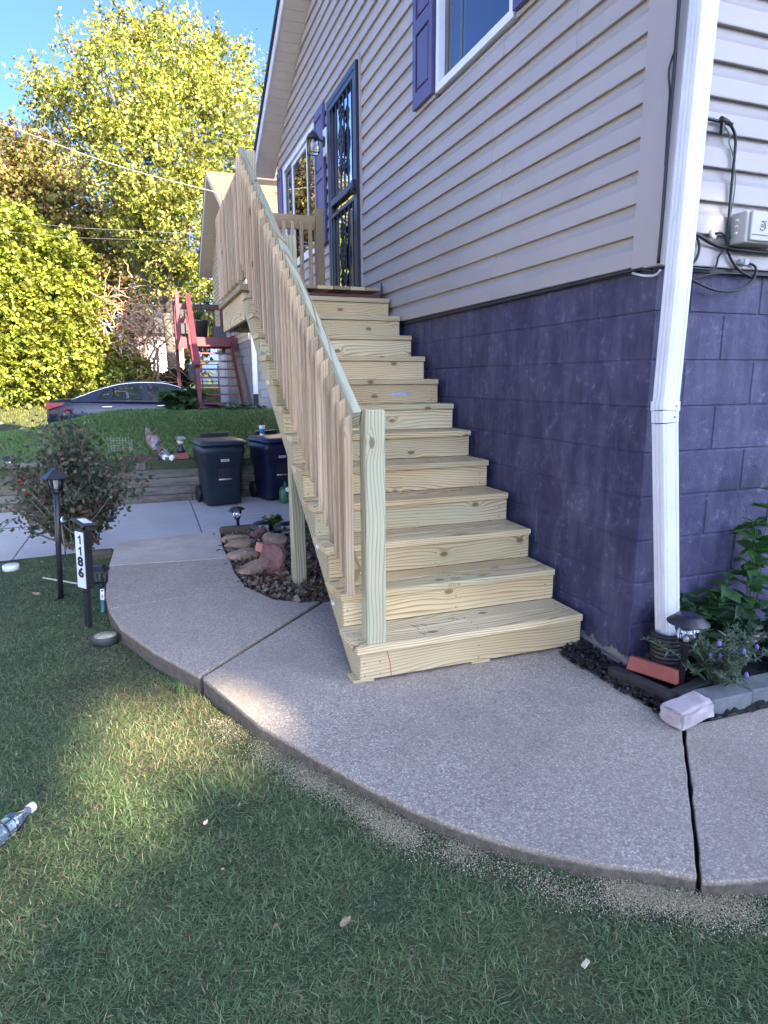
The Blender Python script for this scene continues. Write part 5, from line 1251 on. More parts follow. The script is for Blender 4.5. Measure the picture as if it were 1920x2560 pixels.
# --- bright leafy tree mass at the left, behind the car
t2 = empty('hedge_tree', (-5.8, 21.6, 0.6), 'bright green leafy tree hanging low behind the parked car', 'tree')
lob = [pxl(*a[:3], 21.6+a[3], 0.8, 0.85) for a in ((55, 520, 70, 0), (150, 565, 55, -.2), (35, 640, 75, -.4), (125, 660, 80, -.2), (190, 650, 36, 0), (55, 760, 80, -.6), (150, 760, 70, -.5), (235, 770, 40, -.3), (285, 795, 22, -.3), (205, 805, 30, -.4), (60, 800, 60, -.3), (5, 570, 60, 0), (-45, 700, 90, -.3))]
limbs((-5.8, 21.8, 0.5), lob, 0.14, rg, m_bark, t2, 0.25)
crown('crown', lob, 2900, 20, 0.135, [(0.27, 0.29, 0.04), (0.19, 0.245, 0.035), (0.36, 0.33, 0.055), (0.09, 0.13, 0.02)], (0.38, 0.32, 0.2, 0.1), rg, t2, 0.75, 0.15, 0.85, 0.40)
# --- olive and rusty tree above it
t3 = empty('rusty_tree', (-8.0, 38, 0.8), 'olive and rust coloured tree rising left of the tall yellow tree', 'tree')
lob = [pxl(*a[:3], 38+a[3]*2, 1.0) for a in ((60, 365, 62, 0), (140, 375, 60, .4), (10, 420, 60, 0), (105, 450, 80, -.4), (195, 440, 60, 0), (250, 520, 66, -.2), (180, 530, 60, -.4), (300, 575, 46, 0))]
limbs((-8.0, 38, 0.6), lob, 0.17, rg, m_bark, t3, 0.3)
crown('crown', lob, 2000, 20, 0.20, [(0.19, 0.19, 0.05), (0.30, 0.19, 0.07), (0.11, 0.12, 0.035), (0.34, 0.27, 0.06), (0.22, 0.12, 0.06)], (0.3, 0.2, 0.25, 0.15, 0.1), rg, t3, 1.5, 0.3, 0.5, 0.36)
# --- bare rusty brush
t4 = empty('bare_brush', (-3.4, 21.5, 0.6), 'bare rust brown tangle of twigs between the bright tree and the red steps', 'brush')
m = MB(); rb = random.Random(9)
m_twig = plain('twig_rust', (0.36, 0.215, 0.13), 0.9, 0.35, 9)
for q in range(330):
    px0, py0 = rb.gauss(275, 50), rb.gauss(720, 55); L0 = rb.uniform(25, 95); a = rb.uniform(-0.6, 2.2)
    y = 21.5+rb.uniform(-1, 1); pts = []
    for k in range(6):
        s = k/5; l = pxl(px0+L0*s*math.cos(a)+rb.gauss(0, 2), py0-L0*s*math.sin(a)+26*s*s+rb.gauss(0, 2), 1, y); pts.append(l[:3])
    m.tube(pts, [0.022*(1-0.8*k/5)*rb.uniform(.6, 1.2) for k in range(6)], 4, caps=False)
for q in range(9):
    px0, py0 = 235+q*14+rb.gauss(0, 5), 835; pts = [pxl(px0+rb.gauss(0, 3)+k*rb.uniform(-8, 9), py0-k*30, 1, 21.6)[:3] for k in range(7)]
    m.tube(pts, [0.06*(1-0.13*k) for k in range(7)], 5)
m.build('twigs', m_twig, t4)
lob = [pxl(*a, 21.8) for a in ((270, 700, 80), (330, 760, 50), (250, 620, 60))]
crown('dead_leaves', lob, 170, 9, 0.10, [(0.26, 0.15, 0.08), (0.20, 0.12, 0.06), (0.16, 0.14, 0.04)], (0.4, 0.3, 0.3), rg, t4, 0.7, 0.0, 0.3, 0.35)
# --- dark shrub at the far edge and far woods
t5 = empty('dark_shrub', (-1.9, 25.0, 0.9), 'dark green shrub row at the far edge of the sunlit lawn', 'shrub')
lob = [pxl(*a, 25, 0.8, 0.7) for a in ((320, 818, 14), (345, 822, 15), (372, 824, 13), (395, 818, 14), (300, 790, 20))]
limbs((-1.9, 25, 0.85), lob, 0.05, rg, m_bark, t5, 0.5, 'stem')
crown('leaves', lob, 220, 14, 0.14, [(0.03, 0.045, 0.015), (0.05, 0.07, 0.02)], (0.6, 0.4), rg, t5, 0.4, 0.2, 0.5, 0.42)
lob = [pxl(px, 760-rg.uniform(0, 210), 60, 44+rg.uniform(-4, 5)) for px in range(-60, 1500, 42)]+[pxl(px, 640-rg.uniform(0, 90), 70, 48) for px in range(-60, 1500, 80)]
o, *_ = crown('far_woods', lob, 1500, 12, 0.55, [(0.07, 0.09, 0.025), (0.11, 0.12, 0.03), (0.12, 0.09, 0.035), (0.04, 0.055, 0.02)], (0.35, 0.3, 0.15, 0.2), rg, None, 2.2, 0.3, 0.5, 0.45)
o['kind'] = 'stuff'
# --- unseen tree added to shade the steps and lawn, gaps cut for sun patches
PATCH = [[(-1.84, 0.08), (-1.93, -0.07), (-2.07, -0.09), (-2.16, 0.1), (-2.31, 0.31), (-2.31, 0.63), (-2.14, 0.76), (-1.94, 0.66), (-1.84, 0.36)],
         [(-2.15, -0.05), (-2.13, -0.22), (-2.25, -0.3), (-2.39, -0.41), (-2.49, -0.49), (-2.6, -0.59), (-2.73, -0.32), (-2.6, -0.23), (-2.51, -0.08), (-2.39, 0.04), (-2.26, 0.06)],
         [(-2.69, 0.87), (-2.53, 0.55), (-2.69, 0.45), (-2.85, 0.59), (-2.89, 0.94)]][:2]
sv = np.array(SUNV)
def keep_patch(P):
    """leave out leaves that would shade the sunlit patches"""
    t = (P[:, 2]+0.06)/sv[2]; gx_, gy_ = P[:, 0]-sv[0]*t, P[:, 1]-sv[1]*t
    k = np.ones(len(P), bool)
    for pg in PATCH:
        k &= ~inside_np(gx_, gy_, pg)
        for (x0, y0), (x1, y1) in zip(pg, pg[1:]+pg[:1]):
            vx, vy = x1-x0, y1-y0; s = np.clip(((gx_-x0)*vx+(gy_-y0)*vy)/(vx*vx+vy*vy), 0, 1)
            k &= np.hypot(gx_-x0-s*vx, gy_-y0-s*vy) > 0.27
    t = (P[:, 1]+0.03)/sv[1]; wx, wz = P[:, 0]-sv[0]*t, P[:, 2]-sv[2]*t
    k &= (np.hypot((wx-0.21)/0.16, (wz-2.02)/0.17) > 1)
    return k
def along(tx, ty_, tz_, s): return (tx+SX*s, ty_+SY*s, tz_+s*math.tan(SUN_EL))
lobs = []
for (tx, ty_, tz_, r_) in ((0.3, 0, 0.4, 1.5), (0.9, -.2, 2.6, 1.5), (-1.4, -0.9, 0, 1.5), (-2.6, -1.2, 0, 1.5), (-3.6, -0.6, 0, 1.5), (-1.0, 0.7, 1.0, 1.4), (-3.3, 1.2, 0, 1.5), (-3.8, 2.6, 0, 1.6), (-2.3, 1.9, 0, 1.3), (0.2, 0.2, 4.0, 1.4), (1.9, -0.2, 1.2, 1.5), (2.0, 0, 3.4, 1.5), (-5.0, 3.0, 0, 1.6), (-2.7, 4.4, -.4, 1.3), (-3.8, 5.2, -.4, 1.4), (-3.2, 6.6, -.3, 1.3), (-4.6, 7.4, .2, 1.4), (-5.4, 9.2, .3, 1.4), (-4.6, 11, .4, 1.3)):
    c = along(tx, ty_, tz_, 21.0); lobs.append((c[0], c[1], c[2], r_, r_*1.1, r_*0.85))
e = empty('added_shade_tree', (14.0, -21.5, 0), 'unseen broad tree added outside the picture to shade the steps and lawn', 'tree')
limbs((14.0, -21.5, -0.05), lobs, 0.15, rg, m_bark, e, 0.3, 'trunk', 0)
crown('crown', lobs, 5600, 15, 0.20, [(0.06, 0.10, 0.02), (0.10, 0.14, 0.03)], (0.6, 0.4), rg, e, 0.8, 0.2, 0.5, 0.45, keep_patch)

# ================================================================== GRASS
EXC = OUT+[(-0.533, -1.20), (-0.2, -1.27), (0.4, -1.31), (5.0, -1.33), (5.0, 3.62), (-1.5, 3.62)]
OUTV = np.array(OUT+[(-0.533, -1.20), (-0.2, -1.27), (0.4, -1.31), (5, -1.33)])
def dist_out(x, y):
    d = np.full(len(x), 9.0)
    for (x0, y0), (x1, y1) in zip(OUTV, OUTV[1:]):
        vx, vy = x1-x0, y1-y0; t = np.clip(((x-x0)*vx+(y-y0)*vy)/(vx*vx+vy*vy), 0, 1)
        d = np.minimum(d, np.hypot(x-x0-t*vx, y-y0-t*vy))
    return d
def vnoise(x, y, s, seed):
    r_ = np.random.default_rng(seed); a = 0
    for k in range(6):
        th = r_.uniform(0, 6.28); f = s*r_.uniform(0.6, 1.7); a = a+np.sin((x*np.cos(th)+y*np.sin(th))*f+r_.uniform(0, 6.28))
    return a/6*1.6
def grass(name, x, y, zb, L, Wd, lean, cols, rg, kind='stuff'):
    n = len(x); th = rg.uniform(0, 2*np.pi, n)+0.9*vnoise(x, y, 6, 5); H = np.stack([np.cos(th), np.sin(th), 0*th], 1); S = np.stack([-np.sin(th), np.cos(th), 0*th], 1)
    B = np.stack([x, y, zb], 1); rows = []
    for t, wf in ((0, 0.9), (0.38, 1.0), (0.72, 0.72), (1.0, 0.08)):
        up = L*(t*(1-0.5*lean*t)); out = L*lean*(0.35*t+0.65*t*t)
        c = B+H*out[:, None]+np.array([0, 0, 1])*(up*np.clip(1.15-lean*0.75, 0.12, 1))[:, None]
        w = (Wd*wf)[:, None]*0.5; rows += [c-S*w, c+S*w]
    V = np.stack(rows, 1).reshape(-1, 3); k = np.arange(n)*8
    F = np.concatenate([np.stack([k+2*r, k+2*r+1, k+2*r+3, k+2*r+2], 1) for r in range(3)])
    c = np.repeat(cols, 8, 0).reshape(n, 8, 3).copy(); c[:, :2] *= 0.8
    o = np_mesh(name, V, F, M_BLADE, None, np.clip(c.reshape(-1, 3), 0, 1)); o['kind'] = kind; return o
rg = np.random.default_rng(5)
def sample(n, x0, x1, y0, y1): return rg.uniform(x0, x1, n), rg.uniform(y0, y1, n)
x, y = sample(1000000, -4.6, 0.6, -1.75, 3.58)
P = np.stack([x, y, 0*x-0.03], 1); k = in_view(P, 1.06) & ~inside_np(x, y, EXC)
d = np.linalg.norm(P-CAMP, axis=1); k &= rg.uniform(0, 1, len(x)) < np.clip((2.6/d)**1.1, 0, 1)
do = dist_out(x, y)
dry_sun = vnoise(x, y, 2.3, 31)+0.8*np.exp(-((do-0.16)/0.13)**2)*(y < 1.6)+0.9*np.exp(-(((x+2.45)/0.28)**2+((y-0.85)/0.30)**2))+1.25*np.exp(-(((x+2.02)/0.24)**2+((y-0.28)/0.32)**2))+0.5*np.exp(-(((x+2.2)/0.3)**2+((y-1.1)/0.3)**2))  # extra straw colour painted into the blades at the sun patch to brighten it
bare = (np.exp(-((do-0.085)/0.05)**2)*(y < 0.35)*(y > -1.4)) > rg.uniform(0.0, 1.15, len(x))
bare |= ((vnoise(x, y, 7, 77) > 1.02) & (rg.uniform(0, 1, len(x)) < 0.8))
bare |= (np.hypot((x+1.60)/0.05, (y+0.53)/0.045) < 1) | (np.hypot((x+1.13)/.04, (y+1.07)/.04) < 1) | (np.hypot((x+1.37)/.03, (y+1.22)/.05) < 1)
k &= ~(bare & (rg.uniform(0, 1, len(x)) < 0.85))
k &= ~((np.hypot(x+2.80, y-4.0) < 0.45))
x, y, dry_sun, do = x[k], y[k], dry_sun[k], do[k]; n = len(x)
gc = colmix(n, [(0.125, 0.195, 0.072), (0.18, 0.25, 0.105), (0.085, 0.14, 0.055), (0.24, 0.275, 0.145)], (0.4, 0.28, 0.2, 0.12), rg)
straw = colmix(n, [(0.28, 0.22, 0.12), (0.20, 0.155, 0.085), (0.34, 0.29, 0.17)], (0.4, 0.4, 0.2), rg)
isd = rg.uniform(0, 1, n) < np.clip(0.07+0.45*smooth01((dry_sun-0.35)/0.8), 0, 0.8)
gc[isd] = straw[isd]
tuft = vnoise(x, y, 14, 9)
L = (0.037+0.012*tuft)*rg.uniform(0.55, 1.35, n); L[isd] *= 0.85; L *= 1+0.35*(vnoise(x, y, 1.6, 12) > 0.5)
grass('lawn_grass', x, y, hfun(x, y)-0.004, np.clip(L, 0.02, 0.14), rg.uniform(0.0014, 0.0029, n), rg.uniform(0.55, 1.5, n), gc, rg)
# blades of the lawn behind the timber wall and beyond
x, y = sample(300000, -6.5, 1.8, 8.12, 14.9); P = np.stack([x, y, hfun(x, y)], 1)
k = in_view(P, 1.04) & (rg.uniform(0, 1, len(x)) < np.clip(9.5/np.linalg.norm(P-CAMP, axis=1), 0, 1)) & ~((x > -0.2) & (y > 13.3)); x, y = x[k], y[k]; n = len(x)
gc = colmix(n, [(0.10, 0.185, 0.055), (0.145, 0.225, 0.075), (0.07, 0.135, 0.04)], (0.45, 0.3, 0.25), rg)*(1+0.25*vnoise(x, y, 1.2, 3))[:, None]
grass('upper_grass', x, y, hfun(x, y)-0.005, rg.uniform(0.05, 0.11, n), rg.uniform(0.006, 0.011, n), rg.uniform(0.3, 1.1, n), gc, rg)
x, y = sample(60000, -13, 3.5, 18.5, 27); P = np.stack([x, y, hfun(x, y)], 1); k = in_view(P, 1.04); x, y = x[k], y[k]; n = len(x)
gc = colmix(n, [(0.17, 0.17, 0.035), (0.12, 0.14, 0.03), (0.22, 0.18, 0.05)], (0.4, 0.3, 0.3), rg)
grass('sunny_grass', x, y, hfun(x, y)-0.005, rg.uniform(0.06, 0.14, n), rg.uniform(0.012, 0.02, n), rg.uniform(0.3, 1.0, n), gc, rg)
# sawdust spilled along the slab edge: pale flakes; and crumbs of soil
NSD = 190000
t = rg.uniform(0, 1, NSD); seg = rg.integers(6, len(OUTV)-2, NSD)
A, B = OUTV[seg], OUTV[seg+1]; p = A+(B-A)*t[:, None]; nn = np.stack([(B-A)[:, 1], -(B-A)[:, 0]], 1); nn /= np.linalg.norm(nn, axis=1, keepdims=True)
off = np.abs(rg.normal(0.05, 0.034, NSD)); p = p+rg.normal(0, 0.02, p.shape); p = p+nn*off[:, None]
x, y = p[:, 0], p[:, 1]
ins = inside_np(x, y, EXC); x, y, off = x[~ins], y[~ins], off[~ins]
k = (y < 0.35) & (rg.uniform(0, 1, len(x)) < np.clip(0.32+0.5*vnoise(x, y, 6, 41)+0.3*vnoise(x, y, 17, 4), 0.06, 0.95)); x, y = x[k], y[k]
P = np.stack([x, y, hfun(x, y)+rg.uniform(0.0, 0.022, len(x))], 1); n = len(x)
D = unit(rg.normal(0, 1, (n, 3))*np.array([1, 1, 0.35])); Nn = unit(rg.normal(0, .5, (n, 3))+np.array([0, 0, 1])); Nn = unit(Nn-D*np.sum(Nn*D, 1, keepdims=True))
V, F = leaf_quads(P, D, Nn, rg.uniform(0.002, 0.0055, n), rg.uniform(0.0008, 0.002, n))
c = colmix(n, [(0.58, 0.50, 0.33), (0.44, 0.36, 0.22), (0.68, 0.61, 0.45)], (0.4, 0.35, 0.25), rg)
o = np_mesh('sawdust', V, F, M_BLADE, None, np.repeat(np.clip(c, 0, 1), 4, 0)); o['kind'] = 'stuff'
# small dry bits lying in the lawn
x, y = sample(900, -3.6, 0.3, -1.7, 3.4); k = ~inside_np(x, y, EXC); x, y = x[k], y[k]; n = len(x)
P = np.stack([x, y, hfun(x, y)+rg.uniform(0.015, 0.045, n)], 1); D = unit(rg.normal(0, 1, (n, 3))*np.array([1, 1, .25])); Nn = unit(rg.normal(0, .4, (n, 3))+np.array([0, 0, 1])); Nn = unit(Nn-D*np.sum(Nn*D, 1, keepdims=True))
s = rg.uniform(0.006, 0.026, n)*rg.uniform(0.5, 1, n); V, F = leaf_quads(P, D, Nn, s, s*rg.uniform(.10, .26, n))
o = np_mesh('lawn_litter', V, F, M_BLADE, None, np.repeat(np.clip(colmix(n, [(0.40, 0.30, 0.17), (0.28, 0.19, 0.10), (0.42, 0.36, 0.24), (0.34, 0.30, 0.10)], (.35, .3, .2, .15), rg), 0, 1), 4, 0)); o['kind'] = 'stuff'
# mulch bits and dead leaves in the two beds
def litter(name, poly, n, z, smin, smax, cols, w, amp=0.03):
    xs = [p_[0] for p_ in poly]; ys = [p_[1] for p_ in poly]
    x, y = sample(n, min(xs), max(xs), min(ys), max(ys)); k = inside_np(x, y, poly); x, y = x[k], y[k]; n = len(x)
    P = np.stack([x, y, z+rg.uniform(0, amp, n)], 1); D = unit(rg.normal(0, 1, (n, 3))*np.array([1, 1, .5])); Nn = unit(rg.normal(0, .7, (n, 3))+np.array([0, 0, .7])); Nn = unit(Nn-D*np.sum(Nn*D, 1, keepdims=True))
    s = rg.uniform(smin, smax, n); V, F = leaf_quads(P, D, Nn, s, s*rg.uniform(.2, .5, n))
    o = np_mesh(name, V, F, M_BLADE, None, np.repeat(np.clip(colmix(n, cols, w, rg), 0, 1), 4, 0)); o['kind'] = 'stuff'
litter('bed_litter', [(-1.50, 3.5), (-1.54, 2.2), (-1.50, 1.86), (-1.40, 1.63), (-1.24, 1.47), (-0.5, 1.43), (-0.5, 3.5)], 5200, -0.02, 0.012, 0.055, [(0.25, 0.19, 0.14), (0.15, 0.11, 0.08), (0.34, 0.28, 0.21), (0.28, 0.12, 0.09), (0.08, 0.06, 0.045)], (.3, .25, .2, .12, .13))
litter('mulch_bits', [(-0.20, 0.2), (-0.165, -0.34), (-0.20, -0.44), (-0.13, -0.42), (-0.06, 0.0), (-0.02, 0.35), (-0.09, 0.4)], 3800, 0.0, 0.008, 0.026, [(0.03, 0.028, 0.028), (0.055, 0.05, 0.048), (0.12, 0.10, 0.08)], (.6, .35, .05), 0.035)

# ================================================================== ROSE BUSH
def stemmy(e, base, tips, r, mat, rb, parts='stems'):
    m = MB(); P = []
    for tp in tips:
        b_ = Vector(base)+Vector((rb.gauss(0, .08), rb.gauss(0, .07), -0.03)); tp = Vector(tp)
        mid = b_.lerp(tp, 0.5)+Vector((rb.gauss(0, .05), rb.gauss(0, .05), rb.gauss(.05, .04)))
        pts = catmull([b_, mid, tp], 5); m.tube(pts, [r*(1-0.75*i/(len(pts)-1)) for i in range(len(pts))], 5); P.append(pts)
    m.build(parts, mat, e); return P
rbx = random.Random(12)
rose = empty('rose_bush', (-2.78, 4.05, -0.1), 'straggly rose bush with a few red blooms beside the walkway', 'bush')
m_cane = plain('rose_cane', (0.17, 0.13, 0.09), 0.85, 0.4, 20)
tips = []
for q in range(130):
    a = rbx.uniform(0, 6.28); rr2 = abs(rbx.gauss(0, .32)); h = rbx.uniform(0.08, 1.08)*(1-0.15*min(rr2/0.5, 1))
    tips.append((-2.76+rr2*math.cos(a)*1.1, 4.1+rr2*math.sin(a)*.8, h))
for q in range(22): tips.append((-3.12+rbx.gauss(0, .10), 4.0+rbx.gauss(0, .08), rbx.uniform(.2, .72)))
tips += [(-2.72, 4.08, 1.09), (-2.66, 4.1, 0.98), (-2.52, 4.1, 0.80), (-2.40, 4.1, .74), (-2.45, 4.05, 0.3), (-2.5, 4.0, .1), (-2.43, 4.0, .45), (-2.40, 4.05, .58)]
SP = stemmy(rose, (-2.74, 4.05, -0.08), tips, 0.008, m_cane, rbx)
m = MB(); m.tube([(-2.70, 4.0, -0.12), (-2.68, 4.02, 0.1), (-2.72, 4.05, 0.35)], [0.03, 0.026, 0.02], 8); m.build('trunk', m_bark, rose)
P = []
for pts in SP:
    for p_ in pts[3:]:
        for q in range(8): P.append((p_.x+rbx.gauss(0, .055), p_.y+rbx.gauss(0, .05), p_.z+rbx.gauss(0, .045)))
P = np.array(P); P = P[(P[:, 2] > -0.05)]; n = len(P)
thin = rg.uniform(0, 1, n) < np.where((P[:, 0] < -2.98), 0.45, 1.0); P = P[thin]; n = len(P)
D = unit(rg.normal(0, 1, (n, 3))); Nn = unit(rg.normal(0, .6, (n, 3))+np.array([-.2, -.4, .6])); Nn = unit(Nn-D*np.sum(Nn*D, 1, keepdims=True)); L = rg.uniform(0.028, 0.062, n)
c = colmix(n, [(0.052, 0.080, 0.052), (0.075, 0.105, 0.065), (0.11, 0.095, 0.065), (0.14, 0.085, 0.065), (0.20, 0.17, 0.10)], (.36, .24, .18, .12, .10), rg)
V, F = leaf_quads(P, D, Nn, L, L*.36); np_mesh('leaves', V, F, M_LEAF, rose, np.repeat(np.clip(c, 0, 1), 4, 0))
m_rose = plain('rose_red', (0.52, 0.012, 0.022), 0.6, 0.35, 60)
for (fx, fy, fz, r_) in ((-2.715, 4.05, 1.105, .042), (-3.14, 3.9, .52, .028), (-3.08, 3.9, .55, .024), (-3.09, 3.88, .40, .030), (-2.64, 4.0, .93, .02), (-3.18, 3.9, .50, .02), (-2.45, 3.95, .24, .017), (-2.85, 3.9, .58, .018)):
    m = MB()
    for q in range(16):
        a = q*2.4; k_ = r_*(0.25+0.75*q/16); tilt = 0.2+0.9*q/16
        c0 = Vector((fx, fy, fz)); u_ = Vector((math.cos(a), math.sin(a), 0)); s_ = Vector((-math.sin(a), math.cos(a), 0)); z_ = Vector((0, 0, 1))
        o_ = u_*math.sin(tilt)+z_*math.cos(tilt)
        m.face([c0, c0+u_*k_*.5+s_*k_*.6+o_*k_*.3, c0+o_*k_*1.15+u_*k_*.3, c0+u_*k_*.5-s_*k_*.6+o_*k_*.3])
    m.build('bloom', m_rose, rose, fix=False)
gz = empty('gazing_ball', (-2.82, 3.62, 0.1), 'small clear glass ball on a stem in front of the rose bush', 'garden ball')
m = MB(); m.ico((-2.815, 3.6, 0.22), 0.045, 3); m.build('ball', glass_mat('ball_glass', (.8, .85, .85), .03, .35), gz); m = MB(); m.tube([(-2.81, 3.6, -0.1), (-2.815, 3.6, 0.18)], 0.006, 6); m.build('stem', m_cane, gz)
# yucca blades at the left edge
yu = empty('yucca', (-3.5, 4.0, -0.1), 'spiky green strap leaved plant at the left edge of the lawn', 'plant')
for q in range(13):
    a = rbx.uniform(-2.2, 1.2); L0 = rbx.uniform(.35, .62); b_ = Vector((-3.46, 3.75, -0.09)); m = MB(); prev = None
    for k_ in range(6):
        s = k_/5; c0 = b_+Vector((math.cos(a)*L0*s*.6, math.sin(a)*L0*s*.4, L0*s*(1-.35*s))); w_ = 0.018*(1-s)**.6+.001; sd = Vector((-math.sin(a), math.cos(a), 0))*w_
        cur = (m.bm.verts.new(c0-sd), m.bm.verts.new(c0+sd))
        if prev: m.bm.faces.new((prev[0], prev[1], cur[1], cur[0]))
        prev = cur
    m.build('leaf', plain('yucca_green', (0.07, 0.12, 0.06), 0.5, .3, 8), yu)
# ================================================================== CORNER BED PLANTS
def bushlet(name, label, cat, c, rad, h, nst, nl, lsize, wid, cols, w, seed, up=0.4):
    rb_ = random.Random(seed); e = empty(name, (c[0], c[1], 0.0), label, cat)
    tips = [(c[0]+rb_.gauss(0, rad*.55), c[1]+rb_.gauss(0, rad*.4), c[2]+h*rb_.uniform(.35, 1.0)) for _ in range(nst)]
    m = MB(); PP, DD = [], []
    for tp in tips:
        b_ = Vector((c[0]+rb_.gauss(0, rad*.15), c[1]+rb_.gauss(0, rad*.12), c[2]-.02)); tp = Vector(tp); pts = catmull([b_, b_.lerp(tp, .5)+Vector((0, 0, .03)), tp], 5)
        m.tube(pts, [.0045*(1-.6*i/(len(pts)-1)) for i in range(len(pts))], 5)
        for p_ in pts[4:]:
            for q in range(nl): PP.append(tuple(p_)); a = rb_.uniform(0, 6.28); DD.append((math.cos(a), math.sin(a), rb_.gauss(up-.35, .35)))
    m.build('stems', plain('green_stem', (.07, .11, .05), .7), e)
    P = np.array(PP); D = unit(np.array(DD)); n = len(P); Nn = unit(np.array([0, -.15, 1.0])+rg.normal(0, .35, (n, 3))); Nn = unit(Nn-D*np.sum(Nn*D, 1, keepdims=True)); L = lsize*rg.uniform(.55, 1.3, n)
    # six-point pointed leaf
    S = np.cross(D, Nn); W = (L*wid)[:, None]; Lc = L[:, None]
    rows = [P, P+D*Lc*.28+S*W*.9+Nn*W*.25, P+D*Lc*.62+S*W*.75+Nn*W*.2, P+D*Lc-Nn*Lc*.12, P+D*Lc*.62-S*W*.75+Nn*W*.2, P+D*Lc*.28-S*W*.9+Nn*W*.25, P+D*Lc*.28, P+D*Lc*.62-Nn*Lc*.02]
    V = np.stack(rows, 1).reshape(-1, 3); k8 = np.arange(n)*8
    F = np.concatenate([np.stack([k8, k8+1, k8+6, k8+5], 1), np.stack([k8+1, k8+2, k8+7, k8+6], 1), np.stack([k8+6, k8+7, k8+4, k8+5], 1), np.stack([k8+2, k8+3, k8+4, k8+7], 1)])
    cc_ = np.repeat(np.clip(colmix(n, cols, w, rg), 0, 1), 8, 0)
    np_mesh('leaves', V, F, M_LEAF, e, cc_); return e, tips
PG = [(0.030, 0.075, 0.030), (0.045, 0.10, 0.040), (0.022, 0.052, 0.026)]
bushlet('pepper_plant', 'dark green pepper plant right behind the large round solar light', 'plant', (0.40, -0.20, 0.02), .13, .34, 14, 6, .06, .26, PG, (.4, .3, .3), 1)
bushlet('pepper_plant', 'dark green pepper plant at the far right of the corner bed', 'plant', (0.66, -0.28, 0.02), .13, .34, 14, 6, .06, .26, PG, (.4, .3, .3), 2)
bushlet('pepper_plant', 'low dark green plant against the blocks right beside the downspout', 'plant', (0.24, -0.07, 0.02), .10, .36, 10, 5, .075, .30, PG, (.4, .3, .3), 3)
bushlet('leafy_plant', 'tall leafy plant with broad leaves at the right picture edge', 'plant', (0.60, -0.12, 0.02), .06, 1.08, 4, 3, .105, .30, [(0.045, 0.11, 0.035), (0.06, 0.14, 0.04)], (.5, .5), 4)
bushlet('leafy_plant', 'broad leaved plant reaching up the purple blocks behind the peppers', 'plant', (0.45, -0.08, 0.02), .10, .52, 5, 3, .085, .42, [(0.05, 0.12, 0.04), (0.07, 0.15, 0.045)], (.5, .5), 8)
lav, ltips = bushlet('lavender', 'grey green lavender with small purple flower spikes in the corner bed', 'plant', (0.20, -0.33, 0.03), .17, .27, 52, 7, .036, .10, [(0.12, 0.17, 0.11), (0.16, 0.21, 0.14), (0.09, 0.13, 0.085)], (.4, .35, .25), 5, .9)
m_lav = plain('lavender_flower', (0.22, 0.16, 0.42), 0.8, 0.3, 60)
for q in range(9):
    tx_, ty2, tz2 = ltips[q*5]; m = MB(); m.ico((tx_, ty2-.01, tz2+.02), .010, 1, .2, (1, 1, 1.7)); m.build('flower', m_lav, lav)
def tuftlet(x, y, z, n, label):
    e = empty('grass_tuft', (x, y, z), label, 'grass tuft'); rb_ = random.Random(int(abs(x*999)))
    m = MB()
    for q in range(n):
        a = rb_.uniform(0, 6.28); L0 = rb_.uniform(.03, .085); w_ = .0022; b_ = Vector((x+rb_.gauss(0, .010), y+rb_.gauss(0, .014), z)); ln_ = rb_.uniform(.2, .8)
        sd = Vector((-math.sin(a), math.cos(a), 0))*w_; prev = None
        for k_ in range(4):
            s = k_/3; c0 = b_+Vector((math.cos(a)*L0*ln_*s*s, math.sin(a)*L0*ln_*s*s, L0*s*(1-.3*s*ln_))); cur = (m.bm.verts.new(c0-sd*(1-s*.9)), m.bm.verts.new(c0+sd*(1-s*.9)))
            if prev: m.bm.faces.new((prev[0], prev[1], cur[1], cur[0]))
            prev = cur
    m.build('blades', plain('tuft_green', (.06, .115, .04), .6, .35, 30), e)
tuftlet(-0.165, -0.52, -0.06, 34, 'small grass tuft growing in the slab crack by the pale paver')
tuftlet(-0.52, -0.955, -0.09, 9, 'tiny weed growing halfway along the crack between the front slabs')
tuftlet(-1.225, 1.66, -0.01, 12, 'small green weed at the near edge of the stone bed')
tuftlet(-2.02, 0.66, -0.07, 22, 'grass clump at the walkway edge where the groove ends')
bushlet('hosta', 'low broad leaved hosta in front of the red steps', 'plant', (-1.25, 13.75, 0.62), .40, .50, 60, 4, .22, .38, [(0.035, 0.075, 0.03), (0.05, 0.10, 0.04)], (.5, .5), 6, .5)
bushlet('small_weeds', 'low leafy weeds at the foot of the neighbouring block wall', 'plant', (0.05, 13.15, 0.62), .45, .22, 26, 4, .12, .3, [(0.06, 0.11, 0.05), (0.16, 0.19, 0.14)], (.6, .4), 7, .5)
bushlet('bed_plant', 'small yellow green plant beside the black spotlights', 'plant', (-1.03, 3.50, 0.0), .08, .17, 10, 4, .05, .35, [(0.13, 0.17, 0.04), (0.08, 0.12, 0.03)], (.5, .5), 9)
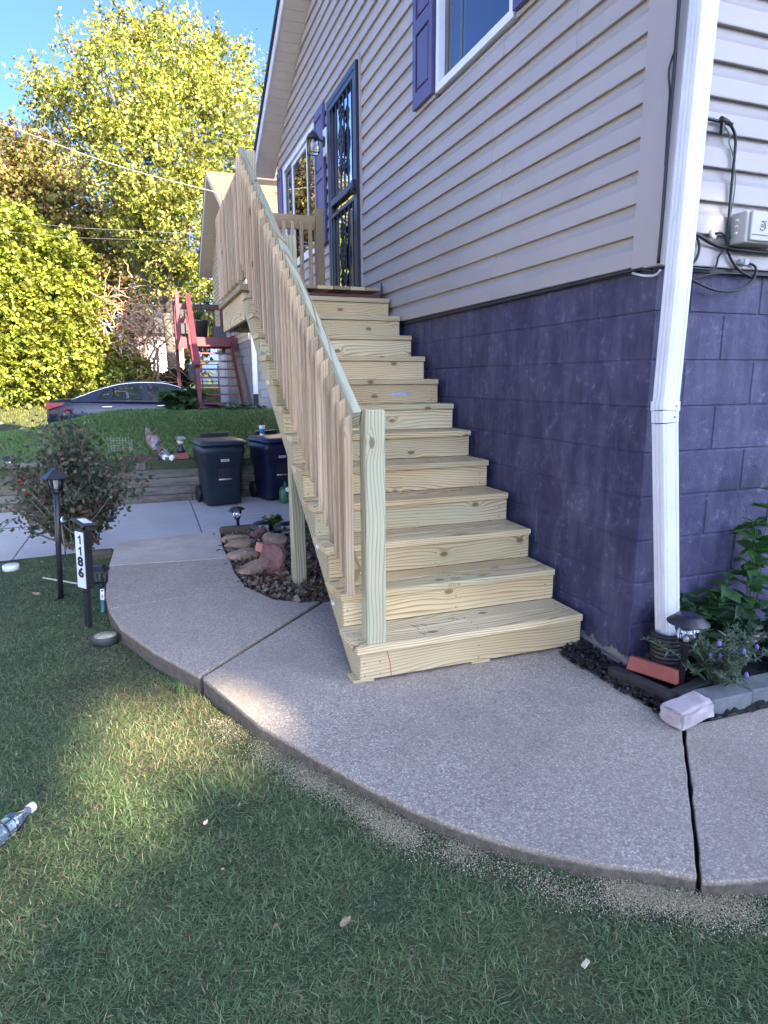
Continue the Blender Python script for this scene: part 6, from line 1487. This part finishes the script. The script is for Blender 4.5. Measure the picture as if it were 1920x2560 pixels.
# ================================================================== NEIGHBOUR'S HOUSE
nb = empty('neighbour_house', (4, 17, 0.68), 'cream sided neighbouring house with brown shingle roof and grey block basement', 'house')
m_cream = plain('cream_siding', (0.55, 0.46, 0.33), 0.6, 0.06, 2); m_gblk = plain('grey_block', (0.27, 0.265, 0.26), 0.9, 0.2, 2.5, 0.3); m_brownsh = plain('brown_shingle', (0.20, 0.095, 0.055), 0.95, 0.3, 6, 0.4)
m_soff2 = plain('cream_soffit', (0.47, 0.42, 0.36), 0.6, 0.05)
NX, NYA, NYB, NZ0, NZS, NZE = 0.32, 13.4, 20.6, 0.55, 2.30, 4.95
NM = (NYA+NYB)/2; NSL = 0.5
box('wall', NX+0.02, NX+9, NYA+0.02, NYB, NZ0, NZS, m_gblk, nb)
for n in range(9):
    y = NYA+(0.2 if n % 2 else 0.0)
    if n % 2: box('block', NX, NX+0.39, NYA, NYA+0.195, NZ0+n*.2+.004, NZ0+n*.2+.197, m_gblk, nb, .006)
    while y < 17.2:
        if not (y < NYA+.05 and n % 2): box('block', NX, NX+.06 if n % 2 or y > NYA+.05 else NX+.19, y+.004, y+.396, NZ0+n*.2+.004, NZ0+n*.2+.197, m_gblk, nb, .006)
        y += .4
    x = NX+(.395 if n % 2 else .195)
    for q in range(4): box('block', x+.004, x+.396, NYA, NYA+.06, NZ0+n*.2+.004, NZ0+n*.2+.197, m_gblk, nb, .006); x += .4
lapn = 0.125
for k in range(36):
    z0 = NZS+k*lapn
    d = max(0, (z0+.1-NZE)/NSL); ya, yb = NYA+d, NYB-d
    if yb-ya < .2: break
    m = MB(); m.face([(NX-.024, ya, z0), (NX-.024, yb, z0), (NX-.004, yb, z0+lapn), (NX-.004, ya, z0+lapn)]); m.face([(NX-.024, ya, z0), (NX-.024, yb, z0), (NX, yb, z0+.001), (NX, ya, z0+.001)])
    m.build('siding_panel', m_cream, nb)
    if z0 < NZE:
        m = MB(); m.face([(NX-.024, NYA-.024, z0), (NX+9, NYA-.024, z0), (NX+9, NYA-.004, z0+lapn), (NX-.024, NYA-.004, z0+lapn)]); m.face([(NX-.024, NYA-.024, z0), (NX+9, NYA-.024, z0), (NX+9, NYA, z0+.001), (NX, NYA, z0+.001)])
        m.build('siding_panel', m_cream, nb)
m = MB(); m.box(NX, NX+9, NYA, NYB, NZS, NZE); m.prism([(NYA, NZE), (NYB, NZE), (NM, NZE+NSL*(NM-NYA))], 0, NX, NX+9); m.build('wall', m_cream, nb)
def nr(y): return NZE+NSL*(y-NYA) if y < NM else NZE+NSL*(NYB-y)
ya, yb, xo = NYA-.42, NYB+.42, NX-.42
m = MB(); m.prism([(ya, nr(ya)), (NM, nr(NM)), (NM, nr(NM)+.02), (ya, nr(ya)+.02)], 0, xo+.02, NX-.001); m.prism([(NM+.001, nr(NM)), (yb, nr(yb)), (yb, nr(yb)+.02), (NM+.001, nr(NM)+.02)], 0, xo+.02, NX-.001); m.build('soffit', m_soff2, nb)
m = MB(); m.prism([(ya, nr(ya)-.01), (NM, nr(NM)-.01), (NM, nr(NM)+.15), (ya, nr(ya)+.15)], 0, xo, xo+.019); m.prism([(NM+.001, nr(NM)-.01), (yb, nr(yb)-.01), (yb, nr(yb)+.15), (NM+.001, nr(NM)+.15)], 0, xo, xo+.019); m.build('fascia', m_white, nb)
m = MB(); m.box(xo, NX+9, ya-.02, ya-.001, nr(ya)-.01, nr(ya)+.12); m.build('gutter', m_white, nb)
# shingle courses facing us, then the far slope
for k in range(30):
    s0, s1 = ya-.03+k*.14, ya-.03+(k+1)*.14
    if s0 > NM: break
    s1 = min(s1, NM); m = MB(); m.prism([(s0, nr(s0)+.165), (s1+.03, nr(s1)+.157+.012), (s1+.03, nr(s1)+.15+.012), (s0, nr(s0)+.15)], 0, xo-.02, NX+9.2); m.build('shingle_course', m_brownsh, nb)
m = MB(); m.prism([(NM+.04, nr(NM)+.14), (yb+.03, nr(yb)+.15), (yb+.03, nr(yb)+.17), (NM+.04, nr(NM)+.17)], 0, xo-.02, NX+9.2); m.build('roof', m_brownsh, nb)
m = MB(); m.tube([(1.75, 14.6, nr(14.6)+.1), (1.75, 14.6, nr(14.6)+.85)], .045, 8); m.tube([(1.75, 14.6, 6.3), (1.55, 14.4, 6.2), (1.45, 14.2, 5.6)], .012, 5); m.tube([(1.75, 14.6, 6.2), (2.0, 14.6, 5.6)], .012, 5); m.build('service_mast', plain('weathered_pipe', (.3, .22, .17), .8), nb)
m = MB(); m.box(.2, .55, 13.0, 13.3, nr(13.2)+.17, nr(13.2)+.24); m.build('vent', m_black, nb)
# white downspout at the near corner, doors
m = MB(); m.box(NX+.02, NX+.13, NYA-.10, NYA-.03, 1.05, NZE-.2, bev=.008); m.build('downspout', m_white, nb)
m = MB(); m.box(NX+.02, NX+.13, NYA-.105, NYA-.028, .66, 1.045, bev=.008); m.build('drain_pipe', m_black, nb)
m_pale = plain('pale_blue_white', (.52, .58, .68), .5, .05, 3)
m = MB(); m.box(NX-.07, NX-.027, 15.95, 17.0, 2.55, 4.65); d1 = m.build('door', m_pale, nb)
m = MB(); m.box(NX-.078, NX-.071, 16.15, 16.8, 3.2, 4.45); m.build('pane', M_GLASS, d1)
m = MB(); m.box(NX-.045, NX-.026, 17.2, 18.4, 2.75, 4.55); m.build('window', m_pale, nb)
m = MB(); m.box(NX-.2, NX-.07, 15.72, 15.86, 4.35, 4.6); m.build('lamp', m_black, nb)
m = MB(); m.box(NX-.05, NX+.019, 18.3, 19.8, .6, 2.15); m.build('basement_door', m_pale, nb)
m = MB(); m.box(NX-.16, NX-.03, 14.2, 14.42, 4.2, 5.0); m.build('meter_box', plain('meter_grey', (.18, .21, .20), .6), nb)
# service wires
def wire(pts, r, label, mat=None): cable('wire', pts, r, mat or plain('grey_wire', (.24, .225, .20), .7), label, 8)
wire([(-12, 16.0, 9.6), (-7.8, 15.0, 7.75), (-4.4, 14.3, 6.62), (-2.2, 14.0, 5.95), (-0.1, 13.85, 5.55)], .008, 'thick pale service wire sloping down to the neighbouring gable')
wire([(-12, 17.5, 6.5), (-5, 16, 5.15), (-2, 15, 4.86), (.25, 14.35, 4.80)], .0025, 'thin upper phone wire running level to the neighbouring meter box')
wire([(-12, 17.5, 5.6), (-5, 16, 4.85), (-2, 15, 4.66), (.25, 14.35, 4.66)], .0022, 'thin lower phone wire running level to the neighbouring meter box')
wire([(-.1, 13.85, 5.55), (-.08, 13.9, 5.2), (.02, 14.0, 4.95), (.2, 14.3, 4.85)], .008, 'black drip loop wire under the neighbouring gable eave', m_cab)
# ================================================================== RED STEPS
rs = empty('red_staircase', (-0.4, 14.5, 0.65), 'dark red painted open wooden steps and landing at the neighbouring house', 'staircase')
m_redp = plain('barn_red_paint', (0.115, 0.019, 0.025), 0.6, 0.25, 5)
rx0, rx1 = -0.90, 0.12
NS, rz0, rrise, rrun, ry0 = 9, 0.66, 0.200, 0.235, 13.42
for i in range(1, NS): box('tread', rx0+.04, rx1-.04, ry0+(i-1)*rrun, ry0+(i-1)*rrun+.24, rz0+i*rrise-.04, rz0+i*rrise, m_redp, rs, .004)
for x_ in (rx0, rx1): board('stringer', (x_, ry0-.12, rz0+.0), (x_, ry0+NS*rrun-.05, rz0+NS*rrise-.08), .24, .04, m_redp, rs)
ly = ry0+(NS-1)*rrun; lz = rz0+NS*rrise
for q in range(11): box('deck_board', rx0-.26, .29, ly+q*.143, ly+q*.143+.137, lz-.035, lz, m_redp, rs, .003)
box('rim_board', rx0-.28, .29, ly-.03, ly-.002, lz-.29, lz-.0355, m_redp, rs); box('rim_board', rx0-.30, rx0-.265, ly-.03, ly+1.56, lz-.29, lz-.036, m_redp, rs)
for (x_, y_, za, zb) in ((rx0-.04, ry0-.12, .55, 1.66), (rx0-.04, ly-.13, 2.1, 3.50), (rx0-.30, ly-.11, 2.1, 3.56), (rx0-.30, ly+1.50, .5, 3.5), (.05, ly+1.50, 2.1, 3.45)): box('post', x_, x_+.09, y_, y_+.09, za, zb, m_redp, rs, .004)
board('handrail', (rx0-.0, ry0-.14, 1.68), (rx0-.0, ly-.06, 3.46), .13, .12, m_redp, rs)
board('handrail', (rx0-.255, ly-.1, 3.38), (rx0-.255, ly+1.55, 3.38), .09, .04, m_redp, rs); board('handrail', (rx0-.26, ly+1.55, 3.36), (.09, ly+1.55, 3.36), .14, .04, m_redp, rs)
board('handrail', (rx0-.30, ly-.06, 3.20), (rx0+.03, ly-.06, 3.20), .12, .04, m_redp, rs); board('handrail', (rx0-.30, ly-.06, 2.85), (rx0+.03, ly-.06, 2.85), .12, .04, m_redp, rs)
for q in range(12): box('baluster', rx0-.285, rx0-.25, ly+.06+q*.125, ly+.095+q*.125, 2.4, 3.36, m_redp, rs)
for q in range(8): box('baluster', rx0-.15+q*.13, rx0-.115+q*.13, ly+1.51, ly+1.545, 2.46, 3.36, m_redp, rs)
m = MB(); m.box(rx0-.19, rx0-.05, ry0-.02, ry0+.14, 1.38, 1.72); tag(m.build('mailbox', m_black), 'black mailbox hanging on the lower post of the red steps', 'mailbox')
pt = empty('planter', (-.45, 16.2, lz), 'dark planter tub with wispy grass on the red landing', 'planter')
m = MB(); m.lathe([(.20, lz), (.26, lz+.42), (.27, lz+.46)], (-.62, 15.9, 0), 16); m.build('tub', m_lampblk, pt)
m = MB()
for q in range(34): a = rb.uniform(0, 6.28); L0 = rb.uniform(.35, .9); m.tube([(-.62, 15.9, lz+.4), (-.62+.2*math.cos(a), 15.9+.2*math.sin(a), lz+.4+L0*.7), (-.62+.45*math.cos(a), 15.9+.45*math.sin(a), lz+.4+L0*.75)], [.008, .006, .002], 4)
m.build('leaves', plain('tuft_green', (.06, .115, .04), .6, .35, 30), pt)
tag(box('planter_box', -.28, .05, 15.6, 15.9, lz, lz+.30, m_lampblk, None, .01), 'square black planter box beside the tub on the red landing', 'planter')
# ================================================================== CAR
car = empty('sedan_car', (-2.0, 16.4, -0.10), 'dark blue four door sedan parked in front of the bright green tree', 'car')
CG = -0.13; CX, CY, HW = -4.42, 16.42, 0.91
m_cp, nt, b = nt_new('navy_car_paint'); setin(nt, b, Base_Color=(0.006, 0.010, 0.026), Metallic=0.0, Roughness=0.3, Specular_IOR_Level=0.35, Coat_Weight=0.15, Coat_Roughness=0.05)
m_chrome = plain('chrome_trim', (.75, .76, .78), .15, .05, metallic=1.0); m_tail = plain('tail_lamp_red', (.25, .012, .016), .2, .3, 30); m_tyre = plain('tyre_rubber', (.02, .02, .02), .9)
M_CARG = glass_mat('car_glass', (.78, .84, .80), .02, 0.0)
# profile along the length s (0 = rear bumper): beltline height, lower edge, half width
ST = [(0.0, .62, .45, .70), (.04, .98, .36, .80), (.12, 1.02, .30, .85), (.45, 1.05, .25, .89), (.9, 1.04, .22, .905), (1.5, 1.00, .20, .91), (2.3, .97, .20, .91), (3.1, .95, .20, .905), (3.55, .95, .22, .90), (4.1, .87, .24, .88), (4.5, .78, .28, .82), (4.75, .66, .34, .70), (4.84, .55, .42, .55)]
m = MB(); rings = []
for (s, zb_, zl, hw) in ST:
    zm = zl+(zb_-zl)*.55
    P = [(-hw*.80, zl), (-hw*.96, zl+.10), (-hw, zm), (-hw*.975, zb_-.07), (-hw*.90, zb_), (0, zb_+.02), (hw*.90, zb_), (hw*.975, zb_-.07), (hw, zm), (hw*.96, zl+.10), (hw*.80, zl)]
    rings.append([m.bm.verts.new((CX+s, CY+p[0], CG+p[1])) for p in P])
for a, c_ in zip(rings, rings[1:]):
    for k in range(11): f = m.bm.faces.new((a[k], a[(k+1) % 11], c_[(k+1) % 11], c_[k])); f.smooth = True
m.bm.faces.new(rings[0][::-1]); m.bm.faces.new(rings[-1]); m.build('body', m_cp, car)
# roof and pillars from side profile
RF = [(.62, 1.05), (1.15, 1.25), (1.65, 1.395), (2.1, 1.45), (2.5, 1.455), (2.9, 1.42), (3.3, 1.29), (3.75, 1.06), (3.95, .96)]
def rhw(z): return .90-.26*max(0, (z-1.0))/.45
m = MB()
pr = None
for (s, z) in RF:
    w_ = rhw(z); cur = [m.bm.verts.new((CX+s, CY-w_, CG+z)), m.bm.verts.new((CX+s, CY-w_*.85, CG+z+.035)), m.bm.verts.new((CX+s, CY, CG+z+.05)), m.bm.verts.new((CX+s, CY+w_*.85, CG+z+.035)), m.bm.verts.new((CX+s, CY+w_, CG+z))]
    if pr and 1.6 < s < 3.0:
        for k in range(4): f = m.bm.faces.new((pr[k], pr[k+1], cur[k+1], cur[k])); f.smooth = True
    elif pr:
        for k in (0, 3): f = m.bm.faces.new((pr[k], pr[k+1], cur[k+1], cur[k])); f.smooth = True
    pr = cur
m.build('roof', m_cp, car)
for sd in (-1, 1):
    def sidep(s, z, o=0.0): return (CX+s, CY+sd*(rhw(max(z, 1.0))+o), CG+z)
    # side glass panes
    for nm, poly in (('window', [(1.18, 1.04), (1.50, 1.03), (1.50, 1.30), (1.32, 1.22)]), ('window', [(1.55, 1.03), (2.28, 1.00), (2.28, 1.40), (1.85, 1.37), (1.55, 1.305)]), ('window', [(2.42, 1.00), (3.30, .985), (3.05, 1.235), (2.80, 1.36), (2.42, 1.40)])):
        m = MB(); m.face([sidep(s, z, -.004) for s, z in poly]); m.build(nm, M_CARG, car)
    # body-colour surround between roof rail and belt, with door pillars
    m = MB()
    for poly in ([(.62, 1.05), (1.18, 1.04), (1.32, 1.22), (1.15, 1.25)], [(1.15, 1.25), (1.32, 1.22), (1.50, 1.30), (1.55, 1.305), (1.85, 1.37), (2.28, 1.40), (2.1, 1.45), (1.65, 1.395)], [(1.50, 1.03), (1.55, 1.03), (1.55, 1.305), (1.50, 1.30)], [(2.28, 1.0), (2.42, 1.0), (2.42, 1.40), (2.28, 1.40)], [(2.1, 1.45), (2.28, 1.40), (2.42, 1.40), (2.80, 1.36), (2.9, 1.42), (2.5, 1.455)], [(2.80, 1.36), (3.05, 1.235), (3.3, 1.29), (2.9, 1.42)], [(3.05, 1.235), (3.30, .985), (3.95, .955), (3.75, 1.06), (3.3, 1.29)], [(.62, 1.05), (3.95, .955), (3.9, .93), (.6, 1.0)]):
        m.face([sidep(s, z) for s, z in poly])
    m.build('pillars', m_cp, car)
    m = MB(); m.tube(catmull([sidep(s, z, .012) for s, z in RF[:-1]], 4), .012, 5); m.build('chrome_strip', m_chrome, car)
    for s in (1.30, 2.62): m = MB(); m.box(CX+s, CX+s+.24, CY+sd*.915-.02, CY+sd*.915+.02, CG+.845, CG+.875, bev=.008); m.build('door_handle', m_chrome, car)
    m = MB(); m.box(CX+3.16, CX+3.38, CY+sd*1.0-.09, CY+sd*1.0+.09, CG+1.0, CG+1.13, bev=.03); m.build('mirror', m_cp, car)
    m = MB(); m.box(CX+1.55, CX+3.5, CY+sd*.912-.008, CY+sd*.912+.008, CG+.30, CG+.42); m.build('sill', m_black, car)
    for s in (.98, 3.78):
        m = MB(); m.lathe([(.18, -.10), (.31, -.11), (.33, -.08), (.33, .08), (.31, .11), (.18, .10)], n=26, M=Matrix.Translation((CX+s, CY+sd*.82, CG+.33)) @ Matrix.Rotation(R(90), 4, 'X')); wl_ = m.build('wheel', m_tyre, car)
        m = MB(); m.lathe([(.06, -.105), (.20, -.105), (.20, .105), (.06, .105)], n=10, smooth=False, M=Matrix.Translation((CX+s, CY+sd*.825, CG+.33)) @ Matrix.Rotation(R(90), 4, 'X')); m.build('rim', plain('alloy', (.4, .41, .43), .35, metallic=.8), wl_)
        m = MB(); m.tube([(CX+s+.37*math.cos(t), CY+sd*.905, CG+.33+.37*math.sin(t)) for t in np.linspace(0, math.pi, 13)], .022, 6); m.build('arch', m_black, car)
    m = MB(); m.prism([(CX+.0, CG+.80), (CX+.42, CG+.93), (CX+.46, CG+.985), (CX+.05, CG+.985)], 1, CY+sd*.86-.03, CY+sd*.86+.05); m.build('tail_lamp', m_tail, car)
m = MB(); m.face([(CX+.7, CY-.78, CG+1.075), (CX+.7, CY+.78, CG+1.075), (CX+1.6, CY+.66, CG+1.40), (CX+1.6, CY-.66, CG+1.40)]); m.build('rear_window', M_CARG, car)
m = MB(); m.face([(CX+2.95, CY-.66, CG+1.42), (CX+2.95, CY+.66, CG+1.42), (CX+3.85, CY+.8, CG+1.02), (CX+3.85, CY-.8, CG+1.02)]); m.build('windscreen', M_CARG, car)
for s in (1.95, 2.95):
    for sd in (-.38, .38):
        m = MB(); m.box(CX+s-.1, CX+s+.06, CY+sd-.24, CY+sd+.24, CG+.5, CG+1.02, bev=.05); m.box(CX+s-.08, CX+s+.0, CY+sd-.12, CY+sd+.12, CG+1.04, CG+1.22, bev=.03); m.build('seat', plain('grey_seat', (.12, .12, .13), .8), car)
m = MB(); m.box(CX+.05, CX+.20, CY-.88, CY-.84, CG+.42, CG+.46); m.build('reflector', m_tail, car)
# ================================================================== FAR HOUSE
fh = empty('far_house', (0.4, 36, 1.0), 'pale far house half hidden behind the bare brush', 'house')
m_fw = plain('far_cream', (.27, .20, .155), .7, .05); m = MB(); m.box(-2.4, .1, 36, 42, .8, 3.9); m.build('wall', m_fw, fh)
m = MB(); m.box(-1.75, -.75, 35.9, 35.99, 1.2, 3.5); m.build('door', m_vinyl, fh); m = MB(); m.box(-.5, -.1, 35.94, 35.99, 1.8, 2.8); m.build('window', m_screen, fh)
m = MB(); m.prism([(35.6, 3.9), (42.4, 3.9), (39, 5.6)], 0, -2.8, .5); m.build('roof', m_shing, fh)
m_fence = plain('fence_dark', (.05, .045, .04), .9)
m = MB()
ff = empty('far_fence', (-1.0, 27.5, 1.0), 'dark wire fence at the far edge of the sunlit lawn', 'fence')
for q in range(7): box('post', -3.2+q*.7, -3.15+q*.7, 27.5, 27.55, .9, 2.1, m_fence, ff)
for z_ in (1.3, 2.05): box('rail', -3.2, 1.1, 27.51, 27.54, z_, z_+.04, m_fence, ff)
# ================================================================== ACROSS THE STREET (added off-frame to bounce sun onto the shaded wall, mirrored in windows)
m_street = plain('street_concrete', (0.40, 0.37, 0.33), 0.9, 0.15, 1.0)
m = MB(); m.box(-17.5, -10.5, -60, 60, -0.35, 0.02); tag(m.build('street', m_street), kind='structure')
def added_street_house(x, y, w, d, h, wallc, label):
    e = empty('added_street_house', (x, y, 0), label, 'house', 'houses added across the street')
    mw = plain('street_wall_'+label.split()[0], wallc, 0.7, 0.05, 2)
    m = MB(); m.box(x-d, x, y-w/2, y+w/2, -0.3, h); m.prism([(y-w/2, h), (y+w/2, h), (y, h+w*0.24)], 0, x-d, x); m.build('wall', mw, e)
    hw = w/2+0.4
    for s in (-1, 1):
        m = MB(); m.prism([(y+s*hw, h-0.19), (y, h+w*0.24+0.02), (y, h+w*0.24+0.17), (y+s*hw, h-0.04)], 0, x-d-0.3, x+0.35); m.build('roof', m_shing, e)
    for (a, b, c, q) in ((-0.36, -0.20, 1.0, 2.3), (0.16, 0.36, 1.0, 2.3), (-0.06, 0.05, 0.1, 2.15)):
        m = MB(); m.box(x+0.005, x+0.03, y+w*a, y+w*b, c, q); m.build('window' if c > .5 else 'door', m_screen, e)
added_street_house(-21, -12, 10, 8, 4.6, (0.72, 0.66, 0.56), 'cream gabled house added across the street outside the picture on the left')
added_street_house(-21, 2, 11, 8, 5.2, (0.78, 0.76, 0.72), 'white gabled house added across the street outside the picture on the left')
added_street_house(-21, 16, 10, 8, 4.4, (0.66, 0.55, 0.42), 'tan gabled house added across the street outside the picture on the left')
sn = empty('added_next_house', (5.5, -15.5, 0), 'unseen cream ranch house added right of the purple based house to block low light', 'house')  # unseen house added to keep low sky light off the right wall
m_sn = plain('next_house_siding', (0.42, 0.38, 0.33), 0.7, 0.06, 2)
m = MB(); m.box(-0.5, 12, -20, -11, -0.3, 4.2); m.prism([(-20, 4.2), (-11, 4.2), (-15.5, 6.1)], 0, -0.5, 12); m.build('wall', m_sn, sn)
for s in (-1, 1):
    m = MB(); m.prism([(-15.5+s*4.95, 4.03), (-15.5, 6.12), (-15.5, 6.27), (-15.5+s*4.95, 4.18)], 0, -0.9, 12.4); m.build('roof', m_shing, sn)
for (a, c) in ((1.0, 2.3), (4.5, 6.2), (8.5, 9.8)):
    m = MB(); m.box(a, c, -10.995, -10.96, 2.2, 3.5); m.build('window', m_screen, sn)
